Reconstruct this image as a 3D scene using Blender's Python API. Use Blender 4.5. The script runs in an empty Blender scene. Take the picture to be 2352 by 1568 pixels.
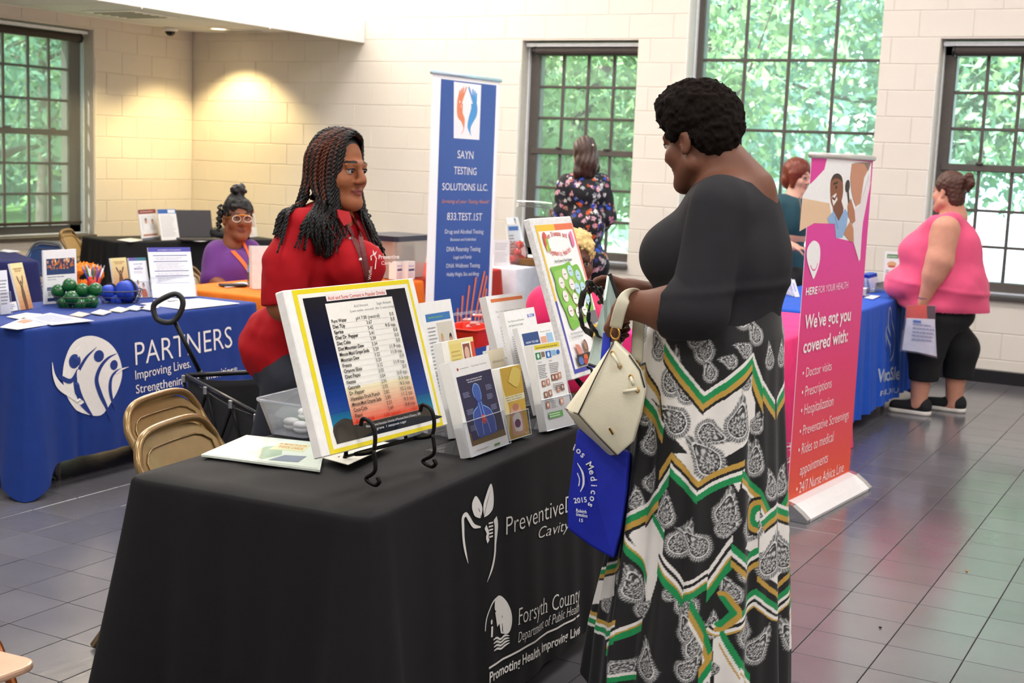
import bpy, bmesh, math, random
import numpy as np
from mathutils import Vector, Matrix, Euler
random.seed(7); RNG = np.random.RandomState(7)
SC = bpy.context.scene
COL = SC.collection
PI = math.pi

# ------------------------------------------------------------------ camera
F_PX, CAM_H = 3082.64, 1.606
YAW, PITCH, ROLL = math.radians(28.271), math.radians(7.952), math.radians(-2.342)
_f = np.array([-math.sin(YAW)*math.cos(PITCH), math.cos(YAW)*math.cos(PITCH), -math.sin(PITCH)])
_r = np.array([math.cos(YAW), math.sin(YAW), 0.0]); _d = np.cross(_f, _r)
_r2 = math.cos(ROLL)*_r + math.sin(ROLL)*_d; _d2 = -math.sin(ROLL)*_r + math.cos(ROLL)*_d
CM = np.array([_r2, _d2, _f]); CO = np.array([0.0, 0.0, CAM_H])
cam_d = bpy.data.cameras.new('camera'); cam = bpy.data.objects.new('camera', cam_d); COL.objects.link(cam)
cam_d.sensor_width = 36.0; cam_d.lens = F_PX*36.0/2352.0; cam_d.clip_start = 0.05; cam_d.clip_end = 300
cam.matrix_world = Matrix(((_r2[0], -_d2[0], -_f[0], CO[0]), (_r2[1], -_d2[1], -_f[1], CO[1]), (_r2[2], -_d2[2], -_f[2], CO[2]), (0, 0, 0, 1)))
cam_d.dof.use_dof = True; cam_d.dof.focus_distance = 3.9; cam_d.dof.aperture_fstop = 6.5
SC.camera = cam
SC.cycles.max_bounces = 7; SC.cycles.diffuse_bounces = 4; SC.cycles.glossy_bounces = 4; SC.cycles.transparent_max_bounces = 14; SC.cycles.transmission_bounces = 6

# ------------------------------------------------------------------ world, sun, exposure
SC.view_settings.view_transform = 'Standard'; SC.view_settings.look = 'None'
SC.view_settings.exposure = 0.22; SC.view_settings.gamma = 1.0; SC.view_settings.use_curve_mapping = False
wd = bpy.data.worlds.new('sky'); SC.world = wd; wd.use_nodes = True
_nt = wd.node_tree; _nt.nodes.clear()
_o = _nt.nodes.new('ShaderNodeOutputWorld'); _b = _nt.nodes.new('ShaderNodeBackground'); _s = _nt.nodes.new('ShaderNodeTexSky')
_s.sky_type = 'NISHITA'; _s.sun_disc = False; _s.sun_elevation = math.radians(55); _s.sun_rotation = math.radians(200); _s.air_density = 1.2; _s.dust_density = 2.5
_b.inputs[1].default_value = 1.3
_nt.links.new(_s.outputs[0], _b.inputs[0]); _nt.links.new(_b.outputs[0], _o.inputs[0])
_sl = bpy.data.lights.new('sun', 'SUN'); _sl.energy = 27.0; _sl.angle = 0.02; _sl.color = (1.0, 0.95, 0.86)
_so = bpy.data.objects.new('sun', _sl); COL.objects.link(_so)
_so.rotation_euler = Vector((0.45, 0.75, -0.95)).to_track_quat('-Z', 'Y').to_euler(); _so.location = (0, -5, 12)

def area_light(name, loc, size, power, color=(1, .96, .9), rot=(0, 0, 0), sy=None):
    l = bpy.data.lights.new(name, 'AREA'); l.energy = power; l.color = color; l.shape = 'RECTANGLE'; l.size = size; l.size_y = sy or size
    o = bpy.data.objects.new(name, l); COL.objects.link(o); o.location = loc; o.rotation_euler = rot
    return o
# unseen area lights, added high above the frame to brighten the hall
LIGHTS = [(-6.2, 8.6), (-3.2, 8.6), (-.2, 8.6), (-6.2, 5.2), (-3.2, 5.2), (-.2, 5.2), (-6.2, 1.8), (-3.2, 1.8), (-.2, 1.8), (2.4, 5.2), (2.4, 1.8), (-3.2, -1.4), (-.2, -1.4)]
for _i, (_x, _y) in enumerate(LIGHTS):
    area_light('added_ceiling_light', (_x, _y, 4.52), 1.15, 58, (1.0, .975, .95))

# ------------------------------------------------------------------ pixel helpers: a photo pixel plus one known coordinate -> point
def ray(x, y): return CM.T @ np.array([(x-1176)/F_PX, (y-784)/F_PX, 1.0])
def Wz(x, y, z): D = ray(x, y); return Vector(CO + D*(z-CAM_H)/D[2])
def Wy(x, y, Y): D = ray(x, y); return Vector(CO + D*Y/D[1])
def Wx(x, y, X): D = ray(x, y); return Vector(CO + D*X/D[0])
def Wd(x, y, d): return Vector(CO + ray(x, y)*d)
def project(P):
    q = CM @ (np.array(P) - CO); return q[0]/q[2]*F_PX+1176, q[1]/q[2]*F_PX+784, q[2]

# ------------------------------------------------------------------ colours and materials
def lin(h):
    if not isinstance(h, str): return tuple(h)
    h = h.lstrip('#'); v = [int(h[i:i+2], 16)/255 for i in (0, 2, 4)]
    return tuple(c/12.92 if c <= .04045 else ((c+.055)/1.055)**2.4 for c in v)
MATS = {}
def mat(name, col='#808080', rough=.6, metal=0, var=.06, vscale=30, bump=0, bscale=200, trans=0, sheen=0, emit=0, spec=.5, coat=0, sss=0, alpha=1, attr=None, ior=1.45, bdist=.002):
    if name in MATS: return MATS[name]
    m = bpy.data.materials.new(name); m.use_nodes = True; MATS[name] = m
    nt = m.node_tree; p = nt.nodes['Principled BSDF']; N = nt.nodes.new; L = nt.links.new
    c = lin(col); tc = N('ShaderNodeTexCoord')
    p.inputs['Roughness'].default_value = rough; p.inputs['Metallic'].default_value = metal
    p.inputs['Specular IOR Level'].default_value = spec; p.inputs['Coat Weight'].default_value = coat; p.inputs['IOR'].default_value = ior
    p.inputs['Transmission Weight'].default_value = trans; p.inputs['Alpha'].default_value = alpha
    if sheen: p.inputs['Sheen Weight'].default_value = sheen; p.inputs['Sheen Roughness'].default_value = .5
    if sss: p.inputs['Subsurface Weight'].default_value = sss; p.inputs['Subsurface Radius'].default_value = (.012, .005, .003); p.inputs['Subsurface Scale'].default_value = .6
    src = None
    if attr:
        a = N('ShaderNodeAttribute'); a.attribute_name = attr; src = a.outputs['Color']
    if var:
        n = N('ShaderNodeTexNoise'); n.inputs['Scale'].default_value = vscale; n.inputs['Detail'].default_value = 3
        L(tc.outputs['Object'], n.inputs['Vector'])
        mr = N('ShaderNodeMapRange'); mr.inputs['From Min'].default_value = .3; mr.inputs['From Max'].default_value = .7
        mr.inputs['To Min'].default_value = 1-var; mr.inputs['To Max'].default_value = 1+var; L(n.outputs[0], mr.inputs['Value'])
        mx = N('ShaderNodeVectorMath'); mx.operation = 'SCALE'
        if src: L(src, mx.inputs[0])
        else: mx.inputs[0].default_value = c
        L(mr.outputs[0], mx.inputs['Scale']); src = mx.outputs[0]
    if src: L(src, p.inputs['Base Color'])
    else: p.inputs['Base Color'].default_value = (*c, 1)
    if emit: p.inputs['Emission Color'].default_value = (*c, 1); p.inputs['Emission Strength'].default_value = emit
    if bump:
        n2 = N('ShaderNodeTexNoise'); n2.inputs['Scale'].default_value = bscale; n2.inputs['Detail'].default_value = 4
        L(tc.outputs['Object'], n2.inputs['Vector'])
        b = N('ShaderNodeBump'); b.inputs['Strength'].default_value = bump; b.inputs['Distance'].default_value = bdist
        L(n2.outputs[0], b.inputs['Height']); L(b.outputs[0], p.inputs['Normal'])
    return m
def clear_mat(name, col='#ffffff', gloss=.12, rough=.02, haze=0.0):
    """thin clear sheet: mostly see-through, a little mirror, a little milky"""
    if name in MATS: return MATS[name]
    m = bpy.data.materials.new(name); m.use_nodes = True; MATS[name] = m; nt = m.node_tree; nt.nodes.clear(); N = nt.nodes.new; L = nt.links.new
    o = N('ShaderNodeOutputMaterial'); t = N('ShaderNodeBsdfTransparent'); g = N('ShaderNodeBsdfGlossy'); lw = N('ShaderNodeLayerWeight')
    t.inputs[0].default_value = (*lin(col), 1); g.inputs['Roughness'].default_value = rough; lw.inputs[0].default_value = .2
    mu = N('ShaderNodeMath'); mu.operation = 'MULTIPLY_ADD'; mu.inputs[1].default_value = .8; mu.inputs[2].default_value = gloss*.5; mu.use_clamp = True; L(lw.outputs['Fresnel'], mu.inputs[0])
    mx = N('ShaderNodeMixShader'); L(mu.outputs[0], mx.inputs[0]); L(t.outputs[0], mx.inputs[1]); L(g.outputs[0], mx.inputs[2]); last = mx
    if haze:
        df = N('ShaderNodeBsdfDiffuse'); df.inputs[0].default_value = (*lin(col), 1); m2 = N('ShaderNodeMixShader'); m2.inputs[0].default_value = haze
        L(mx.outputs[0], m2.inputs[1]); L(df.outputs[0], m2.inputs[2]); last = m2
    L(last.outputs[0], o.inputs[0]); return m

# ------------------------------------------------------------------ objects
def props(o, label=None, cat=None, group=None, kind=None):
    if label: o['label'] = label
    if cat: o['category'] = cat
    if group: o['group'] = group
    if kind: o['kind'] = kind
    return o
def empty(name, loc=(0, 0, 0), label=None, cat=None, group=None, kind=None, rz=0, parent=None):
    o = bpy.data.objects.new(name, None); COL.objects.link(o); o.location = loc; o.rotation_euler = (0, 0, rz); o.empty_display_size = .05
    if parent: o.parent = parent
    return props(o, label, cat, group, kind)
def link(name, me, mats, parent=None, smooth=False, world=False):
    """world=True: the mesh is in world coordinates although the parent sits elsewhere"""
    o = bpy.data.objects.new(name, me); COL.objects.link(o)
    if mats is not None and not me.materials:
        for m in (mats if isinstance(mats, (list, tuple)) else [mats]): me.materials.append(m)
    if parent:
        o.parent = parent
        if world: o.matrix_parent_inverse = mw(parent).inverted()
    if smooth and len(me.polygons): me.polygons.foreach_set('use_smooth', np.ones(len(me.polygons), bool))
    return o
def mw(o):
    m = o.matrix_basis.copy()
    while o.parent: m = o.parent.matrix_basis @ o.matrix_parent_inverse @ m; o = o.parent
    return m
def mesh_np(name, V, Q, cols=None, face_cols=None):
    """V (n,3); Q (m,3|4) int faces; cols per vertex rgb, face_cols per face rgb"""
    V = np.asarray(V, np.float32); Q = np.asarray(Q, np.int32); k = Q.shape[1]
    me = bpy.data.meshes.new(name); me.vertices.add(len(V)); me.vertices.foreach_set('co', V.ravel())
    me.loops.add(len(Q)*k); me.loops.foreach_set('vertex_index', Q.ravel())
    me.polygons.add(len(Q)); me.polygons.foreach_set('loop_start', np.arange(0, len(Q)*k, k, dtype=np.int32))
    me.update(calc_edges=True)
    if cols is not None:
        a = me.color_attributes.new('Col', 'FLOAT_COLOR', 'POINT'); a.data.foreach_set('color', np.c_[cols, np.ones(len(V))].astype(np.float32).ravel())
    if face_cols is not None:
        a = me.color_attributes.new('Col', 'FLOAT_COLOR', 'CORNER'); a.data.foreach_set('color', np.repeat(np.c_[face_cols, np.ones(len(Q))], k, axis=0).astype(np.float32).ravel())
    return me
def basis(n, up=(0, 0, 1)):
    n = Vector(n).normalized(); u = Vector(up).cross(n)
    if u.length < 1e-4: u = Vector((1, 0, 0)).cross(n)
    u.normalize(); return u, n.cross(u), n

class MB:
    """collects shapes into one mesh; faces may carry a colour"""
    def __init__(s): s.v = []; s.f = []; s.c = []; s.m = []; s.cur = (1, 1, 1); s.mi = 0; s.sm = []; s.smooth = False
    def add(s, vs, fs, T=None, col=None):
        b = len(s.v)
        if T is not None: vs = [T @ Vector(v) for v in vs]
        s.v += [tuple(v) for v in vs]; c = lin(col) if col is not None else s.cur
        for f in fs: s.f.append(tuple(b+i for i in f)); s.c.append(c); s.m.append(s.mi); s.sm.append(s.smooth)
        return s
    def box(s, c, d, T=None, ch=0, col=None, rz=0):
        x, y, z = d[0]/2, d[1]/2, d[2]/2
        if ch:
            ch = min(ch, x*.9, y*.9, z*.9); vs = []
            for sx in (-1, 1):
                for sy in (-1, 1):
                    for sz in (-1, 1):
                        vs += [(sx*x, sy*(y-ch), sz*(z-ch)), (sx*(x-ch), sy*y, sz*(z-ch)), (sx*(x-ch), sy*(y-ch), sz*z)]
            R = Matrix.Rotation(rz, 4, 'Z'); vs = [R @ Vector(v) + Vector(c) for v in vs]
            i = lambda a, b, e, k: ((a*2+b)*2+e)*3+k
            fs = []
            for a in (0, 1): fs.append([i(a, b, e, 0) for b, e in ((0, 0), (1, 0), (1, 1), (0, 1))][::1 if a else -1])
            for b in (0, 1): fs.append([i(a, b, e, 1) for a, e in ((0, 0), (0, 1), (1, 1), (1, 0))][::1 if b else -1])
            for e in (0, 1): fs.append([i(a, b, e, 2) for a, b in ((0, 0), (1, 0), (1, 1), (0, 1))][::1 if e else -1])
            for a in (0, 1):
                for b in (0, 1): q = [i(a, b, 0, 0), i(a, b, 0, 1), i(a, b, 1, 1), i(a, b, 1, 0)]; fs.append(q[::-1] if (a+b) % 2 == 0 else q)
                for e in (0, 1): q = [i(a, 0, e, 0), i(a, 0, e, 2), i(a, 1, e, 2), i(a, 1, e, 0)]; fs.append(q if (a+e) % 2 == 0 else q[::-1])
            for b in (0, 1):
                for e in (0, 1): q = [i(0, b, e, 1), i(0, b, e, 2), i(1, b, e, 2), i(1, b, e, 1)]; fs.append(q[::-1] if (b+e) % 2 == 0 else q)
            for a in (0, 1):
                for b in (0, 1):
                    for e in (0, 1): q = [i(a, b, e, 0), i(a, b, e, 1), i(a, b, e, 2)]; fs.append(q if (a+b+e) % 2 else q[::-1])
            return s.add(vs, fs, T, col)
        R = Matrix.Rotation(rz, 4, 'Z'); vs = [R @ Vector((sx*x, sy*y, sz*z)) + Vector(c) for sx in (-1, 1) for sy in (-1, 1) for sz in (-1, 1)]
        return s.add(vs, [(0, 1, 3, 2), (4, 6, 7, 5), (0, 4, 5, 1), (2, 3, 7, 6), (0, 2, 6, 4), (1, 5, 7, 3)], T, col)
    def tube(s, pts, r, n=8, T=None, col=None, caps=True, closed=False, flat=1.0, up=None):
        """sweep along pts; r number or list; flat squashes the section; up fixes the section's frame"""
        P = [Vector(p) for p in pts]; N = len(P); rr = r if isinstance(r, (list, tuple)) else [r]*N; vs = []; fs = []; pu = None
        for i, p in enumerate(P):
            t = ((P[(i+1) % N] if (closed or i < N-1) else p) - (P[i-1] if (closed or i > 0) else p))
            t = t.normalized() if t.length > 1e-9 else Vector((0, 0, 1))
            if up is not None: u = Vector(up).cross(t)
            elif pu is None: u = Vector((0, 0, 1)).cross(t) if abs(t.z) < .95 else Vector((1, 0, 0)).cross(t)
            else: u = pu - t*pu.dot(t)
            if u.length < 1e-6: u = Vector((1, 0, 0)).cross(t)
            u.normalize(); pu = u; w = t.cross(u)
            vs += [p + (u*math.cos(2*PI*k/n) + w*math.sin(2*PI*k/n)*flat)*rr[i] for k in range(n)]
        for i in range(N if closed else N-1):
            a, b = i*n, ((i+1) % N)*n
            fs += [(a+k, a+(k+1) % n, b+(k+1) % n, b+k) for k in range(n)]
        if caps and not closed: fs += [tuple(range(n-1, -1, -1)), tuple(range((N-1)*n, N*n))]
        return s.add(vs, fs, T, col)
    def lathe(s, prof, n=24, T=None, col=None, c=(0, 0, 0), cap=True):
        vs = []; fs = []
        for r, z in prof: vs += [(c[0]+r*math.cos(2*PI*k/n), c[1]+r*math.sin(2*PI*k/n), c[2]+z) for k in range(n)]
        for i in range(len(prof)-1):
            fs += [(i*n+k, i*n+(k+1) % n, (i+1)*n+(k+1) % n, (i+1)*n+k) for k in range(n)]
        if cap: fs += [tuple(range(n-1, -1, -1)), tuple(range((len(prof)-1)*n, len(prof)*n))]
        return s.add(vs, fs, T, col)
    def ball(s, c, r, n=12, m=8, T=None, col=None, R=None):
        r = r if isinstance(r, (tuple, list)) else (r, r, r); vs = [(0, 0, r[2])]
        for j in range(1, m):
            a = PI*j/m; vs += [(r[0]*math.sin(a)*math.cos(2*PI*k/n), r[1]*math.sin(a)*math.sin(2*PI*k/n), r[2]*math.cos(a)) for k in range(n)]
        vs.append((0, 0, -r[2])); fs = [(0, 1+k, 1+(k+1) % n) for k in range(n)]
        for j in range(m-2): b = 1+j*n; fs += [(b+k, b+n+k, b+n+(k+1) % n, b+(k+1) % n) for k in range(n)]
        b = 1+(m-2)*n; fs += [(b+k, len(vs)-1, b+(k+1) % n) for k in range(n)]
        vs = [(R @ Vector(v) if R is not None else Vector(v)) + Vector(c) for v in vs]
        return s.add(vs, fs, T, col)
    def prism(s, poly, h, T=None, col=None, z0=0):
        n = len(poly); A = sum(poly[i][0]*poly[(i+1) % n][1]-poly[(i+1) % n][0]*poly[i][1] for i in range(n))
        if A < 0: poly = poly[::-1]
        vs = [(x, y, z0) for x, y in poly] + [(x, y, z0+h) for x, y in poly]
        return s.add(vs, [tuple(range(n-1, -1, -1)), tuple(range(n, 2*n))] + [(k, (k+1) % n, n+(k+1) % n, n+k) for k in range(n)], T, col)
    def grid(s, fn, nu, nv, T=None, col=None, closed=False, flip=False):
        vs = [fn(i/nu, j/nv) for j in range(nv+1) for i in range(nu if closed else nu+1)]; w = nu if closed else nu+1
        fs = [(j*w+i, j*w+(i+1) % w, (j+1)*w+(i+1) % w, (j+1)*w+i) for j in range(nv) for i in range(nu)]
        if flip: fs = [f[::-1] for f in fs]
        return s.add(vs, fs, T, col)
    def mesh(s, name, color=False):
        me = bpy.data.meshes.new(name); me.from_pydata(s.v, [], s.f)
        if any(s.m): me.polygons.foreach_set('material_index', np.array(s.m, np.int32))
        if color:
            a = me.color_attributes.new('Col', 'FLOAT_COLOR', 'CORNER'); d = []
            for f, c in zip(s.f, s.c): d += [c[0], c[1], c[2], 1.0]*len(f)
            a.data.foreach_set('color', np.array(d, np.float32))
        if any(s.sm): me.polygons.foreach_set('use_smooth', np.array(s.sm, bool))
        return me
    def build(s, name, mats, parent=None, smooth=False, color=False, world=False):
        return link(name, s.mesh(name, color), mats, parent, smooth, world)
def bevel_mod(o, w=.004, seg=2, ang=40):
    m = o.modifiers.new('bevel', 'BEVEL'); m.width = w; m.segments = seg; m.limit_method = 'ANGLE'; m.angle_limit = math.radians(ang); return o
def frame(o, x, y, z=None):
    """4x4 from origin and two axes"""
    x = Vector(x).normalized(); y = Vector(y); y = (y - x*y.dot(x)).normalized(); z = x.cross(y)
    return Matrix(((x.x, y.x, z.x, o[0]), (x.y, y.y, z.y, o[1]), (x.z, y.z, z.z, o[2]), (0, 0, 0, 1)))
def arc(cx, cy, r, a0, a1, n, ry=None):
    return [(cx+r*math.cos(math.radians(a0+(a1-a0)*i/n)), cy+(ry or r)*math.sin(math.radians(a0+(a1-a0)*i/n))) for i in range(n+1)]
def rrect(w, h, r, n=4, cx=0, cy=0):
    p = []
    for sx, sy, a in ((1, 1, 0), (-1, 1, 90), (-1, -1, 180), (1, -1, 270)): p += arc(cx+sx*(w/2-r), cy+sy*(h/2-r), r, a, a+90, n)
    return p
def smooth_path(P, n=8):
    """Catmull-Rom through the points (tuples of any size)"""
    P = [np.array(p, float) for p in P]; Q = [2*P[0]-P[1]] + P + [2*P[-1]-P[-2]]; out = []
    for i in range(1, len(Q)-2):
        for k in range(n):
            t = k/n; out.append(.5*((2*Q[i])+(-Q[i-1]+Q[i+1])*t+(2*Q[i-1]-5*Q[i]+4*Q[i+1]-Q[i+2])*t*t+(-Q[i-1]+3*Q[i]-3*Q[i+1]+Q[i+2])*t**3))
    out.append(P[-1]); return [tuple(p) for p in out]

# ------------------------------------------------------------------ implicit modelling (bodies)
def smin(a, b, k):
    h = np.clip(.5+.5*(b-a)/k, 0, 1); return b+(a-b)*h-k*h*(1-h)
class SDF:
    def __init__(s, lo, hi, res):
        s.res = res; s.lo = np.array(lo, float); n = np.ceil((np.array(hi)-s.lo)/res).astype(int)+1
        s.ax = [s.lo[i]+res*np.arange(n[i]) for i in range(3)]; s.F = np.full(n, 1.0)
    def _sub(s, lo, hi):
        sl = tuple(slice(max(0, int((lo[i]-s.lo[i])/s.res)), max(0, int((hi[i]-s.lo[i])/s.res)+2)) for i in range(3))
        g = np.meshgrid(*[s.ax[i][sl[i]] for i in range(3)], indexing='ij', sparse=True); return sl, g
    def _put(s, sl, d, k, op):
        if d.size == 0: return s
        if op == 'add': s.F[sl] = smin(s.F[sl], d, k)
        elif op == 'cut': s.F[sl] = -smin(-s.F[sl], d, k)
        return s
    def cap(s, a, b, ra, rb, k=.02, op='add', flat=None):
        a = np.array(a, float); b = np.array(b, float); m = max(ra, rb)+3*k+.01
        sl, g = s._sub(np.minimum(a, b)-m, np.maximum(a, b)+m); ab = b-a; L = ab@ab+1e-12
        t = np.clip(((g[0]-a[0])*ab[0]+(g[1]-a[1])*ab[1]+(g[2]-a[2])*ab[2])/L, 0, 1)
        d = np.sqrt((g[0]-a[0]-t*ab[0])**2+(g[1]-a[1]-t*ab[1])**2+(g[2]-a[2]-t*ab[2])**2)-(ra+(rb-ra)*t)
        return s._put(sl, d, k, op)
    def chain(s, pts, rad, k=.02, op='add'):
        for i in range(len(pts)-1): s.cap(pts[i], pts[i+1], rad[i], rad[i+1], k, op)
        return s
    def ell(s, c, r, k=.02, op='add', R=None):
        c = np.array(c, float); r = np.array(r, float); m = max(r)+3*k+.01
        sl, g = s._sub(c-m, c+m); q = [g[i]-c[i] for i in range(3)]
        if R is not None:
            R = np.array(R); q = [q[0]*R[0][i]+q[1]*R[1][i]+q[2]*R[2][i] for i in range(3)]
        k0 = np.sqrt((q[0]/r[0])**2+(q[1]/r[1])**2+(q[2]/r[2])**2); k1 = np.sqrt((q[0]/r[0]**2)**2+(q[1]/r[1]**2)**2+(q[2]/r[2]**2)**2)+1e-9
        return s._put(sl, k0*(k0-1)/k1, k, op)
    def plane(s, p, n, k=.006):
        """keep the side the normal points away from"""
        n = np.array(n, float); n /= np.linalg.norm(n); g = np.meshgrid(*s.ax, indexing='ij', sparse=True)
        d = (g[0]-p[0])*n[0]+(g[1]-p[1])*n[1]+(g[2]-p[2])*n[2]; s.F = -smin(-s.F, -d, k); return s
    def warp(s, fn):
        g = np.meshgrid(*s.ax, indexing='ij', sparse=True); s.F = s.F+fn(*g); return s
    def union(s, o, k=.012): s.F = smin(s.F, o.F, k); return s
    def like(s): o = SDF.__new__(SDF); o.res = s.res; o.lo = s.lo; o.ax = s.ax; o.F = np.full(s.F.shape, 1.0); return o
    def inter(s, G): s.F = np.maximum(s.F, G); return s
    def mesh(s, name, T=None):
        F = s.F; I = F < 0; n = F.shape
        corners = [I[dx:n[0]-1+dx, dy:n[1]-1+dy, dz:n[2]-1+dz] for dx in (0, 1) for dy in (0, 1) for dz in (0, 1)]
        cnt = sum(c.astype(np.int8) for c in corners); act = (cnt > 0) & (cnt < 8); idx = np.full(act.shape, -1, np.int64)
        cells = np.argwhere(act); idx[act] = np.arange(len(cells)); acc = np.zeros((len(cells), 3)); w = np.zeros(len(cells))
        off = [(dx, dy, dz) for dx in (0, 1) for dy in (0, 1) for dz in (0, 1)]
        for i, a in enumerate(off):
            for j, b in enumerate(off):
                if j > i and sum(abs(a[q]-b[q]) for q in range(3)) == 1:
                    fa = F[cells[:, 0]+a[0], cells[:, 1]+a[1], cells[:, 2]+a[2]]; fb = F[cells[:, 0]+b[0], cells[:, 1]+b[1], cells[:, 2]+b[2]]
                    m = (fa < 0) != (fb < 0); t = np.where(m, fa/np.where(m, fa-fb, 1), 0)
                    acc[m] += np.array(a)+t[m][:, None]*(np.array(b)-np.array(a)); w[m] += 1
        V = s.lo+(cells+acc/np.maximum(w, 1)[:, None])*s.res; Q = []
        for ax in range(3):
            u, v = [(1, 2), (2, 0), (0, 1)][ax]
            A = I[tuple(slice(0, n[q]-1) if q == ax else slice(1, n[q]-1) for q in range(3))]; B = I[tuple(slice(1, n[q]) if q == ax else slice(1, n[q]-1) for q in range(3))]
            e = np.argwhere(A != B)
            if not len(e): continue
            sg = A[tuple(e.T)]; base = e.copy(); base[:, u] += 1; base[:, v] += 1; c = []
            for du, dv in ((-1, -1), (0, -1), (0, 0), (-1, 0)):
                q = base.copy(); q[:, u] += du; q[:, v] += dv; c.append(idx[tuple(q.T)])
            q = np.stack(c, 1); q[~sg] = q[~sg][:, ::-1]; Q.append(q)
        Q = np.concatenate(Q); Q = Q[(Q >= 0).all(1)]
        if T is not None:
            T = np.array(T); V = V @ T[:3, :3].T + T[:3, 3]
        return V, Q
_NT = np.random.RandomState(11).rand(48, 48, 48)*2-1
def vnoise(x, y, z, cell, sd=0):
    """lattice noise, -1..1, features of about cell metres"""
    s = np.broadcast(x, y, z).shape; q = [np.broadcast_to(v, s)/cell+sd*7.3+100 for v in (x, y, z)]; i = [np.floor(v).astype(int) for v in q]; f = [v-j for v, j in zip(q, i)]; f = [v*v*(3-2*v) for v in f]; r = 0
    for a in (0, 1):
        for b in (0, 1):
            for c in (0, 1): r = r+_NT[(i[0]+a) % 48, (i[1]+b) % 48, (i[2]+c) % 48]*(f[0] if a else 1-f[0])*(f[1] if b else 1-f[1])*(f[2] if c else 1-f[2])
    return r
def sdf_obj(name, s, m, parent, T=None, colfn=None):
    V, Q = s.mesh(name, T); me = mesh_np(name, V, Q, cols=colfn(V) if colfn else None)
    return link(name, me, m, parent, True, True)

# ------------------------------------------------------------------ lettering: glyph outlines are read once from Blender's own font
_CH = "ABCDEFGHIJKLMNOPQRSTUVWXYZabcdefghijklmnopqrstuvwxyz0123456789.,:;'/&!?-+()*®%@|•"
GLY = {}
def _glyphs():
    tmp = []
    def mk(body, off):
        c = bpy.data.curves.new('t', 'FONT'); c.body = body; c.offset = off; c.resolution_u = 3; o = bpy.data.objects.new('t', c); COL.objects.link(o); tmp.append(o); return o
    obs = {(ch, w): mk(ch, (0, .018, -.008)[w]) for ch in _CH for w in (0, 1, 2)}
    wid = {ch: mk('|'+ch+'|', 0) for ch in _CH}; w0 = mk('||', 0); w1 = mk('|', 0); sp = mk('| |', 0)
    dg = bpy.context.evaluated_depsgraph_get(); dg.update()
    def ext(o):
        me = o.evaluated_get(dg).to_mesh(); x = [v.co.x for v in me.vertices]; r = (min(x), max(x)); o.evaluated_get(dg).to_mesh_clear(); return r
    a, b = ext(w1), ext(w0); bar = a[1]-a[0]; advb = b[1]-b[0]-bar
    for (ch, w), o in obs.items():
        e = o.evaluated_get(dg); me = e.to_mesh(); bm = bmesh.new(); bm.from_mesh(me); bmesh.ops.triangulate(bm, faces=bm.faces[:]); bmesh.ops.remove_doubles(bm, verts=bm.verts[:], dist=1e-4); bm.verts.index_update()
        q = ext(wid[ch]); GLY[ch, w] = ([(v.co.x, v.co.y) for v in bm.verts], [tuple(v.index for v in f.verts) for f in bm.faces], q[1]-q[0]-bar-advb); bm.free(); e.to_mesh_clear()
    q = ext(sp); GLY['sp'] = q[1]-q[0]-bar-advb
    for o in tmp: c = o.data; bpy.data.objects.remove(o); bpy.data.curves.remove(c)
_glyphs()
def _serif(vs, fs):
    vs = list(vs); fs = list(fs); ed = {}
    for f in fs:
        for i in range(3): k = tuple(sorted((f[i], f[(i+1) % 3]))); ed[k] = ed.get(k, 0)+1
    for (i, j), n in list(ed.items()):
        a, b = vs[i], vs[j]
        if n == 1 and abs(a[1]-b[1]) < .004 and .03 < abs(a[0]-b[0]) < .2:
            for y, s in ((0, 1), (.729, -1), (.72, -1), (.56, -1), (.547, -1)):
                if abs(a[1]-y) < .014:
                    x0, x1 = min(a[0], b[0])-.055, max(a[0], b[0])+.055; q = len(vs); y = a[1]; vs += [(x0, y), (x1, y), (x1, y+s*.035), (x0, y+s*.035)]; fs += [(q, q+1, q+2), (q, q+2, q+3)]; break
    return vs, fs
def text2d(t, w=0, serif=False, track=0, shear=0):
    """-> verts 2D, tris, width (font units)"""
    V = []; Fc = []; x = 0
    for ch in t:
        if ch == ' ': x += GLY['sp']+track; continue
        g = GLY.get((ch, w))
        if g is None: continue
        vs, fs = (g[0], g[1]) if not serif else _serif(g[0], g[1]); b = len(V)
        V += [(x+p[0]+shear*p[1], p[1]) for p in vs]; Fc += [tuple(b+i for i in f) for f in fs]; x += g[2]+track
    return V, Fc, x
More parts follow.
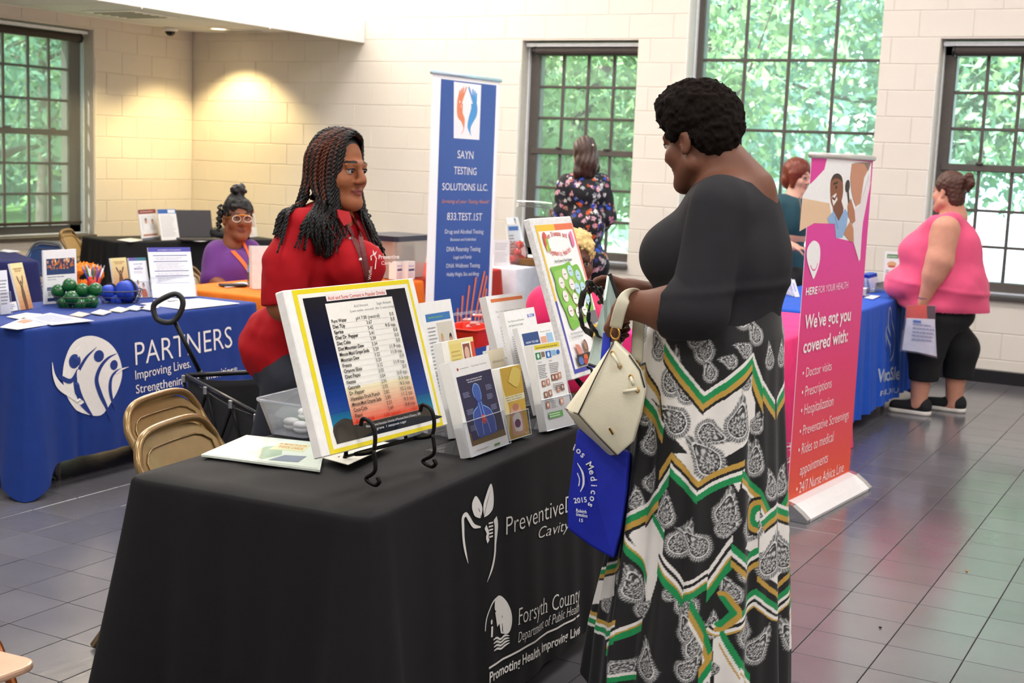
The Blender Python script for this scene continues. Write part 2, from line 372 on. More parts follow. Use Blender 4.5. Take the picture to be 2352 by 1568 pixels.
class Sheet:
    """flat print on a real sheet. coordinates: metres, x right, y up, from the sheet's lower left; fn maps (x,y,lift) to space"""
    def __init__(s, w, h, fn=None): s.w = w; s.h = h; s.mb = MB(); s.k = 0; s.fn = fn or (lambda x, y, z: (x, y, z)); s.lift = .0004
    def _z(s): s.k += 1; return .0006+s.k*.00012
    def poly(s, pts, col, cut=0):
        z = s._z()
        if cut:
            bm = bmesh.new(); bm.faces.new([bm.verts.new((x, y, 0)) for x, y in pts]); bmesh.ops.triangulate(bm, faces=bm.faces[:])
            for ax in (0, 1):
                c = min(p[ax] for p in pts)+cut*.5; e = max(p[ax] for p in pts)
                while c < e: bmesh.ops.bisect_plane(bm, geom=bm.verts[:]+bm.edges[:]+bm.faces[:], plane_co=(c, 0, 0) if ax == 0 else (0, c, 0), plane_no=(1, 0, 0) if ax == 0 else (0, 1, 0)); c += cut
            bm.verts.index_update(); s.mb.add([s.fn(v.co.x, v.co.y, z) for v in bm.verts], [tuple(v.index for v in f.verts) for f in bm.faces], None, col); bm.free(); return s
        A = sum(pts[i][0]*pts[(i+1) % len(pts)][1]-pts[(i+1) % len(pts)][0]*pts[i][1] for i in range(len(pts)))
        if A < 0: pts = pts[::-1]
        s.mb.add([s.fn(x, y, z) for x, y in pts], [tuple(range(len(pts)))], None, col); return s
    def rect(s, x0, y0, x1, y1, col): return s.poly([(x0, y0), (x1, y0), (x1, y1), (x0, y1)], col)
    def ell(s, cx, cy, rx, ry, col, n=24): return s.poly(arc(cx, cy, rx, 0, 360, n, ry)[:-1], col)
    def strip(s, pts, wid, col):
        """a brush stroke; wid number or list"""
        z = s._z(); n = len(pts); wd_ = list(np.interp(np.linspace(0, 1, n), np.linspace(0, 1, len(wid)), wid)) if isinstance(wid, (list, tuple)) else [wid]*n; vs = []
        for i, p in enumerate(pts):
            a = pts[max(0, i-1)]; b = pts[min(n-1, i+1)]; d = (b[0]-a[0], b[1]-a[1]); l = math.hypot(*d) or 1; nx, ny = -d[1]/l, d[0]/l
            vs += [s.fn(p[0]-nx*wd_[i]/2, p[1]-ny*wd_[i]/2, z), s.fn(p[0]+nx*wd_[i]/2, p[1]+ny*wd_[i]/2, z)]
        s.mb.add(vs, [(2*i, 2*i+2, 2*i+3, 2*i+1) for i in range(n-1)], None, col); return s
    def text(s, t, x, y, size, col, align='l', w=0, serif=False, width=None, track=0, shear=0, ang=0, cut=0):
        V, Fc, W = text2d(t, w, serif, track, shear); sx = size if width is None else width/max(W, 1e-6); ca, sa = math.cos(ang), math.sin(ang)
        ox = {'l': 0, 'c': -.5, 'r': -1}[align]*W*sx; z = s._z()
        if cut:
            bm = bmesh.new(); vv = [bm.verts.new((ox+p[0]*sx, p[1]*size, 0)) for p in V]
            for f in Fc:
                try: bm.faces.new([vv[i] for i in f])
                except ValueError: pass
            c = math.floor(ox/cut)*cut
            while c < ox+W*sx: bmesh.ops.bisect_plane(bm, geom=bm.verts[:]+bm.edges[:]+bm.faces[:], plane_co=(c, 0, 0), plane_no=(1, 0, 0)); c += cut
            bm.verts.index_update(); P = [(v.co.x, v.co.y) for v in bm.verts]; Fc = [tuple(v.index for v in f.verts) for f in bm.faces]; bm.free()
        else: P = [(ox+p[0]*sx, p[1]*size) for p in V]
        s.mb.add([s.fn(x+a*ca-b*sa, y+a*sa+b*ca, z) for a, b in P], Fc, None, col); return s
    def lines(s, x0, x1, y0, y1, n, col, th=.35, rag=.25):
        """body copy too small to read"""
        for i in range(n):
            y = y1-(y1-y0)*(i+.5)/n; h = (y1-y0)/n*th; x = x0; xe = x1-(x1-x0)*rag*random.random()
            while x < xe-(x1-x0)*.02:
                w_ = min((x1-x0)*random.uniform(.06, .2), xe-x); s.rect(x, y-h/2, x+w_*.88, y+h/2, col); s.k -= 1; x += w_
        s.k += 1; return s
    def build(s, name, parent, rough=.5, matname=None, label=None, world=False):
        o = s.mb.build(name, mat(matname or 'print_%d' % round(rough*10), rough=rough, attr='Col', var=.02, vscale=60), parent, color=True, world=world)
        if label: o['label'] = label
        return o
def copy_tree(o, parent=None, loc=None, rz=None):
    c = o.copy(); COL.objects.link(c); c.parent = parent
    for ch in list(o.children): copy_tree(ch, c)
    if loc is not None: c.location = loc
    if rz is not None: c.rotation_euler = (0, 0, rz)
    return c
# ================================================================== THE SETTING
BY, LX = 10.8, -9.683            # back wall face, left wall face
Z0, CH_, BL = .185, .2032, .4064  # block courses
OPEN_B = [(-5.826, -4.70, .66, 2.615), (-4.235, -2.634, .68, 4.25), (-2.178, -1.052, .66, 2.615)]
OPEN_L = [(8.20, 9.44, .66, 2.60)]
M_WALL = mat('painted_block', '#ddd5ca', .62, var=.02, vscale=3, bump=.25, bscale=260)
M_MORT = mat('painted_mortar', '#d8d0c5', .75, var=.03)
M_WHITE = mat('white_paint', '#f1efec', .55, var=.015)
M_CEIL = mat('ceiling_tile_white', '#d9d9da', .85, var=.03, vscale=90, bump=.2, bscale=300)
M_BASE = mat('black_vinyl_base', '#1d1d1f', .4, var=.1)
M_BRONZE = mat('bronze_frame', '#5b5550', .45, metal=.2, var=.06)
M_STONE = mat('dark_sill_stone', '#4c4846', .4, var=.08)
M_SHADE = mat('brown_shade', '#3b332f', .7, var=.05)
M_GLASS = clear_mat('window_glass', '#eef8f8', .06, .0, .09)  # the haze whitens the panes to imitate veiling glare

def wall_boxes(u0, u1, z0, z1, opens):
    us = sorted({u0, u1, *[v for o in opens for v in o[:2]]}); zs = sorted({z0, z1, *[v for o in opens for v in o[2:]]})
    for a, b in zip(us, us[1:]):
        for c, d in zip(zs, zs[1:]):
            if not any(o[0] <= (a+b)/2 <= o[1] and o[2] <= (c+d)/2 <= o[3] for o in opens): yield a, b, c, d
def block_spans(u0, u1, opens, zlo, zhi, phase):
    """one course of blocks: intervals between the openings, cut at the running-bond joints"""
    ivs = [(u0, u1)]
    for o in opens:
        if o[2] < zhi-.02 and o[3] > zlo+.02:
            ivs = [p for a, b in ivs for p in ((a, min(b, o[0])), (max(a, o[1]), b)) if p[1]-p[0] > .02]
    for a, b in ivs:
        k = math.floor((a-phase)/BL)
        while phase+k*BL < b:
            p, q = max(a, phase+k*BL), min(b, phase+(k+1)*BL)
            if q-p > .03: yield p, q
            k += 1
_bcache = {}
def block_mesh(w, h):
    k = (round(w, 3), round(h, 3))
    if k not in _bcache:
        g, c, t = .0018, .004, .0045; w2, h2 = w/2-g, h/2-g; vs = [(-w2, 0, -h2), (w2, 0, -h2), (w2, 0, h2), (-w2, 0, h2)] + [(-w2+c, -t, -h2+c), (w2-c, -t, -h2+c), (w2-c, -t, h2-c), (-w2+c, -t, h2-c)]
        me = bpy.data.meshes.new('block'); me.from_pydata(vs, [], [(4, 5, 6, 7), (0, 1, 5, 4), (1, 2, 6, 5), (2, 3, 7, 6), (3, 0, 4, 7)]); me.materials.append(M_WALL); _bcache[k] = me
    return _bcache[k]
def lay_blocks(wall, opens, u0, u1, z1, place, phase):
    n = 0; z = Z0-CH_; i = 0
    while z < z1:
        lo, hi = max(z, .10), z+CH_
        # courses next to an opening's head or sill are cut to it
        if hi-lo > .03:
            for a, b in block_spans(u0, u1, opens, lo, hi, phase+(BL/2 if i % 2 else 0)):
                o = bpy.data.objects.new('block', block_mesh(b-a, hi-lo)); COL.objects.link(o); o.parent = wall; place(o, (a+b)/2, (lo+hi)/2); n += 1
        z += CH_; i += 1
    return n
# back wall
mb = MB(); t = .34
for a, b, c, d in wall_boxes(LX-.5, 4.6, 0, 4.7, OPEN_B): mb.box(((a+b)/2, BY+.0045+t/2, (c+d)/2), (b-a, t, d-c))
wall_back = mb.build('wall_back', M_MORT); props(wall_back, kind='structure')
def _pb(o, u, z): o.location = (u, BY+.0045, z)
NB = lay_blocks(wall_back, OPEN_B, LX, -.55, 3.05, _pb, -5.195+BL/2)
# left wall (its blocks face +X)
mb = MB()
for a, b, c, d in wall_boxes(-5, BY+.3, 0, 4.7, OPEN_L): mb.box((LX-.0045-t/2, (a+b)/2, (c+d)/2), (t, b-a, d-c))
wall_left = mb.build('wall_left', M_MORT); props(wall_left, kind='structure')
def _pl(o, u, z): o.location = (LX-.0045, u, z); o.rotation_euler = (0, 0, PI/2)
NL = lay_blocks(wall_left, OPEN_L, 6.9, BY, 2.70, _pl, 9.44-BL*.6)
# the walls behind and to the right of the camera, and the high ceiling, close the hall
for nm, c, d in (('wall_right', (4.7, 3, 2.35), (.2, 16.5, 4.7)), ('wall_front', (-2.6, -4.6, 2.35), (14.8, .2, 4.7)), ('ceiling', (-2.6, 3.2, 4.7), (15, 16.4, .12))):
    props(MB().box(c, d).build(nm, M_WHITE), kind='structure')
# low dropped ceiling at the left, its white fascia and the slab above
lowc = props(MB().box(((LX-7.54)/2, 4.4, 2.755), (LX*-1-7.54, 12.8, .09)).build('ceiling', M_WHITE), kind='structure')
me = MB().box((0, 0, 0), (.602, .602, .012), ch=.004).mesh('ceiling_tile'); me.materials.append(M_CEIL)
for i in range(3):
    for j in range(10):
        o = bpy.data.objects.new('ceiling_tile', me); COL.objects.link(o); o.parent = lowc; o.location = (-7.96-.61*i, BY-.33-.61*j, 2.705)
fas = MB().box((-7.56, 4.4, 2.70), (.05, 12.79, .205)).build('trim_1', M_WHITE); props(fas, kind='structure')
for px, py in ((326, 16), (620, 66)):
    p = Wx(px, py, -7.53); MB().tube([(p.x, p.y, 2.61), (p.x, p.y, 2.585)], .006, 6).build('sprinkler_hook', M_WHITE, fas)
# upper uplighting from the cove on top of the dropped ceiling
area_light('cove_light', (-8.5, 9.6, 2.86), 1.5, 250, (1, .95, .86), (PI, 0, 0), 2.0)
area_light('cove_light', (-8.5, 6.4, 2.86), 1.5, 90, (1, .95, .86), (PI, 0, 0), 3.0)
# black base along the walls
props(MB().box(((LX+4.6)/2, BY-.008, .05), (4.6-LX, .016, .1), ch=.003).build('baseboard_back', M_BASE), kind='structure')
props(MB().box((LX+.008, 3, .05), (.016, 15.4, .1), ch=.003).build('baseboard_left', M_BASE), kind='structure')

# ------------------------------------------------------------------ floor: square tiles with dark joints
def floor_mat():
    m = mat('grey_floor_tile', '#76706c', .3, var=0, spec=1.0); nt = m.node_tree; N = nt.nodes.new; L = nt.links.new; p = nt.nodes['Principled BSDF']
    g = N('ShaderNodeNewGeometry'); oi = N('ShaderNodeObjectInfo'); n1 = N('ShaderNodeTexNoise'); n1.inputs['Scale'].default_value = 2.2; n1.inputs['Detail'].default_value = 6
    mp = N('ShaderNodeMapping'); mp.inputs['Scale'].default_value = (9, 1.4, 1); L(g.outputs['Position'], mp.inputs['Vector'])
    n2 = N('ShaderNodeTexNoise'); n2.inputs['Scale'].default_value = 3.5; n2.inputs['Detail'].default_value = 7; n2.inputs['Roughness'].default_value = .65
    L(g.outputs['Position'], n1.inputs['Vector']); L(mp.outputs[0], n2.inputs['Vector'])
    mr = N('ShaderNodeMapRange'); mr.inputs['To Min'].default_value = .92; mr.inputs['To Max'].default_value = 1.08; L(oi.outputs['Random'], mr.inputs['Value'])
    m2 = N('ShaderNodeMapRange'); m2.inputs['From Min'].default_value = .3; m2.inputs['From Max'].default_value = .7; m2.inputs['To Min'].default_value = .9; m2.inputs['To Max'].default_value = 1.1; L(n1.outputs[0], m2.inputs['Value'])
    mu = N('ShaderNodeMath'); mu.operation = 'MULTIPLY'; L(mr.outputs[0], mu.inputs[0]); L(m2.outputs[0], mu.inputs[1])
    sc = N('ShaderNodeVectorMath'); sc.operation = 'SCALE'; sc.inputs[0].default_value = lin('#666468'); L(mu.outputs[0], sc.inputs['Scale']); L(sc.outputs[0], p.inputs['Base Color'])
    b = N('ShaderNodeBump'); b.inputs['Strength'].default_value = .14; b.inputs['Distance'].default_value = .003; L(n2.outputs[0], b.inputs['Height']); L(b.outputs[0], p.inputs['Normal'])
    r2 = N('ShaderNodeMapRange'); r2.inputs['To Min'].default_value = .10; r2.inputs['To Max'].default_value = .24; L(n1.outputs[0], r2.inputs['Value']); L(r2.outputs[0], p.inputs['Roughness'])
    return m
M_FLOOR = floor_mat()
floor = props(MB().box((-2.6, 3.2, -.054), (14.6, 15.6, .1)).build('floor', mat('dark_grout', '#2a2624', .8)), kind='structure')
TS = .2526; tm = MB().box((0, 0, -.001), (TS-.0035, TS-.0035, .006), ch=.0012).mesh('floor_tile'); tm.materials.append(M_FLOOR)
cand = []
for i in range(-40, 22):
    for j in range(-26, 26):
        x, y = -.669+TS*(i+.5), 4.497+TS*(j+.5)
        if not (LX < x < 4.5 and -3 < y < BY): continue
        px, py, dp = project((x, y, 0))
        cand.append(((0 if (dp > .5 and -60 < px < 2410 and 600 < py < 1640) else 100)+dp, x, y))
cand.sort(); rest = MB(); nt_ = 0
TABLES_XY = [(-2.35, -1.8, 2.6, 4.25), (-5.3, -4.7, 4.3, 5.6), (-5.3, -4.8, 6.0, 7.4), (-2.6, -2.05, 7.9, 9.6), (-2.6, -2.05, 6.2, 7.6)]
for dp, x, y in cand:
    if nt_ < 299 and dp < 50 and not any(a < x < b and c < y < d for a, b, c, d in TABLES_XY):
        o = bpy.data.objects.new('floor_tile', tm); COL.objects.link(o); o.parent = floor; o.location = (x, y, 0); nt_ += 1
    else: rest.box((x, y, -.001), (TS-.0035, TS-.0035, .006))
props(rest.build('floor_tiles', M_FLOOR, floor), kind='stuff')

# ------------------------------------------------------------------ windows
def make_window(n, T, w, cols, rows, zb, zt, meet=None, gl=None, blind=True, shade=None, fb=.09):
    """T maps local x (along the wall, 0 = left of opening), y (0 = wall face, + outward), z. rows: glazing bar heights"""
    root = empty('window_%d' % n, (0, 0, 0), kind='structure'); x0, x1 = gl
    def part(nm, m, boxes, ch=.006):
        mb = MB()
        for c, d in boxes: mb.box(c, d, T, ch=ch)
        return mb.build(nm, m, root)
    fy = .18
    part('window_frame', M_BRONZE, [((x0/2-.005, fy+.04, (zb+zt)/2), (x0+.03, .11, zt-zb)), (((x1+w)/2+.02, fy+.04, (zb+zt)/2), (w-x1+.06, .11, zt-zb)), ((w/2, fy+.04, zt-.05), (w+.06, .11, .11)), ((w/2, fy+.04, zb+.045), (w+.06, .11, .09))])
    if meet: part('meeting_rail', M_BRONZE, [((w/2, fy, meet), (x1-x0+.06, .06, .055)), ((w*.3, fy-.035, meet+.035), (.06, .03, .018)), ((w*.72, fy-.035, meet+.035), (.06, .03, .018))])
    for c in cols[1:-1]: part('muntin', M_BRONZE, [((c, fy+.01, (zb+zt)/2), (.026, .03, zt-zb-.1))], .005)
    for r in rows: part('muntin', M_BRONZE, [(((x0+x1)/2, fy+.01, r), (x1-x0, .028, .024))], .005)
    zr = sorted([zb+.09, zt-.1, *rows, *([meet] if meet else [])])
    for a, b in zip(cols, cols[1:]):
        for c, d in zip(zr, zr[1:]):
            MB().box(((a+b)/2, fy+.012, (c+d)/2), (b-a-.02, .004, d-c-.02), T).build('pane', M_GLASS, root)
    part('window_sill', M_STONE, [((w/2, .075, zb-.012), (w+.02, .22, .035))])
    part('window_sill', mat('pale_ledge', '#b9bcc4', .4), [((w/2, .13, zb+.012), (w-.005, .1, .014))], .003)
    part('jamb_bead', mat('white_bead', '#eef1f4', .45), [((.006, .15, (zb+zt)/2), (.012, .05, zt-zb-.02))], .003)
    MB().tube([T @ Vector((-.014, -.008, zb+.1)), T @ Vector((-.014, -.008, zt-.25))], .004, 6).build('bead_highlight', mat('white_bead'), root)  # pale tube put in to imitate the highlight along the wall corner
    if blind:
        mb = MB(); mb.tube([T @ Vector((.10, .085, zt-.075)), T @ Vector((w-.02, .085, zt-.075))], .034, 14); o = mb.build('shade_roller', M_SHADE, root, smooth=False)
        MB().box((w/2, .09, zt-.02), (w-.02, .06, .03), T).build('shade_rail', mat('white_bead'), root)
        MB().lathe([(.03, -.012), (.042, -.008), (.042, .008), (.03, .012)], 16, T @ Matrix.Translation((.09, .085, zt-.075)) @ Matrix.Rotation(PI/2, 4, 'Y')).build('shade_bracket', mat('black_plastic', '#19191a', .45), root)
    if shade:
        o = MB().box((w/2+.0, .10, (shade+zt)/2-.03), (w-.14, .0012, zt-shade-.06), T).build('shade_fabric', clear_mat('mesh_shade', '#d8dad8', .02, .5, .1), root)
        MB().box((w/2, .10, shade), (w-.13, .018, .03), T, ch=.004).build('shade_hem_bar', M_SHADE, root)
    return root
def TB(x): return Matrix.Translation((x, BY, 0))
colsA = [.091, .334, .58, .83, 1.07]; rowsA = [2.218, 1.94, 1.315, 1.037]
make_window(2, TB(OPEN_B[0][0]), 1.126, colsA, rowsA, .675, 2.60, 1.642, (.091, 1.07))
make_window(4, TB(OPEN_B[2][0]), 1.126, colsA, rowsA, .675, 2.60, 1.642, (.091, 1.07))
make_window(3, TB(OPEN_B[1][0]), 1.6, [.055, .435, .811, 1.193, 1.575], [1.30, 1.883, 2.461, 3.04, 3.62], .70, 4.24, None, (.055, 1.575), blind=False)
TL = Matrix.Translation((LX, 9.44, 0)) @ Matrix.Rotation(PI/2, 4, 'Z') @ Matrix.Scale(-1, 4, (1, 0, 0))
make_window(1, TL, 1.24, [.14, .376, .62, .903, 1.14], [2.219, 1.929, 1.341, 1.059], .675, 2.59, 1.63, (.14, 1.14), shade=.79)

# ------------------------------------------------------------------ fixtures of the dropped ceiling
p = Wz(502, 66, 2.698); dl = empty('recessed_downlight', p, 'round lit recessed downlight in the low ceiling near the corner', 'downlight')
MB().lathe([(.085, -.006), (.11, -.006), (.11, 0), (.085, .002)], 28, cap=False).build('trim_ring', M_WHITE, dl); MB().lathe([(0, .001), (.086, .001), (.086, .004), (0, .004)], 24, cap=False).build('lens', mat('lamp_lens', '#fff0c8', .4, emit=6, var=0), dl)
sp = bpy.data.lights.new('downlight_lamp', 'SPOT'); sp.energy = 150; sp.color = (1, .78, .36); sp.spot_size = math.radians(112); sp.spot_blend = .5; sp.shadow_soft_size = .04
so = bpy.data.objects.new('downlight_lamp', sp); COL.objects.link(so); so.location = (p.x, 10.32, 2.685)
for dy in (2.6,):
    s2 = so.copy(); s2.data = sp.copy(); s2.data.energy = 110; COL.objects.link(s2); s2.location = (LX+.75, 10.4-dy*.45, 2.685)
p = Wz(300, 32, 2.698); v = empty('ceiling_vent', p, 'square white air vent in the low ceiling', 'vent')
MB().box((0, 0, -.004), (.6, .6, .012), ch=.004).build('frame', M_WHITE, v)
for k in range(5): MB().box((0, -.2+.1*k, -.013), (.46, .03, .006), T=None).build('slat', mat('vent_grey', '#8d8b84', .5), v)
p = Wz(560, 70, 2.698); v = empty('ceiling_vent', p, 'narrow slot air vent by the back wall', 'vent')
MB().box((0, 0, -.003), (.5, .16, .01), ch=.003).build('frame', M_CEIL, v); MB().box((0, 0, -.01), (.44, .05, .005)).build('slot', mat('vent_grey'), v)
p = Wz(391, 64, 2.698); v = empty('security_camera', p, 'small black and white dome camera under the low ceiling', 'camera')
MB().lathe([(.0, 0), (.075, 0), (.075, -.025), (.05, -.035), (0, -.035)][::-1], 20, cap=False).build('base', M_WHITE, v, smooth=True); MB().ball((0, 0, -.035), (.05, .05, .045), 16, 10).build('dome', mat('black_dome', '#0d0d10', .08), v, smooth=True)

# ------------------------------------------------------------------ outdoors: ground, trees
def leaf_mat(nm, c1, c2):
    m = bpy.data.materials.new(nm); m.use_nodes = True; nt = m.node_tree; nt.nodes.clear(); N = nt.nodes.new; L = nt.links.new
    o = N('ShaderNodeOutputMaterial'); d = N('ShaderNodeBsdfDiffuse'); t = N('ShaderNodeBsdfTranslucent'); mx = N('ShaderNodeMixShader'); mx.inputs[0].default_value = .45
    n = N('ShaderNodeTexNoise'); n.inputs['Scale'].default_value = 1.1; tc = N('ShaderNodeTexCoord'); L(tc.outputs['Object'], n.inputs['Vector'])
    r = N('ShaderNodeValToRGB'); r.color_ramp.elements[0].position = .35; r.color_ramp.elements[1].position = .65; r.color_ramp.elements[0].color = (*lin(c1), 1); r.color_ramp.elements[1].color = (*lin(c2), 1)
    L(n.outputs[0], r.inputs[0]); L(r.outputs[0], d.inputs[0]); L(r.outputs[0], t.inputs[0]); L(d.outputs[0], mx.inputs[1]); L(t.outputs[0], mx.inputs[2]); L(mx.outputs[0], o.inputs[0]); return m
M_LEAF = [leaf_mat('leaf_fresh', '#7d9f6c', '#b9cfa2'), leaf_mat('leaf_mid', '#729882', '#a6c2ac')]
M_BARK = mat('bark', '#6e655a', .9, var=.25, vscale=12, bump=.6, bscale=30, bdist=.02)
M_GRASS = mat('lawn', '#7fae5c', .9, var=.2, vscale=2.0)
props(MB().box((-6, 30, -.5), (90, 38.2, .4)).build('lawn', M_GRASS), 'green lawn outside the windows', 'grass', kind='stuff')
props(MB().box((-30, 2, -.52), (39.5, 60, .4)).build('ground_outside', M_GRASS), kind='structure')
props(MB().box((-1, 24, -.29), (34, 5, .03)).build('driveway', mat('pale_pavement', '#cfcdc6', .8)), kind='structure')
props(MB().add([(-6.5, 19, -.28), (14, 19, -.28), (14, 44, 2.6), (-9.5, 44, 2.6)], [(0, 1, 2, 3)]).build('driveway', mat('sky_tinted_slope', '#ccd6de', .8)), kind='structure')  # bluish slope added to whiten the window view and the floor's reflection
props(MB().box((-17, 9, -.31), (4, 26, .03)).build('driveway', mat('pale_pavement')), kind='structure')
def tree(base, h, spread, nleaf, seed, label, lean=(0, 0), tr=.14, lm=0, lo=.25, ls=.16):
    R = random.Random(seed); root = empty('tree', base, label, 'tree', 'trees outside the windows'); tips = []
    top = (lean[0], lean[1], h*.75); path = smooth_path([(0, 0, -.2), (lean[0]*.15+R.uniform(-.1, .1), lean[1]*.15, h*.25), (lean[0]*.5, lean[1]*.5+R.uniform(-.15, .15), h*.5), top], 4)
    MB().tube(path, [tr*(1-.75*i/(len(path)-1)) for i in range(len(path))], 8).build('trunk', M_BARK, root, smooth=True)
    for k in range(9):
        i = R.randrange(len(path)//4, len(path)); p = Vector(path[i]); a = R.uniform(0, 2*PI); l = spread*R.uniform(.5, 1.0); q = p+Vector((math.cos(a)*l, math.sin(a)*l, R.uniform(.15, .7)*l)); m_ = (p+q)/2+Vector((0, 0, -.1*l)); sub = smooth_path([p, m_, q], 4); r0 = tr*.38*(1-.5*i/len(path)); mb = MB()
        mb.tube(sub, [r0*(1-.85*j/(len(sub)-1)) for j in range(len(sub))], 5); tips += [Vector(s) for s in sub[3:]]
        for _ in range(3):
            a2 = R.uniform(0, 2*PI); q2 = Vector(sub[5])+Vector((math.cos(a2), math.sin(a2), R.uniform(-.3, .5)))*l*.4; mb.tube([sub[5], q2], [r0*.4, r0*.1], 4); tips.append(q2)
        mb.build('branch', M_BARK, root, smooth=True)
    nl = nleaf; T = np.array([R.choice(tips) for _ in range(nl)]); rs = np.random.RandomState(seed); c = T+rs.normal(0, spread*.22, (nl, 3)); c[:, 2] = np.maximum(c[:, 2], h*lo*rs.uniform(.8, 1.3, nl))
    a = rs.normal(0, 1, (nl, 3)); a /= np.linalg.norm(a, axis=1)[:, None]; b = np.cross(a, rs.normal(0, 1, (nl, 3))); b /= np.linalg.norm(b, axis=1)[:, None]; s = (ls*rs.uniform(.6, 1.3, nl))[:, None]
    V = np.stack([c-a*s, c+b*s*.45, c+a*s, c-b*s*.45], 1).reshape(-1, 3); Q = np.arange(nl*4).reshape(-1, 4)
    props(link('crown', mesh_np('crown', V, Q), M_LEAF[lm], root), kind='stuff')
TREES = [((-8.9, 15.0, -.3), 8, 2.4, 9000, (1.6, -.6), .19, 0, 'leaning smooth-barked tree outside the window behind the floral dress'),
         ((-7.3, 14.2, -.3), 7, 2.2, 7000, (1.9, .2), .13, 0, 'slender leaning tree beside the smooth-barked one'),
         ((-5.6, 15.5, -.3), 7.5, 2.6, 9000, (-.6, 0), .11, 0, 'thin multi-branched tree outside the tall window, left side'),
         ((-4.1, 17.0, -.3), 8.5, 3.0, 11000, (.5, 0), .13, 1, 'leafy tree outside the tall window, right side'),
         ((-1.6, 17.5, -.3), 8, 2.8, 9000, (-.6, 0), .13, 0, 'leafy tree outside the far right window'),
         ((-15.0, 12.3, -.3), 8, 2.6, 8000, (.2, .1), .26, 1, 'thick dark trunk outside the shaded left window'),
         ((-16.5, 15.0, -.3), 8, 2.8, 8000, (.3, 0), .14, 0, 'leafy tree behind the thick trunk outside the left window')]
for i, (b, h, s, n, ln, tr, lm, lab) in enumerate(TREES): tree(b, h, s, n, 20+i, lab, ln, tr, lm, .30 if i == 4 else .2, .085)
rs = np.random.RandomState(5); nl = 60000   # the soft woodland behind: nobody could count its trees
xx = rs.uniform(-30, 8, nl); zz = rs.uniform(-.3, 11, nl)*rs.uniform(.5, 1, nl); yy = np.where(xx > -7.5+2*(rs.rand(nl)-.5), 45, 27)+1.6*np.sin(xx*.8)+rs.normal(0, 1.2, nl)+.05*zz; zz = np.where(yy > 40, zz*1.5+2.4, zz); 
sw = rs.rand(nl) < .3; yl = rs.uniform(2, 27, nl); cc = np.stack([np.where(sw, -27+1.5*np.sin(yl*.7)+rs.normal(0, 1.2, nl), xx), np.where(sw, yl, yy), zz], 1)
aa = rs.normal(0, 1, (nl, 3)); aa /= np.linalg.norm(aa, axis=1)[:, None]; bb = np.cross(aa, rs.normal(0, 1, (nl, 3))); bb /= np.linalg.norm(bb, axis=1)[:, None]; ss = rs.uniform(.12, .3, nl)[:, None]
props(link('woodland', mesh_np('woodland', np.stack([cc-aa*ss, cc+bb*ss*.5, cc+aa*ss, cc-bb*ss*.5], 1).reshape(-1, 3), np.arange(nl*4).reshape(-1, 4)), M_LEAF[1]), 'soft green woodland beyond the lawn and driveway', 'woodland', kind='stuff')
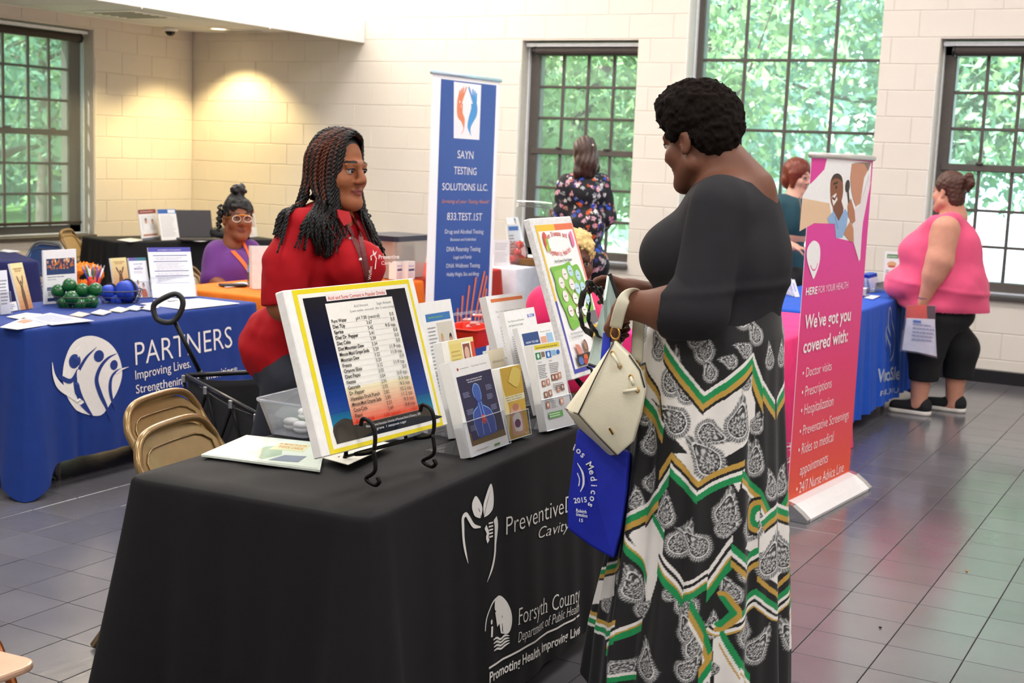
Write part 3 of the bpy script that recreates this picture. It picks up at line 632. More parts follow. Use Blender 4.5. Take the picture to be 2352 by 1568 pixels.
# ================================================================== TABLES AND CLOTHS
class Plane:
    """a flat face in the hall; uv() reads where a photo pixel falls on it, in metres"""
    def __init__(s, o, u, v): s.o = Vector(o); s.u = Vector(u).normalized(); v = Vector(v); s.v = (v-s.u*v.dot(s.u)).normalized(); s.n = s.u.cross(s.v)
    def hit(s, x, y): D = Vector(ray(x, y)); c = Vector(CO); return c+D*((s.o-c).dot(s.n)/D.dot(s.n))
    def uv(s, x, y): p = s.hit(x, y)-s.o; return p.dot(s.u), p.dot(s.v)
    def U(s, pts): return [s.uv(*p) for p in pts]
    def at(s, u, v, z=0): return s.o+s.u*u+s.v*v+s.n*z
class Cloth:
    def __init__(s, T, a, b, z, drop, amp=.006, seed=1, flare=.03, corner=.05, cdrop=.0, rc=.025, wl=(.11, .19, .33), fl=None):
        s.T = T; s.a, s.b, s.z = a, b, z; s.drop = drop; s.amp = amp; s.flare = flare; s.corner = corner; s.cdrop = cdrop; s.rc = rc; R = random.Random(seed); s.ph = [R.uniform(0, 6) for _ in wl]; s.wl = wl; s.P = 4*(a+b); s.fl = fl
        s.cs = [0, 2*a, 2*a+2*b, 4*a+2*b, s.P]
    def edge(s, q):
        """perimeter point and outward normal; q=0 at (-a,-b), running +x along the front"""
        q %= s.P; a, b = s.a, s.b
        for k, (L, o, d, n) in enumerate(((2*a, (-a, -b), (1, 0), (0, -1)), (2*b, (a, -b), (0, 1), (1, 0)), (2*a, (a, b), (-1, 0), (0, 1)), (2*b, (-a, b), (0, -1), (-1, 0)))):
            if q <= L:
                p = (o[0]+d[0]*q, o[1]+d[1]*q); r = s.rc; nn = Vector((n[0], n[1], 0)); e = min(q, L-q)
                if e < r*2.5:
                    f = 1-e/(r*2.5); o2 = -1 if q < L/2 else 1; nn = (nn+Vector((d[0], d[1], 0))*o2*f).normalized(); p = (p[0]-nn.x*r*f*f*.6, p[1]-nn.y*r*f*f*.6)
                return Vector((p[0], p[1], 0)), nn
            q -= L
    def dc(s, q): q %= s.P; return min(abs(q-c) for c in s.cs)
    def pos(s, q, t, lift=0):
        p, n = s.edge(q); c = math.exp(-(s.dc(q)/.09)**2); D = min(s.drop(q % s.P)+s.cdrop*c, s.z-.006)
        fold = s.amp*sum(math.sin(2*PI*q/w+f) for w, f in zip(s.wl, s.ph))*(.35+min(1, s.dc(q)/.5)*.65)
        g = s.fl(q % s.P) if s.fl else 1.0
        out = (s.flare*t+fold*g*(t**.8)+s.corner*c*t**1.1)+lift; r = .012
        e = min(1, t*D/r) if D > 0 else 1
        return s.T @ (p+n*(out-r*(1-math.sin(e*PI/2))*.6)+Vector((0, 0, s.z-D*t)))
    def mesh(s, name, m, parent, ns=420, nt=22):
        mb = MB(); ts = [0, .004, .01, .02]+[.02+.98*(k/nt) for k in range(1, nt+1)]; qs = [s.P*k/ns for k in range(ns)]
        vs = [s.pos(q, t) for t in ts for q in qs]; fs = [(j*ns+i, (j+1)*ns+i, (j+1)*ns+(i+1) % ns, j*ns+(i+1) % ns) for j in range(len(ts)-1) for i in range(ns)]
        rings = (.9, .75, .55, .3, .1); base = len(vs)
        for k, f in enumerate(rings):
            for q in qs:
                p, n = s.edge(q); w_ = .0016*(math.sin(p.x*f*23+s.ph[0])+math.sin(p.y*f*31+p.x*f*9)); vs.append(s.T @ Vector((p.x*f, p.y*f, s.z+.001+w_)))
        prev = 0
        for k in range(len(rings)):
            c = base+k*ns; fs += [(prev+i, prev+(i+1) % ns, c+(i+1) % ns, c+i) for i in range(ns)]; prev = c
        fs.append(tuple(prev+i for i in range(ns))); mb.add(vs, fs)
        o = mb.build(name, m, parent, smooth=True, world=True); return o
    def front(s):
        """plane of the front side (unfolded), origin at its upper left corner, v up"""
        return Plane(s.T @ Vector((-s.a, -s.b, s.z)), s.T.to_3x3() @ Vector((1, 0, 0)), (0, 0, 1))
    def fn(s, off=.002): 
        def f(u, v, z): q = min(max(u, 0), 2*s.a-.001); D = s.drop(q); return s.pos(q, -v/D, off+z)
        return f
def table_under(cx, cy, rz, a, b, label, z=.735):
    r = empty('folding_table', (cx, cy, 0), label, 'table', rz=rz)
    MB().box((0, 0, z-.02), (2*a-.03, 2*b-.03, .035), ch=.01).build('tabletop', mat('grey_plastic', '#a8a6a0', .5), r)
    for sx in (-1, 1):
        x = sx*(a-.25); MB().tube(smooth_path([(x, -b+.12, z-.04), (x, -b+.1, .03), (x, -b+.12, .013), (x, 0, .013), (x, b-.12, .013), (x, b-.1, .03), (x, b-.12, z-.04)], 3), .012, 8).build('leg', mat('grey_steel', '#6d6d70', .35, metal=.8), r, smooth=True)
    return r
def cloth_mat(nm, c, rough=.85, sheen=.05, bump=.25): return mat(nm, c, rough, var=.06, vscale=14, bump=bump, bscale=420, sheen=sheen, spec=.25, bdist=.001)
def RT(cx, cy, deg): return Matrix.Translation((cx, cy, 0)) @ Matrix.Rotation(math.radians(deg), 4, 'Z')
WHT = '#ece8e2'
# ---- main table
MT = RT(-2.13, 3.42, 93.6)
table_under(-2.13, 3.42, math.radians(93.6), .915, .36, 'folding table hidden under the black cloth with white lettering')
def _dm(q): return .745-.07 if q < 1.83 else (.745-.09 if q > 3.66+.72-.001 else .6)
MC = Cloth(MT, .925, .365, .752, _dm, amp=.006, seed=4, flare=.05, corner=.11, cdrop=.32, rc=.03, wl=(.15, .27, .43), fl=lambda q: .35+1.1*max(0, (q-.9)) if q < 1.85 else 2.2)
M_BLK = cloth_mat('black_cloth', '#121112', .75, .02)
mc = empty('tablecloth', (-2.13, 3.42, 0), 'black cloth with white dental and county lettering draped over the nearest table', 'tablecloth')
MC.mesh('cloth', M_BLK, mc, 520, 26)
FP = MC.front(); S = Sheet(1.8, .7, MC.fn(.0025)); S._z = lambda: 0.0
def tx(S, P, t, a, b, size, col=WHT, **k):
    """text with its baseline from photo pixel a to pixel b on plane P"""
    p, q = P.uv(*a), P.uv(*b); S.text(t, p[0], p[1], size, col, width=math.hypot(q[0]-p[0], q[1]-p[1]), ang=math.atan2(q[1]-p[1], q[0]-p[0]), **k)
def ptx(S, P, t, a, b, c, col=WHT, **k):
    """as tx, cap height read from pixel c above a"""
    p, q, r = P.uv(*a), P.uv(*b), P.uv(*c); tx(S, P, t, a, b, (r[1]-p[1])/.729, col, **k)
ptx(S, FP, 'PreventiveDentalHealth', (1147, 1227), (1420, 1125), (1147, 1185), w=2, cut=.03)
ptx(S, FP, 'Cavity Free Forever', (1218, 1236), (1420, 1170), (1219, 1210), w=2, shear=.25, cut=.03)
ptx(S, FP, 'Forsyth County', (1160, 1430), (1304, 1373), (1161, 1391), w=2, serif=True, cut=.03)
ptx(S, FP, 'Department of Public Health', (1157, 1470), (1300, 1396), (1158, 1446), w=2, serif=True, shear=.2, cut=.03)
ptx(S, FP, 'Promoting Health, Improving Lives', (1088, 1560), (1300, 1445), (1088, 1537), w=1, cut=.03)
S.strip(FP.U([(1090+(210*i/12), 1527-(121*i/12)) for i in range(13)]), .006, WHT)
# the leafy figure with a toothbrush
def px1(p): return [(1000+x/3.087, 1060+y/3.087) for x, y in p]
def brush(S, P, pts, w, col=WHT): p = smooth_path([(*a, b) for a, b in zip(P.U(pts), w)], 5); S.strip([q[:2] for q in p], [q[2] for q in p], col)
def leaf(S, P, pts, col=WHT): S.poly([q[:2] for q in smooth_path(P.U(pts+[pts[0]]), 4)][:-1], col, .035)
brush(S, FP, px1([(290, 458), (245, 450), (215, 400), (195, 370), (172, 395), (168, 460), (166, 540), (172, 620), (187, 712)]), [.004, .012, .014, .012, .014, .014, .012, .011, .002])
leaf(S, FP, px1([(240, 330), (245, 285), (272, 240), (300, 285), (310, 330), (300, 375), (290, 395), (255, 380)]))
leaf(S, FP, px1([(318, 390), (316, 320), (335, 250), (380, 152), (394, 230), (385, 320), (355, 365)]))
brush(S, FP, px1([(275, 290), (293, 360), (295, 395)]), [.001, .003, .002], '#1c1a1b'); brush(S, FP, px1([(372, 210), (340, 300), (316, 388)]), [.001, .003, .002], '#1c1a1b')
brush(S, FP, px1([(395, 395), (400, 440), (395, 500), (385, 570), (375, 650), (350, 740), (306, 842)]), [.022, .024, .02, .013, .012, .011, .001])
brush(S, FP, px1([(322, 455), (335, 500), (328, 530), (335, 560)]), [.014, .014, .014, .014])
for k in range(5): S.strip(FP.U(px1([(345-3*k*.3, 432+24*k), (378-2*k, 424+24*k)])), .0045, WHT)
# county seal
def px2(p): return px1(p)
leaf(S, FP, px2([(385, 1200), (372, 1080), (350, 1000), (372, 945), (405, 940), (440, 985), (460, 1060), (455, 1140), (430, 1200)]))
brush(S, FP, px2([(272, 1185), (283, 1110), (305, 1045), (340, 980), (385, 942)]), [.004, .005, .005, .006, .005])
for a, b, c in (((360, 1010), (372, 1140), .022), ((318, 1120), (312, 1225), .012)): S.ell(*FP.uv(*px2([a])[0]), c*.5, c*.6, WHT, 10); S.strip(FP.U(px2([(a[0]+2, a[1]+30), b])), c, WHT)
S.ell(*FP.uv(*px2([(416, 1068)])[0]), .006, .008, '#1c1a1b', 10); brush(S, FP, px2([(372, 1060), (405, 1085), (432, 1120)]), [.003, .005, .003], '#1c1a1b'); S.strip(FP.U(px2([(395, 1090), (400, 1195)])), .006, '#1c1a1b'); S.strip(FP.U(px2([(422, 1110), (416, 1170)])), .004, '#1c1a1b')
for k in range(4): brush(S, FP, px2([(322, 1245+25*k), (350, 1230+25*k), (380, 1240+22*k), (410, 1215+22*k), (436, 1215+18*k-k*2)]), [.003, .006, .006, .006, .002])
S.build('lettering', mc, .7, world=True)
# ---- blue PARTNERS table
table_under(-5.03, 4.93, PI/2, .76, .36, 'folding table hidden under the royal blue lettered cloth')
BC = Cloth(RT(-5.03, 4.92, 90), .80, .385, .752, lambda q: .615, amp=.006, seed=9, flare=.03, corner=.09, cdrop=.135, wl=(.13, .24, .41), fl=lambda q: (.45 if .3 < q < 1.35 else 1.4) if q < 1.6 else 1.5)
M_BLU = cloth_mat('royal_blue_cloth', '#18357f', .75, .05)
bc = empty('tablecloth', (-5.03, 4.92, 0), 'royal blue cloth with white round logo and large capital lettering', 'tablecloth'); BC.mesh('cloth', M_BLU, bc, 460, 22)
BP = BC.front(); S = Sheet(1.6, .6, BC.fn(.0025)); S._z = lambda: .0; KB = '#18357f'
ptx(S, BP, 'PARTNERS', (303, 839), (531, 796), (303, 783), w=2, cut=.03)
ptx(S, BP, 'Improving Lives.', (304, 871), (435, 842), (304, 849), w=0, cut=.03)
ptx(S, BP, 'Strengthening Communities', (305, 903), (530, 857), (305, 882), w=0, cut=.03); ptx(S, BP, '®', (530, 850), (537, 848), (530, 843), w=0)
def px3(p): return [(x/3.41, 440+y/3.41) for x, y in p]
S2 = S
c0 = BP.uv(*px3([(715, 1400)])[0]); 
leaf(S, BP, px3([(470, 1455), (490, 1330), (540, 1215), (620, 1145), (720, 1128), (820, 1165), (895, 1240), (935, 1340), (940, 1440), (905, 1545), (835, 1650), (760, 1745), (640, 1735), (560, 1690), (500, 1600)]))
S._z = lambda: .0012
for x, y, r in ((572, 1326, .046), (760, 1285, .039), (875, 1354, .033)): u = BP.uv(*px3([(x, y)])[0]); S.ell(u[0], u[1], r*.80, r*.72, KB, 20)
brush(S, BP, px3([(440, 1440), (520, 1480), (575, 1440), (660, 1300), (745, 1215)]), [.02, .022, .02, .014, .002], KB)
brush(S, BP, px3([(575, 1450), (590, 1560), (630, 1660), (700, 1760)]), [.03, .034, .03, .004], KB)
brush(S, BP, px3([(900, 1265), (830, 1300), (770, 1370), (735, 1470), (760, 1580), (800, 1680), (830, 1790)]), [.002, .012, .019, .024, .024, .016, .004], KB)
brush(S, BP, px3([(980, 1375), (900, 1400), (850, 1450), (835, 1540), (850, 1640), (872, 1700)]), [.002, .011, .016, .02, .014, .003], KB)
S._z = lambda: .002
brush(S, BP, px3([(393, 1330), (405, 1430), (450, 1520), (540, 1590), (620, 1650)]), [.003, .016, .03, .03, .02]); brush(S, BP, px3([(990, 1368), (930, 1392), (890, 1420)]), [.002, .009, .01])
S.build('lettering', bc, .7, world=True)
# ---- the other tables
def simple_table(cx, cy, deg, a, b, col, nm, lab_t, lab_c, drop, seed, amp=.009, cd=.1, **k):
    table_under(cx, cy, math.radians(deg), a-.02, b-.02, lab_t)
    c = Cloth(RT(cx, cy, deg), a, b, .752, drop if callable(drop) else (lambda q: drop), amp=amp, seed=seed, flare=.03, corner=.06, cdrop=cd, **k)
    r = empty('tablecloth', (cx, cy, 0), lab_c, 'tablecloth'); c.mesh('cloth', cloth_mat(nm, col), r, 300, 14); return c, r
OC, _ = simple_table(-5.1, 6.72, 90, .80, .39, '#e8761f', 'orange_cloth', 'folding table hidden under the orange cloth', 'bright orange cloth on the table behind the woman in red', .6, 11)
RC, _ = simple_table(-5.2, 8.14, 90, .62, .39, '#b02f20', 'red_cloth', 'folding table hidden under the brick red cloth', 'brick red cloth on the table right behind the blue testing banner', .66, 12)
WC, wcl = simple_table(-5.16, 9.56, 90, .68, .40, '#e6e6ee', 'white_cloth', 'folding table hidden under the white cloth', 'white cloth on the table in front of the woman in floral print', .66, 13)
KC, _ = simple_table(-8.2, 9.05, 72, .80, .34, '#1b1b1d', 'black_cloth2', 'folding table hidden under the plain black cloth by the corner', 'plain black cloth on the table near the wall corner', .62, 14)
DC, _ = simple_table(-7.75, 6.25, 60, .5, .40, '#25285a', 'navy_cloth', 'folding table hidden under the navy cloth at the left edge', 'dark navy cloth on the table at the left edge', .62, 15)
RBC, rbc = simple_table(-2.36, 8.72, 90, .95, .39, '#1e50b8', 'cobalt_cloth', 'folding table hidden under the bright cobalt cloth', 'bright cobalt blue cloth on the table before the woman in pink', lambda q: .66, 16, cd=.08, amp=.011)
PKC, pkc = simple_table(-2.30, 6.86, 90, .80, .38, '#e8327e', 'magenta_cloth', 'folding table hidden under the magenta cloth', 'magenta cloth on the table hidden behind the pink banner', .70, 17, amp=.004)
# town emblem on the cobalt cloth, the letter on the magenta one, the mark on the white one
P = RBC.front(); S = Sheet(1, 1, RBC.fn(.003)); S._z = lambda: 0.0; sil = '#a9b4c8'
def px4(p): return [(1740+x/2.9036, 680+y/2.9036) for x, y in p]
brush(S, P, px4([(845, 430), (838, 330), (838, 250), (850, 205), (862, 330), (860, 430), (875, 425), (893, 330), (897, 240), (890, 150), (878, 75), (868, 150), (866, 230), (880, 330)]), [.012]*14, sil)
ptx(S, P, 'Winston-Salem', (2010, 876), (2053, 868), (2010, 846), sil, w=1); S.strip(P.U([(2008, 890), (2052, 876)]), .012, sil); ptx(S, P, 'FOR ALL OF US', (2009, 908), (2047, 899), (2009, 896), sil, w=0)
S.build('emblem', rbc, .6, world=True)
P = PKC.front(); S = Sheet(1, 1, PKC.fn(.003)); S._z = lambda: 0.0; ptx(S, P, 'e', (1770, 1068), (1812, 1052), (1770, 1000), '#f6e6ee', w=1); S.build('lettering', pkc, .6, world=True)
P = WC.front(); S = Sheet(1, 1, WC.fn(.003)); S._z = lambda: 0.0; S.rect(*P.uv(1224, 676), *P.uv(1230, 664), '#2447a8'); S.rect(*P.uv(1230, 676), *P.uv(1236, 668), '#2447a8'); S.rect(*P.uv(1236, 672), *P.uv(1262, 667), '#c2392f'); S.build('emblem', wcl, .6, world=True)

# ================================================================== BANNERS
def banner_stand(name, A, B, h, label, base_label=None, bh=.085, top='#cfd8dc'):
    """A, B: lower corners of the fabric; stands on the floor"""
    A = Vector((A[0], A[1], 0)); B = Vector((B[0], B[1], 0)); r = empty(name, (A+B)/2, label, 'banner'); w = (B-A).length
    T = frame((A-(A+B)/2), B-A, (0, 0, 1)); P = Plane(A, B-A, (0, 0, 1))
    MB().box((w/2, (bh+h)/2, 0), (w, h-bh, .0016), T).build('fabric', mat(name+'_fabric', '#ffffff', .55, var=.01), r)
    M_AL = mat('silver_aluminium', '#d9dadb', .28, metal=.7, var=.03)
    MB().tube([T @ Vector((-.012, h, 0)), T @ Vector((w+.012, h, 0))], .014, 10).build('top_rail', mat(name+'_rail', top, .3, metal=.3), r, smooth=True)
    prof = [(-.11, .004), (-.115, .02), (-.085, .045), (-.04, .075), (0, bh), (.04, .075), (.085, .045), (.115, .02), (.11, .004)]
    for nm, x0, x1, m in (('base', .012, w-.012, mat('base_white', '#efeff0', .3, metal=.15, var=.02)), ('end_cap', -.03, .012, mat('chrome_cap', '#c9ccd0', .15, metal=.9)), ('end_cap', w-.012, w+.03, mat('chrome_cap'))):
        mb = MB(); mb.prism([(z, y) for z, y in prof], x1-x0, T @ Matrix(((0, 0, 1, x0), (0, 1, 0, 0), (-1, 0, 0, 0), (0, 0, 0, 1)))); mb.build(nm, m, r)
    MB().tube([T @ Vector((w/2, .05, -.02)), T @ Vector((w/2, h-.02, -.02))], .007, 6).build('support_pole', M_AL, r)
    S = Sheet(w, h, lambda u, v, z: P.at(u, v, z+.0009)-r.location); return r, P, S, w
# ---- SAYN banner
r, P, S, w = banner_stand('testing_banner', (-4.533, 7.24), (-4.483, 8.01), 2.09, 'tall blue roll-up testing banner with white edges and orange fan lines', top='#b9d2dc')
BLU = '#2d4f9e'; U = P.U
uL, uR = [(P.uv(*a_)[0]+P.uv(*b_)[0])/2 for a_, b_ in (((1007, 175), (1002, 690)), ((1138, 192), (1121, 740)))]; S.rect(uL, .09, uR, 2.055, BLU)
def px5(p): return [(880+x/2.45, 140+y/2.45) for x, y in p]
S.poly(U(px5([(397, 116), (551, 135), (540, 444), (396, 434)])), '#f4f2f3')
ORG, SKY = '#e8875a', '#4a98d8'
for col, pts in ((ORG, [(432, 418), (450, 385), (440, 345), (418, 315), (414, 260), (420, 205), (430, 240), (445, 290), (458, 330), (452, 390)]), (SKY, [(494, 424), (474, 375), (478, 330), (490, 285), (503, 240), (512, 215), (528, 250), (526, 305), (505, 345), (490, 380)])): S.poly([q[:2] for q in smooth_path(U(px5(pts+[pts[0]])), 3)][:-1], col)
for x, y, x2, y2 in ((420, 230, 432, 165), (430, 225, 442, 155), (440, 220, 452, 148), (428, 260, 468, 146), (440, 290, 444, 238)): S.strip(U(px5([(x, y), (x2, y2)])), [.022, .012], ORG)
for x, y, x2, y2 in ((520, 235, 524, 180), (512, 225, 515, 168), (505, 222, 503, 158), (515, 260, 480, 146), (500, 290, 497, 240)): S.strip(U(px5([(x, y), (x2, y2)])), [.022, .012], SKY)
for t, a, b, c, kw in (('SAYN', (1049, 363), (1087, 365), (1049, 344), {}), ('TESTING', (1041, 399), (1094, 402), (1041, 381), {}), ('SOLUTIONS LLC.', (1014, 436), (1120, 438), (1014, 419), {}), ('833.TEST.1ST', (1025, 505), (1106, 506), (1025, 487), {})): ptx(S, P, t, a, b, c, '#f2f2f4', serif=True, **kw)
ptx(S, P, 'Servicing all your Testing Needs!', (1012, 466), (1121, 467), (1012, 457), '#e0906c', shear=.5)
for t, a, b, c in (('Drug and Alcohol Testing', (1020, 536), (1109, 536), (1020, 526)), ('Business and Individual', (1033, 553), (1092, 552), (1033, 546)), ('DNA Paternity Testing', (1024, 577), (1102, 576), (1024, 566)), ('Legal and Family', (1040, 594), (1082, 593), (1040, 586)), ('DNA Wellness Testing', (1023, 615), (1101, 613), (1023, 605)), ('Healthy Weight, Skin, and Allergy', (1024, 634), (1099, 632), (1024, 625))): ptx(S, P, t, a, b, c, '#e8eaf2', serif=True, w=0)
for k, (x0, y0, x1, y1) in enumerate(((415, 1540, 417, 1390), (432, 1560, 445, 1320), (455, 1570, 482, 1262), (478, 1575, 520, 1215), (500, 1578, 568, 1182), (520, 1580, 580, 1208), (540, 1580, 578, 1280), (556, 1580, 577, 1350), (566, 1582, 575, 1430))):
    S.strip([q[:2] for q in smooth_path(U(px5([(x0, y0), ((x0*.72+x1*.28), (y0*.6+y1*.4)), (x1, y1)])), 4)], .02, '#e5794f')
ptx(S, P, 'sayntestingsolutions.com', (1015, 728), (1111, 716), (1015, 718), '#eeeef2', w=0); ptx(S, P, 'sayntestingsolutions', (1020, 760), (1108, 742), (1020, 747), '#eeeef2', w=0)
S.build('printed_graphics', r, .45)
# ---- pink health banner
r, P, S, w = banner_stand('health_banner', (-1.702, 5.884), (-1.624, 6.673), 1.655, 'pink to orange roll-up health banner on a white base in the aisle', top='#cfc9c4')
U = P.U
def lerp(a, b, t): return tuple(x+(y-x)*t for x, y in zip(a, b))
g0, g1, g2 = lin('#e0359c'), lin('#e63a72'), lin('#e8512f')
nb = 40
for k in range(nb):
    a, b = .085+(1.655-.085)*k/nb, .085+(1.655-.085)*(k+1)/nb; t = k/nb; S.rect(0, a, w, b, lerp(g2, g1, t/.35) if t < .35 else lerp(g1, g0, min(1, (t-.35)/.4))); S.k -= 1
S.k += 1
def px6(p): return [(1740+x/3.4085, 320+y/3.4085) for x, y in p]
S.poly(U(px6([(540, 150), (890, 178), (880, 330), (820, 640), (800, 950), (745, 800), (610, 770), (600, 660), (440, 655), (325, 720), (350, 440), (400, 360), (450, 310), (520, 235)])), '#f3f1f0')
S.poly(U(px6([(350, 460), (560, 500), (585, 660), (440, 655), (325, 720)])), '#e6c3a0')
# the pictured boy and the person examining his ear, as flat print
S.poly([q[:2] for q in smooth_path(U(px6([(565, 390), (570, 320), (600, 272), (640, 280), (665, 340), (665, 430), (645, 500), (600, 545), (570, 490), (565, 390)])), 3)][:-1], '#8a5236')
S.poly(U(px6([(585, 520), (650, 470), (670, 540), (660, 620), (620, 680), (590, 600)])), '#7a4630')
S.poly([q[:2] for q in smooth_path(U(px6([(570, 330), (590, 280), (625, 266), (655, 290), (664, 340), (640, 312), (605, 305), (570, 330)])), 3)][:-1], '#3a241c')
S.poly(U(px6([(575, 450), (612, 420), (622, 470), (590, 522)])), '#f0e8e4'); S.strip(U(px6([(580, 455), (600, 470), (615, 440)])), .012, '#6d2f26'); S.strip(U(px6([(590, 350), (625, 335)])), .01, '#241512'); S.ell(*U(px6([(612, 375)]))[0], .012, .008, '#1e1210', 10)
S.poly(U(px6([(540, 620), (590, 560), (630, 640), (680, 540), (705, 580), (690, 700), (660, 770), (610, 770), (600, 660), (560, 660)])), '#8fb2dc'); S.strip(U(px6([(600, 600), (625, 700)])), .01, '#6f93c4')
S.poly(U(px6([(735, 190), (855, 185), (860, 240), (830, 300), (815, 400), (800, 500), (765, 525), (745, 470), (730, 400), (722, 300)])), '#c98d70'); S.poly(U(px6([(740, 182), (885, 178), (860, 250), (830, 190)])), '#8a7568'); S.poly(U(px6([(800, 510), (870, 270), (880, 340), (820, 650), (790, 960), (750, 820), (740, 640), (770, 540)])), '#ece2e4')
S.strip(U(px6([(700, 350), (705, 430), (718, 560), (728, 640)])), [.02, .02, .016, .02], '#33302f'); S.ell(*U(px6([(700, 365)]))[0], .03, .03, '#26221f', 12)
S.poly(U(px6([(700, 520), (725, 460), (755, 560), (760, 640), (735, 660), (705, 600)])), '#b87858'); S.poly(U(px6([(690, 690), (720, 640), (745, 700), (745, 800), (720, 800), (670, 740)])), '#c48660')
# white pin with a smile
S.poly([q[:2] for q in smooth_path(U(px6([(430, 1095), (400, 1010), (380, 930), (385, 850), (430, 792), (475, 820), (485, 890), (475, 980), (448, 1060), (430, 1095)])), 4)][:-1], '#f5f2f2'); S.strip([q[:2] for q in smooth_path(U(px6([(408, 985), (425, 1020), (448, 1015), (465, 970)])), 4)], .006, '#e0359c')
ptx(S, P, 'HERE', (1848, 678), (1875, 674), (1849, 660), '#faf2f6', w=1); ptx(S, P, 'FOR YOUR HEALTH', (1877, 673), (1946, 661), (1877, 656), '#f6e6f0', w=2)
ptx(S, P, "We've got you", (1847, 755), (1952, 736), (1848, 722), '#fbf4f6', w=1, width=None) if 0 else None
for t, a, b, c, wt in (("We've got you", (1846, 755), (1952, 735), (1846, 722), 1), ('covered with:', (1842, 811), (1945, 783), (1842, 779), 1), ('• Doctor visits', (1840, 868), (1908, 849), (1840, 845), 2), ('• Prescriptions', (1838, 913), (1908, 889), (1838, 888), 2), ('• Hospitalization', (1836, 955), (1912, 930), (1836, 929), 2), ('• Preventative Screenings', (1833, 1002), (1947, 960), (1833, 978), 2), ('• Rides to medical', (1830, 1046), (1912, 1012), (1830, 1020), 2), ('appointments', (1834, 1092), (1899, 1060), (1834, 1066), 2), ('• 24/7 Nurse Advice Line', (1825, 1136), (1935, 1082), (1825, 1110), 2)): ptx(S, P, t, a, b, c, '#fbeef0', w=wt)
S.build('printed_graphics', r, .4)

# ================================================================== FOLDING CHAIRS
def folding_chair(loc, deg, label, metal, pan, group=None):
    r = empty('folding_chair', loc, label, 'chair', group, rz=math.radians(deg)); fm = mat('chair_'+metal, metal, .3, metal=.55, var=.05, coat=.3); pm = mat('pan_'+pan, pan, .35, metal=.35, var=.05, coat=.3)
    hw = .215
    # tall frame: front feet, up past the seat, over the back (faces +y)
    pts = smooth_path([(-hw, .26, .01), (-hw, .10, .38), (-hw, -.12, .66), (-hw+.01, -.165, .735), (-hw+.07, -.185, .785), (0, -.19, .795), (hw-.07, -.185, .785), (hw-.01, -.165, .735), (hw, -.12, .66), (hw, .10, .38), (hw, .26, .01)], 5)
    MB().tube(pts, .0125, 8).build('tall_frame', fm, r, smooth=True)
    for sx in (-1, 1): MB().tube(smooth_path([(sx*(hw-.03), -.30, .01), (sx*(hw-.03), -.1, .28), (sx*(hw-.03), .06, .43)], 4), .0115, 8).build('leg', fm, r, smooth=True)
    for y, z, x in ((.19, .15, hw), (-.24, .10, hw-.03)): MB().tube([(-x, y, z), (x, y, z)], .008, 6).build('cross_bar', fm, r)
    # seat pan
    mb = MB(); po = rrect(.40, .40, .05, 4); mb.prism(po, .018, Matrix.Translation((0, .03, .43)) @ Matrix.Rotation(math.radians(4), 4, 'X')); bevel_mod(mb.build('seat', pm, r), .006)
    # curved back panel with a raised rim
    def bp(u, v, off=0.0):
        x = (u-.5)*2*(hw-.008); top = .775-.075*max(0, abs(x)-(hw-.10))**2/.01; z = .545+(top-.545)*v; y = -.062-.13*(z-.545)/.23*.95; return (x, y-.022*(1-(2*u-1)**2)+off, z)
    mb = MB(); mb.grid(lambda u, v: bp(u, v, .004), 18, 10); mb.grid(lambda u, v: bp(u, v, -.004), 18, 10, flip=True); mb.build('backrest', pm, r, smooth=True)
    MB().tube([bp(.07+.86*u, .1+.76*v, .008) for u, v in [(i/12, 0) for i in range(13)]+[(1, j/6) for j in range(1, 7)]+[(1-i/12, 1) for i in range(1, 13)]+[(0, 1-j/6) for j in range(1, 6)]], .003, 5, closed=True).build('back_rim', fm, r, smooth=True)
    return r
TAN, TANP = '#8f7349', '#a08457'
p = Wz(500, 985, .79); folding_chair((p.x+.04, p.y+.0, 0), -78, 'tan metal folding chair nearest the black tablecloth, in front of its twin', TAN, TANP, 'tan folding chairs')
p = Wz(455, 925, .79); folding_chair((p.x+.02, p.y+.03, 0), -78, 'tan metal folding chair behind the one touching the black tablecloth', TAN, TANP, 'tan folding chairs')
p = Wz(100, 1528, .45); e1 = (Wz(0, 1494, .45)-p); an = math.atan2(e1.y, e1.x); cdir = Vector((math.cos(an), math.sin(an), 0)); pdir = Vector((-cdir.y, cdir.x, 0)); p = p+cdir*.2+pdir*.2; q = Matrix.Rotation(an+PI/2, 4, 'Z') @ Vector((0, .03, 0))
folding_chair((p.x-q.x, p.y-q.y, 0), math.degrees(an)+90, 'brown metal folding chair cut off by the bottom left corner', '#8a4a1e', '#c09a80')
p = Wz(240, 532, .79); folding_chair((p.x-.1, p.y-.1, 0), -60, 'tan folding chair at the black table below the left window', TAN, TANP, 'tan folding chairs')
p = Wz(62, 560, .79); c = folding_chair((p.x, p.y, 0), 170, 'blue plastic folding chair with a slotted back below the left window', '#8b9096', '#2f5796')
p = Wz(470, 625, .79); folding_chair((p.x-.15, p.y+.1, 0), -90, 'tan folding chair under the seated woman in purple', TAN, TANP, 'tan folding chairs')
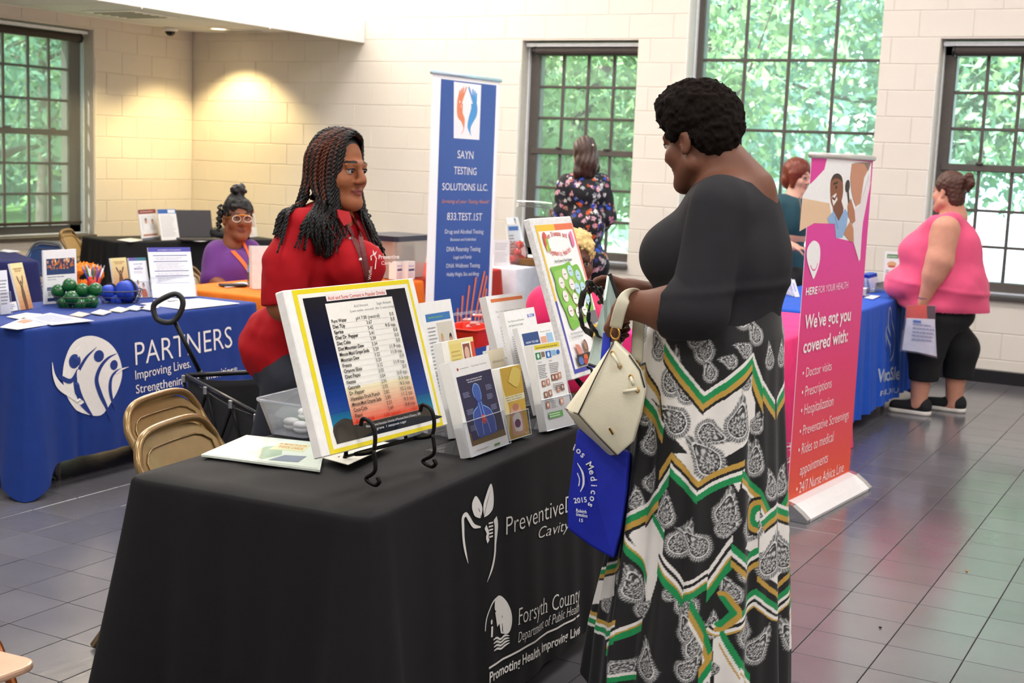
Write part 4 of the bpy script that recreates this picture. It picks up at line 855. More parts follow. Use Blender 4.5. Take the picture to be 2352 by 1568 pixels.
# ================================================================== PEOPLE
def skin_mat(nm, c, rough=.55): return mat(nm, c, rough, attr='Col', var=.05, vscale=25, sss=.08, spec=.35, bump=.08, bscale=500, bdist=.0006)
def V3(*a): return np.array(a, float)
class Head:
    """frame of a head: C between the ears, fwd and up in space"""
    def __init__(s, C, fwd, up=(0, 0, 1), k=1.0):
        s.C = V3(*C); f = V3(*fwd); f /= np.linalg.norm(f); u = V3(*up); u -= f*(u@f); u /= np.linalg.norm(u); s.R = np.stack([np.cross(f, u), f, u], 1); s.k = k
    def p(s, x, y, z): return s.C+s.R @ (V3(x, y, z)*s.k)
    def loc(s, V): return ((V-s.C) @ s.R)/s.k
    def sculpt(s, S, wide=1.0, jaw=1.0, face=True):
        k = s.k; R = s.R; e = lambda c, r, kk=.02, op='add', RR=None: S.ell(s.p(*c), V3(*r)*k, kk*k, op, R if RR is None else RR)
        e((0, -.012, .035), (.073*wide, .094, .086)); e((0, .028, -.045), (.057*wide, .058, .082), .03)
        for x in (-1, 1):
            S.cap(s.p(x*.05*wide, .0, -.07), s.p(x*.018, .068, -.108), .026*k*jaw, .020*k*jaw, .03*k)
            e((x*.041*wide, .058, -.035), (.026, .026, .026), .025)
            e((x*.076*wide, -.008, -.012), (.009, .019, .031), .008); e((x*.088*wide, .001, -.008), (.014, .0095, .019), .003, 'cut'); e((x*.080*wide, -.004, -.036), (.007, .009, .010), .006)
        e((0, .074, -.112), (.023, .02, .018), .02)
        if face:
            for x in (-1, 1): S.cap(s.p(x*.012, .088, .022), s.p(x*.045, .076, .02), .010*k, .009*k, .016*k); e((x*.031, .097, -.002), (.016, .015, .0085), .012, 'cut'); e((x*.013, .098, -.037), (.010, .011, .009), .01); e((x*.031, .079, .006), (.017, .012, .006), .006)
            S.cap(s.p(0, .088, .012), s.p(0, .108, -.030), .008*k, .0135*k, .012*k)
            e((0, .0855, -.0655), (.025, .012, .0062), .008); e((0, .084, -.077), (.021, .0125, .0075), .008); e((0, .099, -.0712), (.024, .008, .0016), .003, 'cut')
    def tint(s, V, base, lip, brow='#1a120e', browz=.029):
        q = s.loc(V); c = np.tile(np.array(lin(base)), (len(V), 1))
        m = (np.abs(q[:, 2]+.0712) < .0125*(1-(q[:, 0]/.03)**2).clip(0, 1)) & (q[:, 1] > .07) & (np.abs(q[:, 0]) < .027); c[m] = lin(lip)
        bz = browz-.0035*((np.abs(q[:, 0])-.03)/.02)**2; m = (np.abs(q[:, 2]-bz) < .0038) & (np.abs(q[:, 0]) > .013) & (np.abs(q[:, 0]) < .05) & (q[:, 1] > .055); c[m] = lin(brow)
        return c
    def eyes(s, parent, iris='#2a170e'):
        for x in (-1, 1):
            e = MB(); e.ball(s.p(x*.031, .0775, -.001), .0125*s.k, 14, 10); o = e.build('eye', mat('eye_white', '#b9aea6', .25, var=0), parent, smooth=True, world=True)
            d = s.R @ V3(x*.05, 1, -.03); d /= np.linalg.norm(d); c = s.p(x*.031, .0775, -.001)+d*.0092*s.k; MB().ball(c, .0068*s.k, 10, 6).build('iris', mat('iris', iris, .1, var=0), o, smooth=True, world=True)
            l = MB(); l.tube([s.p(x*.031+t*.0165, .0895-.12*abs(t)**2*.06, .0075-.006*t*t) for t in (-1, -.5, 0, .5, 1)], .0022*s.k, 5); l.build('eyelid', mat('lash', '#150e0b', .6), parent, world=True)
def hand(S, wrist, dirn, palmn, size=1.0, curl=.5, left=True, spread=.1, k=.006, thumb=.6):
    """wrist point, direction of the knuckles, palm normal; five separate fingers"""
    w = V3(*wrist); d = V3(*dirn); d /= np.linalg.norm(d); n = V3(*palmn); n -= d*(n@d); n /= np.linalg.norm(n); sd = np.cross(d, n)*(1 if left else -1); z = size
    kn = w+d*.085*z; S.cap(w-d*.01, w+d*.03*z, .026*z, .030*z, .02)
    for o in (-.026, -.009, .009, .026): S.cap(w+d*.02*z+sd*o*.7*z, kn+sd*o*z, .015*z, .0125*z, .012)
    for o, L in ((-.031, .062), (-.011, .075), (.010, .079), (.030, .07)):
        p = kn+sd*o*z; a = curl*.9; dd = d.copy(); r = .0092*z
        for j, (f, rr) in enumerate(((.45, .0088), (.32, .008), (.26, .0072))):
            c, s_ = math.cos(a), math.sin(a); e = d*c+n*s_+sd*o*spread*4; e /= np.linalg.norm(e); q = p+e*L*f*z; S.cap(p, q, r, rr*z, k*.6); p = q; r = rr*z; a += curl*1.1
    t0 = w+d*.03*z+sd*.026*z; e = d*.75+sd*.75+n*.35; e /= np.linalg.norm(e); t1 = t0+e*.04*z; e2 = d*.9+sd*.1+n*thumb; e2 /= np.linalg.norm(e2); t2 = t1+e2*.032*z; t3 = t2+(e2+n*.3)/np.linalg.norm(e2+n*.3)*.026*z
    S.chain([t0, t1, t2, t3], [.016*z, .0115*z, .010*z, .0082*z], k)
def person(loc, label): return empty('person', loc, label, 'person')
def grid_for(pts, m, res): P = np.array([tuple(p) for p in pts]); return SDF(P.min(0)-m, P.max(0)+m, res)
def wr(amp, f, ph=0, az=.35):
    """soft cloth wrinkles"""
    return lambda x, y, z: amp*(np.sin(f*(x*.9+z*az)+1.3+ph)*np.sin(f*.7*(y+.4*z)+ph)+.5*np.sin(f*1.7*(z*.8-x*.5+y*.3)+2.1+ph))
M_JEAN = mat('navy_denim', '#20242f', .8, var=.12, vscale=40, bump=.2, bscale=500)

# ------------------------------------------------------------------ woman in the patterned skirt
YS = 3.42
def K(x, y, off=0.0): return np.array(Wy(x, y, YS+off))
R90 = np.array([[0, -1, 0], [1, 0, 0], [0, 0, 1.0]])   # local right -> +Y, local forward -> -X
sk = person((-1.30, YS, 0), 'woman in charcoal top and long black, white and green patterned skirt')
SKIN1 = '#6a4230'
hd = Head(K(1606, 318), (-.95, .26, -.27), (-.25, .05, 1), 1.0)
def torso_sk(S, g=0.0):
    S.ell(K(1665, 545), (.13+g, .205+g, .16+g), .05); S.ell(K(1690, 600), (.145+g, .20+g, .17+g), .05); S.ell(K(1655, 700), (.14+g, .185+g, .15+g), .06)
    for o in (-.085, .085): S.ell(K(1560, 588, o), (.105+g, .10+g, .10+g), .045)
    S.cap(K(1655, 468, -.135), K(1668, 468, .135), .074+g, .074+g, .05); S.ell(K(1700, 480), (.09+g, .14+g, .085+g), .05)
    S.ell(K(1640, 770), (.165+g, .19+g, .12+g), .06)
def arms_sk(S, g=0.0, upto=2):
    S.chain([K(1645, 480, -.17), K(1605, 712, -.23)], [.076+g, .076+g], .015)
    S.chain([K(1668, 480, .185), K(1690, 590, .235), K(1640, 690, .24)], [.08+g, .075+g, .062+g], .04)
S = SDF((-1.80, 2.98, .02), (-.86, 3.86, 1.86), .0052)
S.cap(K(1628, 345), K(1672, 440), .062, .072, .03); S.cap(K(1660, 360), K(1715, 440), .055, .075, .03)
torso_sk(S, -.012); arms_sk(S, -.012)
S.chain([K(1600, 722, -.24), K(1545, 712, -.25), K(1448, 700, -.25)], [.060, .058, .036], .03)
hand(S, K(1442, 703, -.25), K(1404, 738, -.22)-K(1442, 703, -.25), (.75, .45, -.5), .98, .95, True, 0, thumb=.9)
S.chain([K(1640, 690, .24), K(1560, 690, .22), K(1462, 668, .12)], [.058, .05, .03], .03)
hand(S, K(1462, 668, .12), K(1412, 652, .10)-K(1462, 668, .12), (-.2, -.6, -.7), .92, .35, False)
for o in (-.1, .1): S.chain([K(1640, 800, o*.8), (-1.27, YS+o*.9, .48), (-1.27, YS+o*.9, .09)], [.09, .06, .045], .03); S.chain([(-1.25, YS+o*1.1, .05), (-1.42, YS+o*1.2, .035)], [.045, .03], .03)
H = S.like(); hd.sculpt(H, 1.03, 1.05); S.union(H, .014)
sdf_obj('body', S, skin_mat('skin_deep', SKIN1), sk, colfn=lambda V: hd.tint(V, SKIN1, '#4a2620'))
hd.eyes(sk)
# short natural hair: a fuzzy cap
S = SDF(hd.C-.17, hd.C+.2, .0042); k0 = lambda x, y, z: hd.p(x, y, z)
S.ell(k0(0, -.022, .055), (.108, .092, .098), .01, R=None); S.ell(k0(0, .02, .083), (.088, .08, .072), .03); S.ell(k0(0, -.06, -.005), (.062, .078, .07), .03); S.ell(k0(0, .066, .088), (.036, .06, .03), .02)
for x in (-1, 1): S.ell(k0(x*.062, .018, .035), (.032, .025, .042), .02)
S.ell(k0(0, .120, -.03), (.062, .10, .088), .012, 'cut'); S.cap(k0(-.12, .02, -.035), k0(.12, .02, -.035), .036, .036, .012, 'cut')
def curls(f, a, sd):
    def fn(x, y, z):
        n = 0
        for i, (p, q, r) in enumerate(((1, .3, .2), (-.3, 1, .4), (.2, -.4, 1), (.7, .7, -.3), (-.6, .5, .7))): n = n+np.sin(f*(p*x+q*y+r*z)*(1+.17*i)+sd*i)
        return a*n/2.2
    return fn
S.warp(lambda x, y, z: .0065*vnoise(x, y, z, .0095)+.005*vnoise(x, y, z, .02, 2))
sdf_obj('hair', S, mat('hair_black_brown', '#17100c', .95, var=.4, vscale=220, bump=.9, bscale=600, spec=.15), sk)
# charcoal top
S = SDF((-1.80, 2.98, .98), (-.86, 3.90, 1.62), .006)
torso_sk(S); S2 = SDF((-1.80, 2.98, .98), (-.86, 3.90, 1.62), .006); arms_sk(S2); S2.chain([K(1603, 712, -.235), K(1545, 711, -.25), K(1500, 706, -.25)], [.070, .072, .07], .02)
S2.plane(K(1536, 709, -.25), K(1500, 700, -.25)-K(1560, 712, -.25), .004); S.F = smin(S.F, S2.F, .02)
S.ell(K(1672, 380), (.112, .135, .10), .006, 'cut'); S.ell(K(1590, 368), (.10, .11, .075), .02, 'cut')
S.warp(lambda x, y, z: .0035*vnoise(x*1.2, y*1.2, z*.6, .07)-.0045*np.exp(-((z-1.285-.10*(x+1.15))/.012)**2))
sdf_obj('top', S, mat('charcoal_jersey', '#29282b', .85, var=.05, vscale=20, bump=.12, bscale=600, spec=.2), sk)
# ---- the long skirt, a lofted surface with soft pleats; its print is drawn on the unrolled cloth (angle, height)
SKH = [(690, 1640, .172, .192), (760, 1636, .19, .21), (900, 1628, .200, .222), (1050, 1619, .215, .238), (1250, 1608, .232, .255), (1450, 1592, .252, .275), (1640, 1585, .262, .285)]
SKZ = [(K(x, y)[2], K(x, y)[0], a, b) for y, x, a, b in SKH]; _z = np.array([q[0] for q in SKZ])[::-1]
def skpar(z): return [np.interp(z, _z, np.array([q[i] for q in SKZ])[::-1]) for i in (1, 2, 3)]
def skpt(th, z, lift=0.0):
    """th=0 faces the photographer's side (-Y), rising toward her back (+X)"""
    cx, a, b = skpar(z); g = np.clip((1.17-z)/.9, 0, 1)
    f = g**.7*(.010*np.sin(9*th+.6)+.012*np.sin(14*th+2.0+1.5*z)+.007*np.sin(23*th+.9)); fl = .045*np.exp(-((th+1.25)/.28)**2)*np.clip((.62-z)/.55, 0, 1)
    return np.stack([cx+(a+f+lift+fl)*np.sin(th), YS-(b+f+lift+fl*.6)*np.cos(th), z+0*th], -1)
def px2uv(x, y):
    """photo pixel on the skirt -> (angle, height) on the unrolled cloth"""
    D = ray(x, y); z = None; th = 0.0; t = YS-.2
    P = CO+D*(YS-.22)/D[1]
    for _ in range(12):
        cx, a, b = skpar(P[2]); s_ = np.clip((P[0]-cx)/a, -.985, .985); th = math.asin(s_); yy = YS-b*math.cos(th); P = CO+D*yy/D[1]
    return th, P[2]
NU, NV = 560, 620
ths = np.linspace(-PI, PI, NU, endpoint=False); zs = np.linspace(1.235, .03, NV); TH, ZZ = np.meshgrid(ths, zs); HEM = .03+.13*np.exp(-((TH+1.45)/.5)**2); ZZ = 1.235-(1.235-HEM)*(1.235-ZZ)/(1.235-.03); XYZ = skpt(TH, ZZ)
UU = TH*.235; VV = ZZ                     # metres on the cloth
def uvm(pts): return np.array([(lambda q: (q[0]*.235, q[1]))(px2uv(*p)) for p in pts])
def z4(p): return [(1280+x/3.409, 640+y/3.409) for x, y in p]
def z5(p): return [(1340+x/2.969, 1040+y/2.969) for x, y in p]
BLKc, WHTc, GRN, GLD = [np.array(lin(c)) for c in ('#121112', '#e4dfda', '#0f8a4c', '#bb9440')]
CC = np.tile(BLKc, (NV, NU, 1))
def inpoly(P):
    m = np.zeros(UU.shape, bool); j = len(P)-1
    for i in range(len(P)):
        c = ((P[i][1] > VV) != (P[j][1] > VV)) & (UU < (P[j][0]-P[i][0])*(VV-P[i][1])/(P[j][1]-P[i][1]+1e-12)+P[i][0]); m ^= c; j = i
    return m
def polydist(P):
    """signed distance (left of the line positive) to a polyline, and whether its end caps are overshot"""
    best = np.full(UU.shape, 9.0); sg = np.zeros(UU.shape)
    for a, b in zip(P, P[1:]):
        d = b-a; L = d@d+1e-12; t = ((UU-a[0])*d[0]+(VV-a[1])*d[1])/L; tc = np.clip(t, 0, 1); dx, dy = UU-a[0]-tc*d[0], VV-a[1]-tc*d[1]; q = np.hypot(dx, dy); m = q < best
        best = np.where(m, q, best); sg = np.where(m, np.sign(d[0]*(VV-a[1])-d[1]*(UU-a[0])), sg)
    return best, sg
def white(P): CC[inpoly(uvm(P))] = WHTc
def band(P, order, th=.0105):
    """striped chevron: the stripes lie below the traced upper edge"""
    Q = uvm(P)
    if (np.diff(Q[:, 0]) > .002).all():        # runs left to right: mitred corners
        yl = np.interp(UU, Q[:, 0], Q[:, 1]); sl = np.diff(Q[:, 1])/np.diff(Q[:, 0]); seg = np.clip(np.searchsorted(Q[:, 0], UU)-1, 0, len(sl)-1); x = np.where((UU >= Q[0, 0]) & (UU <= Q[-1, 0]), (yl-VV)/np.sqrt(1+sl[seg]**2), -1)
    else: d, s_ = polydist(Q); x = np.where(s_ < 0, d, -d)
    w = {'w': (.75, WHTc), 'g': (1.35, GRN), 'o': (1.15, GLD), 'k': (.65, BLKc), 't': (.45, WHTc), 'y': (.4, GLD)}; e = 0
    for c in order:
        k, col = w[c]; m = (x >= e*th) & (x < (e+k)*th); CC[m] = col; e += k
def paisley(c, ang, L, fill=None):
    u0 = uvm([c])[0]; ca, sa = math.cos(ang), math.sin(ang); p = ((UU-u0[0])*ca+(VV-u0[1])*sa)/L; q = (-(UU-u0[0])*sa+(VV-u0[1])*ca)/L; q = q-.28*np.clip(p, 0, 2)**2
    r = np.hypot(p*np.where(p > 0, .52, 1), q*np.where(p > 0, 1+1.6*p, 1.05))/.42; m = r < 1; an = np.arctan2(q, p)
    lace = np.sin(r*22+1.5*np.sin(an*7))+.8*np.sin(an*13+r*9)+.6*np.sin(UU*900)*np.sin(VV*900)
    v = np.where(lace > .35, .55, np.where(lace > -.5, .17, .04)); v = np.where((r > .60) & (r < .68), .03, v); v = np.where((r > .68) & (r < .76), .68, v); v = np.where((r > .76), np.where(np.sin(an*34+r*8) > 0, .42, .10), v)
    CC[m] = (v[..., None]*np.array([1, .985, .97]))[m]
    fr = (r >= 1) & (r < 1.10) & (np.sin(an*40) > .2); CC[fr] = CC[fr]*.5+.12
# white grounds
white(z4([(640, 330), (850, 400), (840, 480), (1150, 890), (1310, 790), (1540, 590), (1640, 760), (1560, 1080), (1490, 1260), (1290, 1420), (1150, 1520), (920, 1240), (830, 1060), (700, 880), (640, 660)]))
white(z5([(340, 560), (400, 400), (490, 330), (510, 430), (560, 520), (555, 640), (500, 880), (430, 1080), (400, 900), (355, 640)]))
white(z5([(885, 1240), (960, 1250), (1040, 1400), (1165, 1540), (1150, 1600), (900, 1600)])); white(z5([(1222, 530), (1345, 470), (1345, 900), (1200, 800)])); white(z5([(90, 820), (205, 820), (200, 970), (100, 1040)])); white(z5([(620, 0), (930, 0), (920, 130), (790, 200)]))
white(z5([(960, 90), (1010, 90), (1060, 190), (1045, 260)])); white(z5([(1080, 640), (1210, 560), (1200, 700)]))
for c, a, L in (((895, 800), 1.25, .105), ((930, 1120), 2.6, .105), ((1180, 1210), -.4, .09), ((1190, 1440), 2.2, .115), ((1410, 1150), 1.2, .1), ((1010, 890), 2.4, .08), ((790, 560), 1.9, .07), ((700, 1060), 1.6, .07), ((1480, 800), 1.0, .06)): paisley(z4([c])[0], a, L)
# black-ground scrolls
for c, a, L in (((1150, 560), 1.6, .085), ((1080, 480), .6, .06), ((1200, 740), 1.9, .06), ((1450, 300), 2.2, .08), ((1560, 440), 2.0, .07), ((1480, 560), 2.6, .055), ((1360, 650), 2.8, .05), ((1690, 640), 1.5, .06), ((680, 430), 1.4, .06), ((720, 1300), 1.5, .07), ((1570, 1150), 1.0, .06), ((1540, 1420), 1.7, .07)): paisley(z4([c])[0], a, L)
for c, a, L in (((560, 420), 1.4, .08), ((650, 620), .9, .09), ((790, 640), 2.3, .09), ((970, 420), 1.2, .09), ((960, 520), .4, .06), ((1160, 500), 1.4, .1), ((1110, 790), .3, .08), ((1290, 760), 1.0, .1), ((340, 940), 1.7, .085), ((370, 1080), .6, .06), ((700, 1040), 2.0, .085), ((720, 1220), 1.8, .08), ((770, 1330), 1.2, .085), ((430, 1460), 1.5, .09), ((700, 1480), .8, .075), ((880, 1210), 1.3, .06), ((1000, 950), 1.9, .07), ((1100, 1230), 1.4, .08), ((1200, 1360), .8, .09), ((440, 210), 1.0, .06), ((370, 330), 1.4, .05), ((1180, 80), 1.3, .08), ((1300, 250), 1.6, .07), ((230, 860), 1.2, .05), ((160, 1040), .8, .05), ((260, 1480), .6, .07), ((600, 960), 1.0, .05), ((890, 1480), 2, .04)): paisley(z5([c])[0], a, L)
# chevron bands (upper edge, left to right)
band(z4([(842, 470), (1155, 885), (1312, 785), (1540, 575), (1660, 800), (1750, 955)]), 'wgok', .0118)
band(z4([(560, 700), (700, 650), (800, 900), (840, 1130)]), 'ko', .011); band(z4([(690, 830), (840, 1140)]), 'wgo', .0118)
band(z5([(520, 120), (605, -10), (785, 190), (925, 120), (1085, 40)]), 'okwg', .0118); band(z5([(1070, 110), (1225, 250), (1300, 400)]), 'gow', .0105)
band(z5([(322, 420), (410, 345), (520, 225)]), 'wgok', .0118); band(z5([(470, 400), (560, 540)]), 'gw', .011); band(z5([(320, 540), (430, 800)]), 'wyg', .011)
band(z5([(520, 640), (685, 880), (858, 800), (1010, 560)]), 'wkwyg', .0118); band(z5([(1005, 610), (1120, 720), (1215, 640)]), 'gwko', .0115); band(z5([(1215, 420), (1260, 460), (1350, 350)]), 'wgok', .0118)
band(z5([(925, 1150), (1195, 930), (1315, 1035), (1345, 1000)]), 'gwkwy', .0105); band(z5([(1200, 840), (1330, 950)]), 'ok', .0105)
band(z5([(730, 980), (830, 1180), (880, 1340)]), 'gow', .0105); band(z5([(790, 1480), (885, 1350)]), 'ogw', .011); band(z5([(940, 1170), (1040, 1380), (1165, 1520)]), 'gwy', .0105)
band(z5([(85, 1060), (160, 1160), (265, 1130)]), 'owgw', .0105); band(z5([(155, 1270), (265, 1170), (390, 1110)]), 'kwyg', .011); band(z5([(130, 740), (165, 790), (215, 730)]), 'wgok', .009); band(z5([(930, 1160), (990, 1080), (945, 1010)]), 'go', .01); band(z5([(215, 1500), (340, 1500)]), 'wgk', .01)
# the side nobody faces in the photo repeats the print, turned over
bs = np.abs(TH) > 1.42; src = np.clip(np.searchsorted(ths, np.sign(TH[0])*(2.84-np.abs(TH[0]))), 0, NU-1); CC = np.where(bs[..., None], CC[:, src], CC)
MESHC = CC.reshape(-1, 3); idx = np.arange(NU*NV).reshape(NV, NU); q = np.stack([idx[:-1], np.roll(idx, -1, 1)[:-1], np.roll(idx, -1, 1)[1:], idx[1:]], -1).reshape(-1, 4)[:, ::-1]
me = mesh_np('skirt', XYZ.reshape(-1, 3), q, cols=MESHC)
# a plain print on the side nobody faces repeats the traced one mirrored
link('skirt', me, mat('printed_skirt', '#ffffff', .7, attr='Col', var=.02, vscale=30, sheen=.1, bump=.05, bscale=500), sk, True, True)

# ------------------------------------------------------------------ woman in the red polo shirt
YR = 3.86
def A(x, y, off=0.0): return np.array(Wy(x, y, YR+off))
rp = person((-2.85, YR, 0), 'woman in red polo shirt with long black and brown braids behind the nearest table')
SKIN2 = '#95593a'
hr = Head(A(778, 388), (.965, -.10, -.03), (0, 0, 1), 1.04)
def torso_rp(S, g=0.0):
    S.ell(A(752, 590), (.135+g, .205+g, .20+g), .05); S.ell(A(740, 690), (.155+g, .20+g, .17+g), .06); S.ell(A(688, 795), (.178+g, .205+g, .20+g), .06)
    for o in (-.08, .08): S.ell(A(820, 610, o), (.10+g, .095+g, .095+g), .05)
    S.cap(A(716, 525, -.14), A(735, 512, .15), .068+g, .068+g, .05)
    S.ell(A(640, 790), (.11+g, .17+g, .12+g), .05)
def arms_rp(S, g=0.0):
    S.chain([A(690, 528, -.185), A(655, 610, -.24), A(650, 700, -.25)], [.066+g, .068+g, .060+g], .03)
    S.chain([A(745, 520, .19), A(800, 620, .22), A(820, 720, .2)], [.07+g, .062+g, .055+g], .04)
S = SDF((-3.42, 3.40, .02), (-2.40, 4.25, 1.70), .0062)
S.chain([A(770, 440), A(755, 520)], [.056, .066], .03); torso_rp(S, -.014); arms_rp(S, -.014)
S.chain([A(650, 700, -.25), A(720, 730, -.22), A(790, 740, -.12)], [.052, .045, .032], .03); hand(S, A(790, 740, -.12), (1, .3, -.1), (0, 0, -1), 1, .4, False)
S.chain([A(820, 720, .2), A(850, 720, .1)], [.045, .035], .03)
for o in (-.1, .1): S.chain([A(690, 860, o*.8), (-3.0, YR+o, .48), (-3.02, YR+o, .09)], [.085, .06, .045], .03)
H = S.like(); hr.sculpt(H, .96, 1.12); S.union(H, .014)
sdf_obj('body', S, skin_mat('skin_brown', SKIN2), rp, colfn=lambda V: hr.tint(V, SKIN2, '#7c4038', '#150a06'))
hr.eyes(rp)
S = SDF((-3.42, 3.36, .70), (-2.40, 4.28, 1.46), .0058)
torso_rp(S); S2 = SDF((-3.42, 3.36, .70), (-2.40, 4.28, 1.46), .0058); arms_rp(S2, .004); S2.cap(A(655, 640, -.245), A(650, 720, -.25), .072, .074, .02)
S2.plane(A(650, 700, -.25), (.12, 0, -1), .004); S2.plane(A(820, 700, .2), (.1, 0, -1), .004); S.F = smin(S.F, S2.F, .03)
S.ell(A(790, 470), (.07, .075, .075), .01, 'cut'); S.cap(A(800, 470), A(842, 560), .045, .004, .004, 'cut')
S.plane(A(640, 856), (-.06, 0, -1), .005)
S.warp(lambda x, y, z: .006*vnoise(x, y, z*1.3, .09)+.004*vnoise(x+z*.6, y, z-x*.5, .045, 1)+.004*np.sin(55*(z+.3*x))*np.exp(-((z-.90)/.09)**2))
pol = sdf_obj('polo_shirt', S, mat('red_pique', '#a30c17', .8, var=.05, vscale=18, spec=.25, bump=.3, bscale=900, bdist=.0008), rp)
S = SDF((-3.36, 3.45, .03), (-2.55, 4.25, .97), .009)
S.ell(A(690, 835), (.165, .185, .15), .05); S.ell(A(655, 815), (.10, .15, .10), .05)
for o in (-.1, .1): S.chain([A(685, 870, o), (-2.98, YR+o*1.1, .50), (-3.02, YR+o*1.1, .06)], [.122, .085, .065], .03)
sdf_obj('jeans', S, M_JEAN, rp)
# collar: two folded leaves, placket, buttons
M_RED2 = mat('red_rib', '#a8141d', .75, bump=.3, bscale=900)
for pts, nm in (([(772, 482, -.07), (776, 500, -.085), (788, 520, -.085), (806, 510, -.06), (800, 488, -.05)], 'collar'), ([(800, 488, .03), (812, 506, .02), (838, 545, -.01), (812, 505, .06), (800, 478, .08)], 'collar')):
    mb = MB(); P = [A(x, y, o) for x, y, o in pts]; n = np.array([.75, -.55, .25]); mb.add([p+n*.012 for p in P]+[p-n*.004 for p in P], [tuple(range(5)), tuple(range(9, 4, -1))]+[(i, 5+i, 5+(i+1) % 5, (i+1) % 5) for i in range(5)]); mb.build(nm, M_RED2, rp, world=True)
def on_body(x, y, off0=-.2, G=pol):
    """first hit of the photo ray with the shirt"""
    ok, p, n, i = G.ray_cast(Vector(CO), Vector(ray(x, y)).normalized())
    return (p, n) if ok else (Wy(x, y, YR+off0), Vector((.6, -.7, 0)))
def ribbon(name, pts, w, m, parent, G, lift=.004):
    mb = MB(); vs = []; P = [on_body(x, y, G=G) for x, y in pts]
    for i, (p, n) in enumerate(P):
        t = (P[min(i+1, len(P)-1)][0]-P[max(i-1, 0)][0]); s_ = t.cross(n).normalized(); vs += [p+n*lift-s_*w/2, p+n*lift+s_*w/2]
    mb.add(vs, [(2*i, 2*i+2, 2*i+3, 2*i+1) for i in range(len(P)-1)]); o = mb.build(name, m, parent, world=True); sm = o.modifiers.new('thick', 'SOLIDIFY'); sm.thickness = .0016; return o
bpy.context.view_layer.update()
M_LAN = mat('maroon_ribbon', '#5d1b1a', .6)
lp = smooth_path([(790, 500), (805, 535), (822, 570), (836, 610), (843, 640)], 4); ribbon('lanyard', lp, .017, M_LAN, rp, pol)
lp = smooth_path([(815, 505), (826, 540), (834, 580), (841, 615), (845, 650)], 4); ribbon('lanyard', lp, .016, M_LAN, rp, pol, .006)
for x, y in ((804, 549), (828, 596)):
    p, n = on_body(x, y); MB().ball(p+n*.002, .006, 10, 6).build('button', mat('white_button', '#f1e9e6', .3), rp, smooth=True, world=True)
p, n = on_body(866, 598); S = Sheet(.1, .1); Tl = Plane(p+n*.004, Vector((0, 0, 1)).cross(n), (0, 0, 1)); S.fn = lambda u, v, z: Tl.at(u, v, z+.003)
S.text('Preventive', .0, .004, .020, '#f4e8e8', w=1); S.text('Cavity Free', .012, -.016, .018, '#f4e8e8', w=0); S.strip([(-.028, .0), (-.03, .014), (-.018, .02), (-.008, .006), (-.012, -.03)], .004, '#f4e8e8'); S.strip([(-.016, .018), (-.008, .03)], [.008, .002], '#f4e8e8'); S.strip([(-.018, .02), (-.022, .034)], [.007, .002], '#f4e8e8')
S.build('shirt_logo', rp, .7, world=True)
p, n = on_body(846, 628); S = Sheet(.1, .1); Tw = Plane(p+n*.006, Vector((0, 0, 1)).cross(n), (0, 0, 1)); S.fn = lambda u, v, z: Tw.at(u, v, z+.003); S.text('Waffles', .006, -.02, .015, '#e6d6c8', ang=PI/2*.95); S.build('lanyard_print', rp, .7, world=True)
# braids: two-strand twists rooted over the scalp
S = SDF(hr.C-.14, hr.C+.15, .005); S.ell(hr.p(0, -.016, .04), np.array((.079, .099, .090)), .01, R=hr.R); S.ell(hr.p(0, .10, -.045), np.array((.052, .075, .10)), .01, 'cut', R=hr.R); S.plane(hr.p(0, 0, -.06), -hr.R[:, 2]); S.plane(hr.p(0, .060, .075), hr.R[:, 1]*1.0-hr.R[:, 2]*.25)
sdf_obj('hair_cap', S, mat('hair_black', '#0e0b0b', .6, var=.3, vscale=120), rp)
RB = random.Random(3); mk, mbn = MB(), MB()
M_BR = [mat('braid_black', '#100d0d', .5, var=.3, vscale=200), mat('braid_brown', '#5a2a17', .5, var=.25, vscale=200)]
def braid(mb, path, r):
    P = smooth_path(path, 6); P = [Vector(p) for p in P]; L = 0; n = len(P); tw = []
    a, b = [], []
    for i, p in enumerate(P):
        t = (P[min(i+1, n-1)]-P[max(i-1, 0)]).normalized(); L += (P[i]-P[i-1]).length if i else 0; u = t.cross(Vector((.3, .9, .2))).normalized(); w = t.cross(u); an = L*210; d = (u*math.cos(an)+w*math.sin(an))*r*.55; a.append(p+d); b.append(p-d)
    rr = [r*.72*(1-.45*(i/(n-1))**3) for i in range(n)]; mb.tube(a, rr, 4); mb.tube(b, rr, 4)
def drape(p):
    """keep a braid outside the shirt"""
    if p[2] > hr.C[2]-.09: return p
    lift = RB.uniform(.004, .012); p = Vector(p); d = Vector((.3, -.95, .12)) if (p-Vector(hr.C)).dot(Vector(hr.R[:, 0])) > 0 else Vector((.9, .4, .12))
    for _ in range(26):
        ok, q, n_, _i = pol.closest_point_on_mesh(p)
        if not ok or (p-q).dot(n_) >= lift: break
        p = p+d*.009
    return tuple(p)
def dense(P, m):
    return smooth_path(P, m)
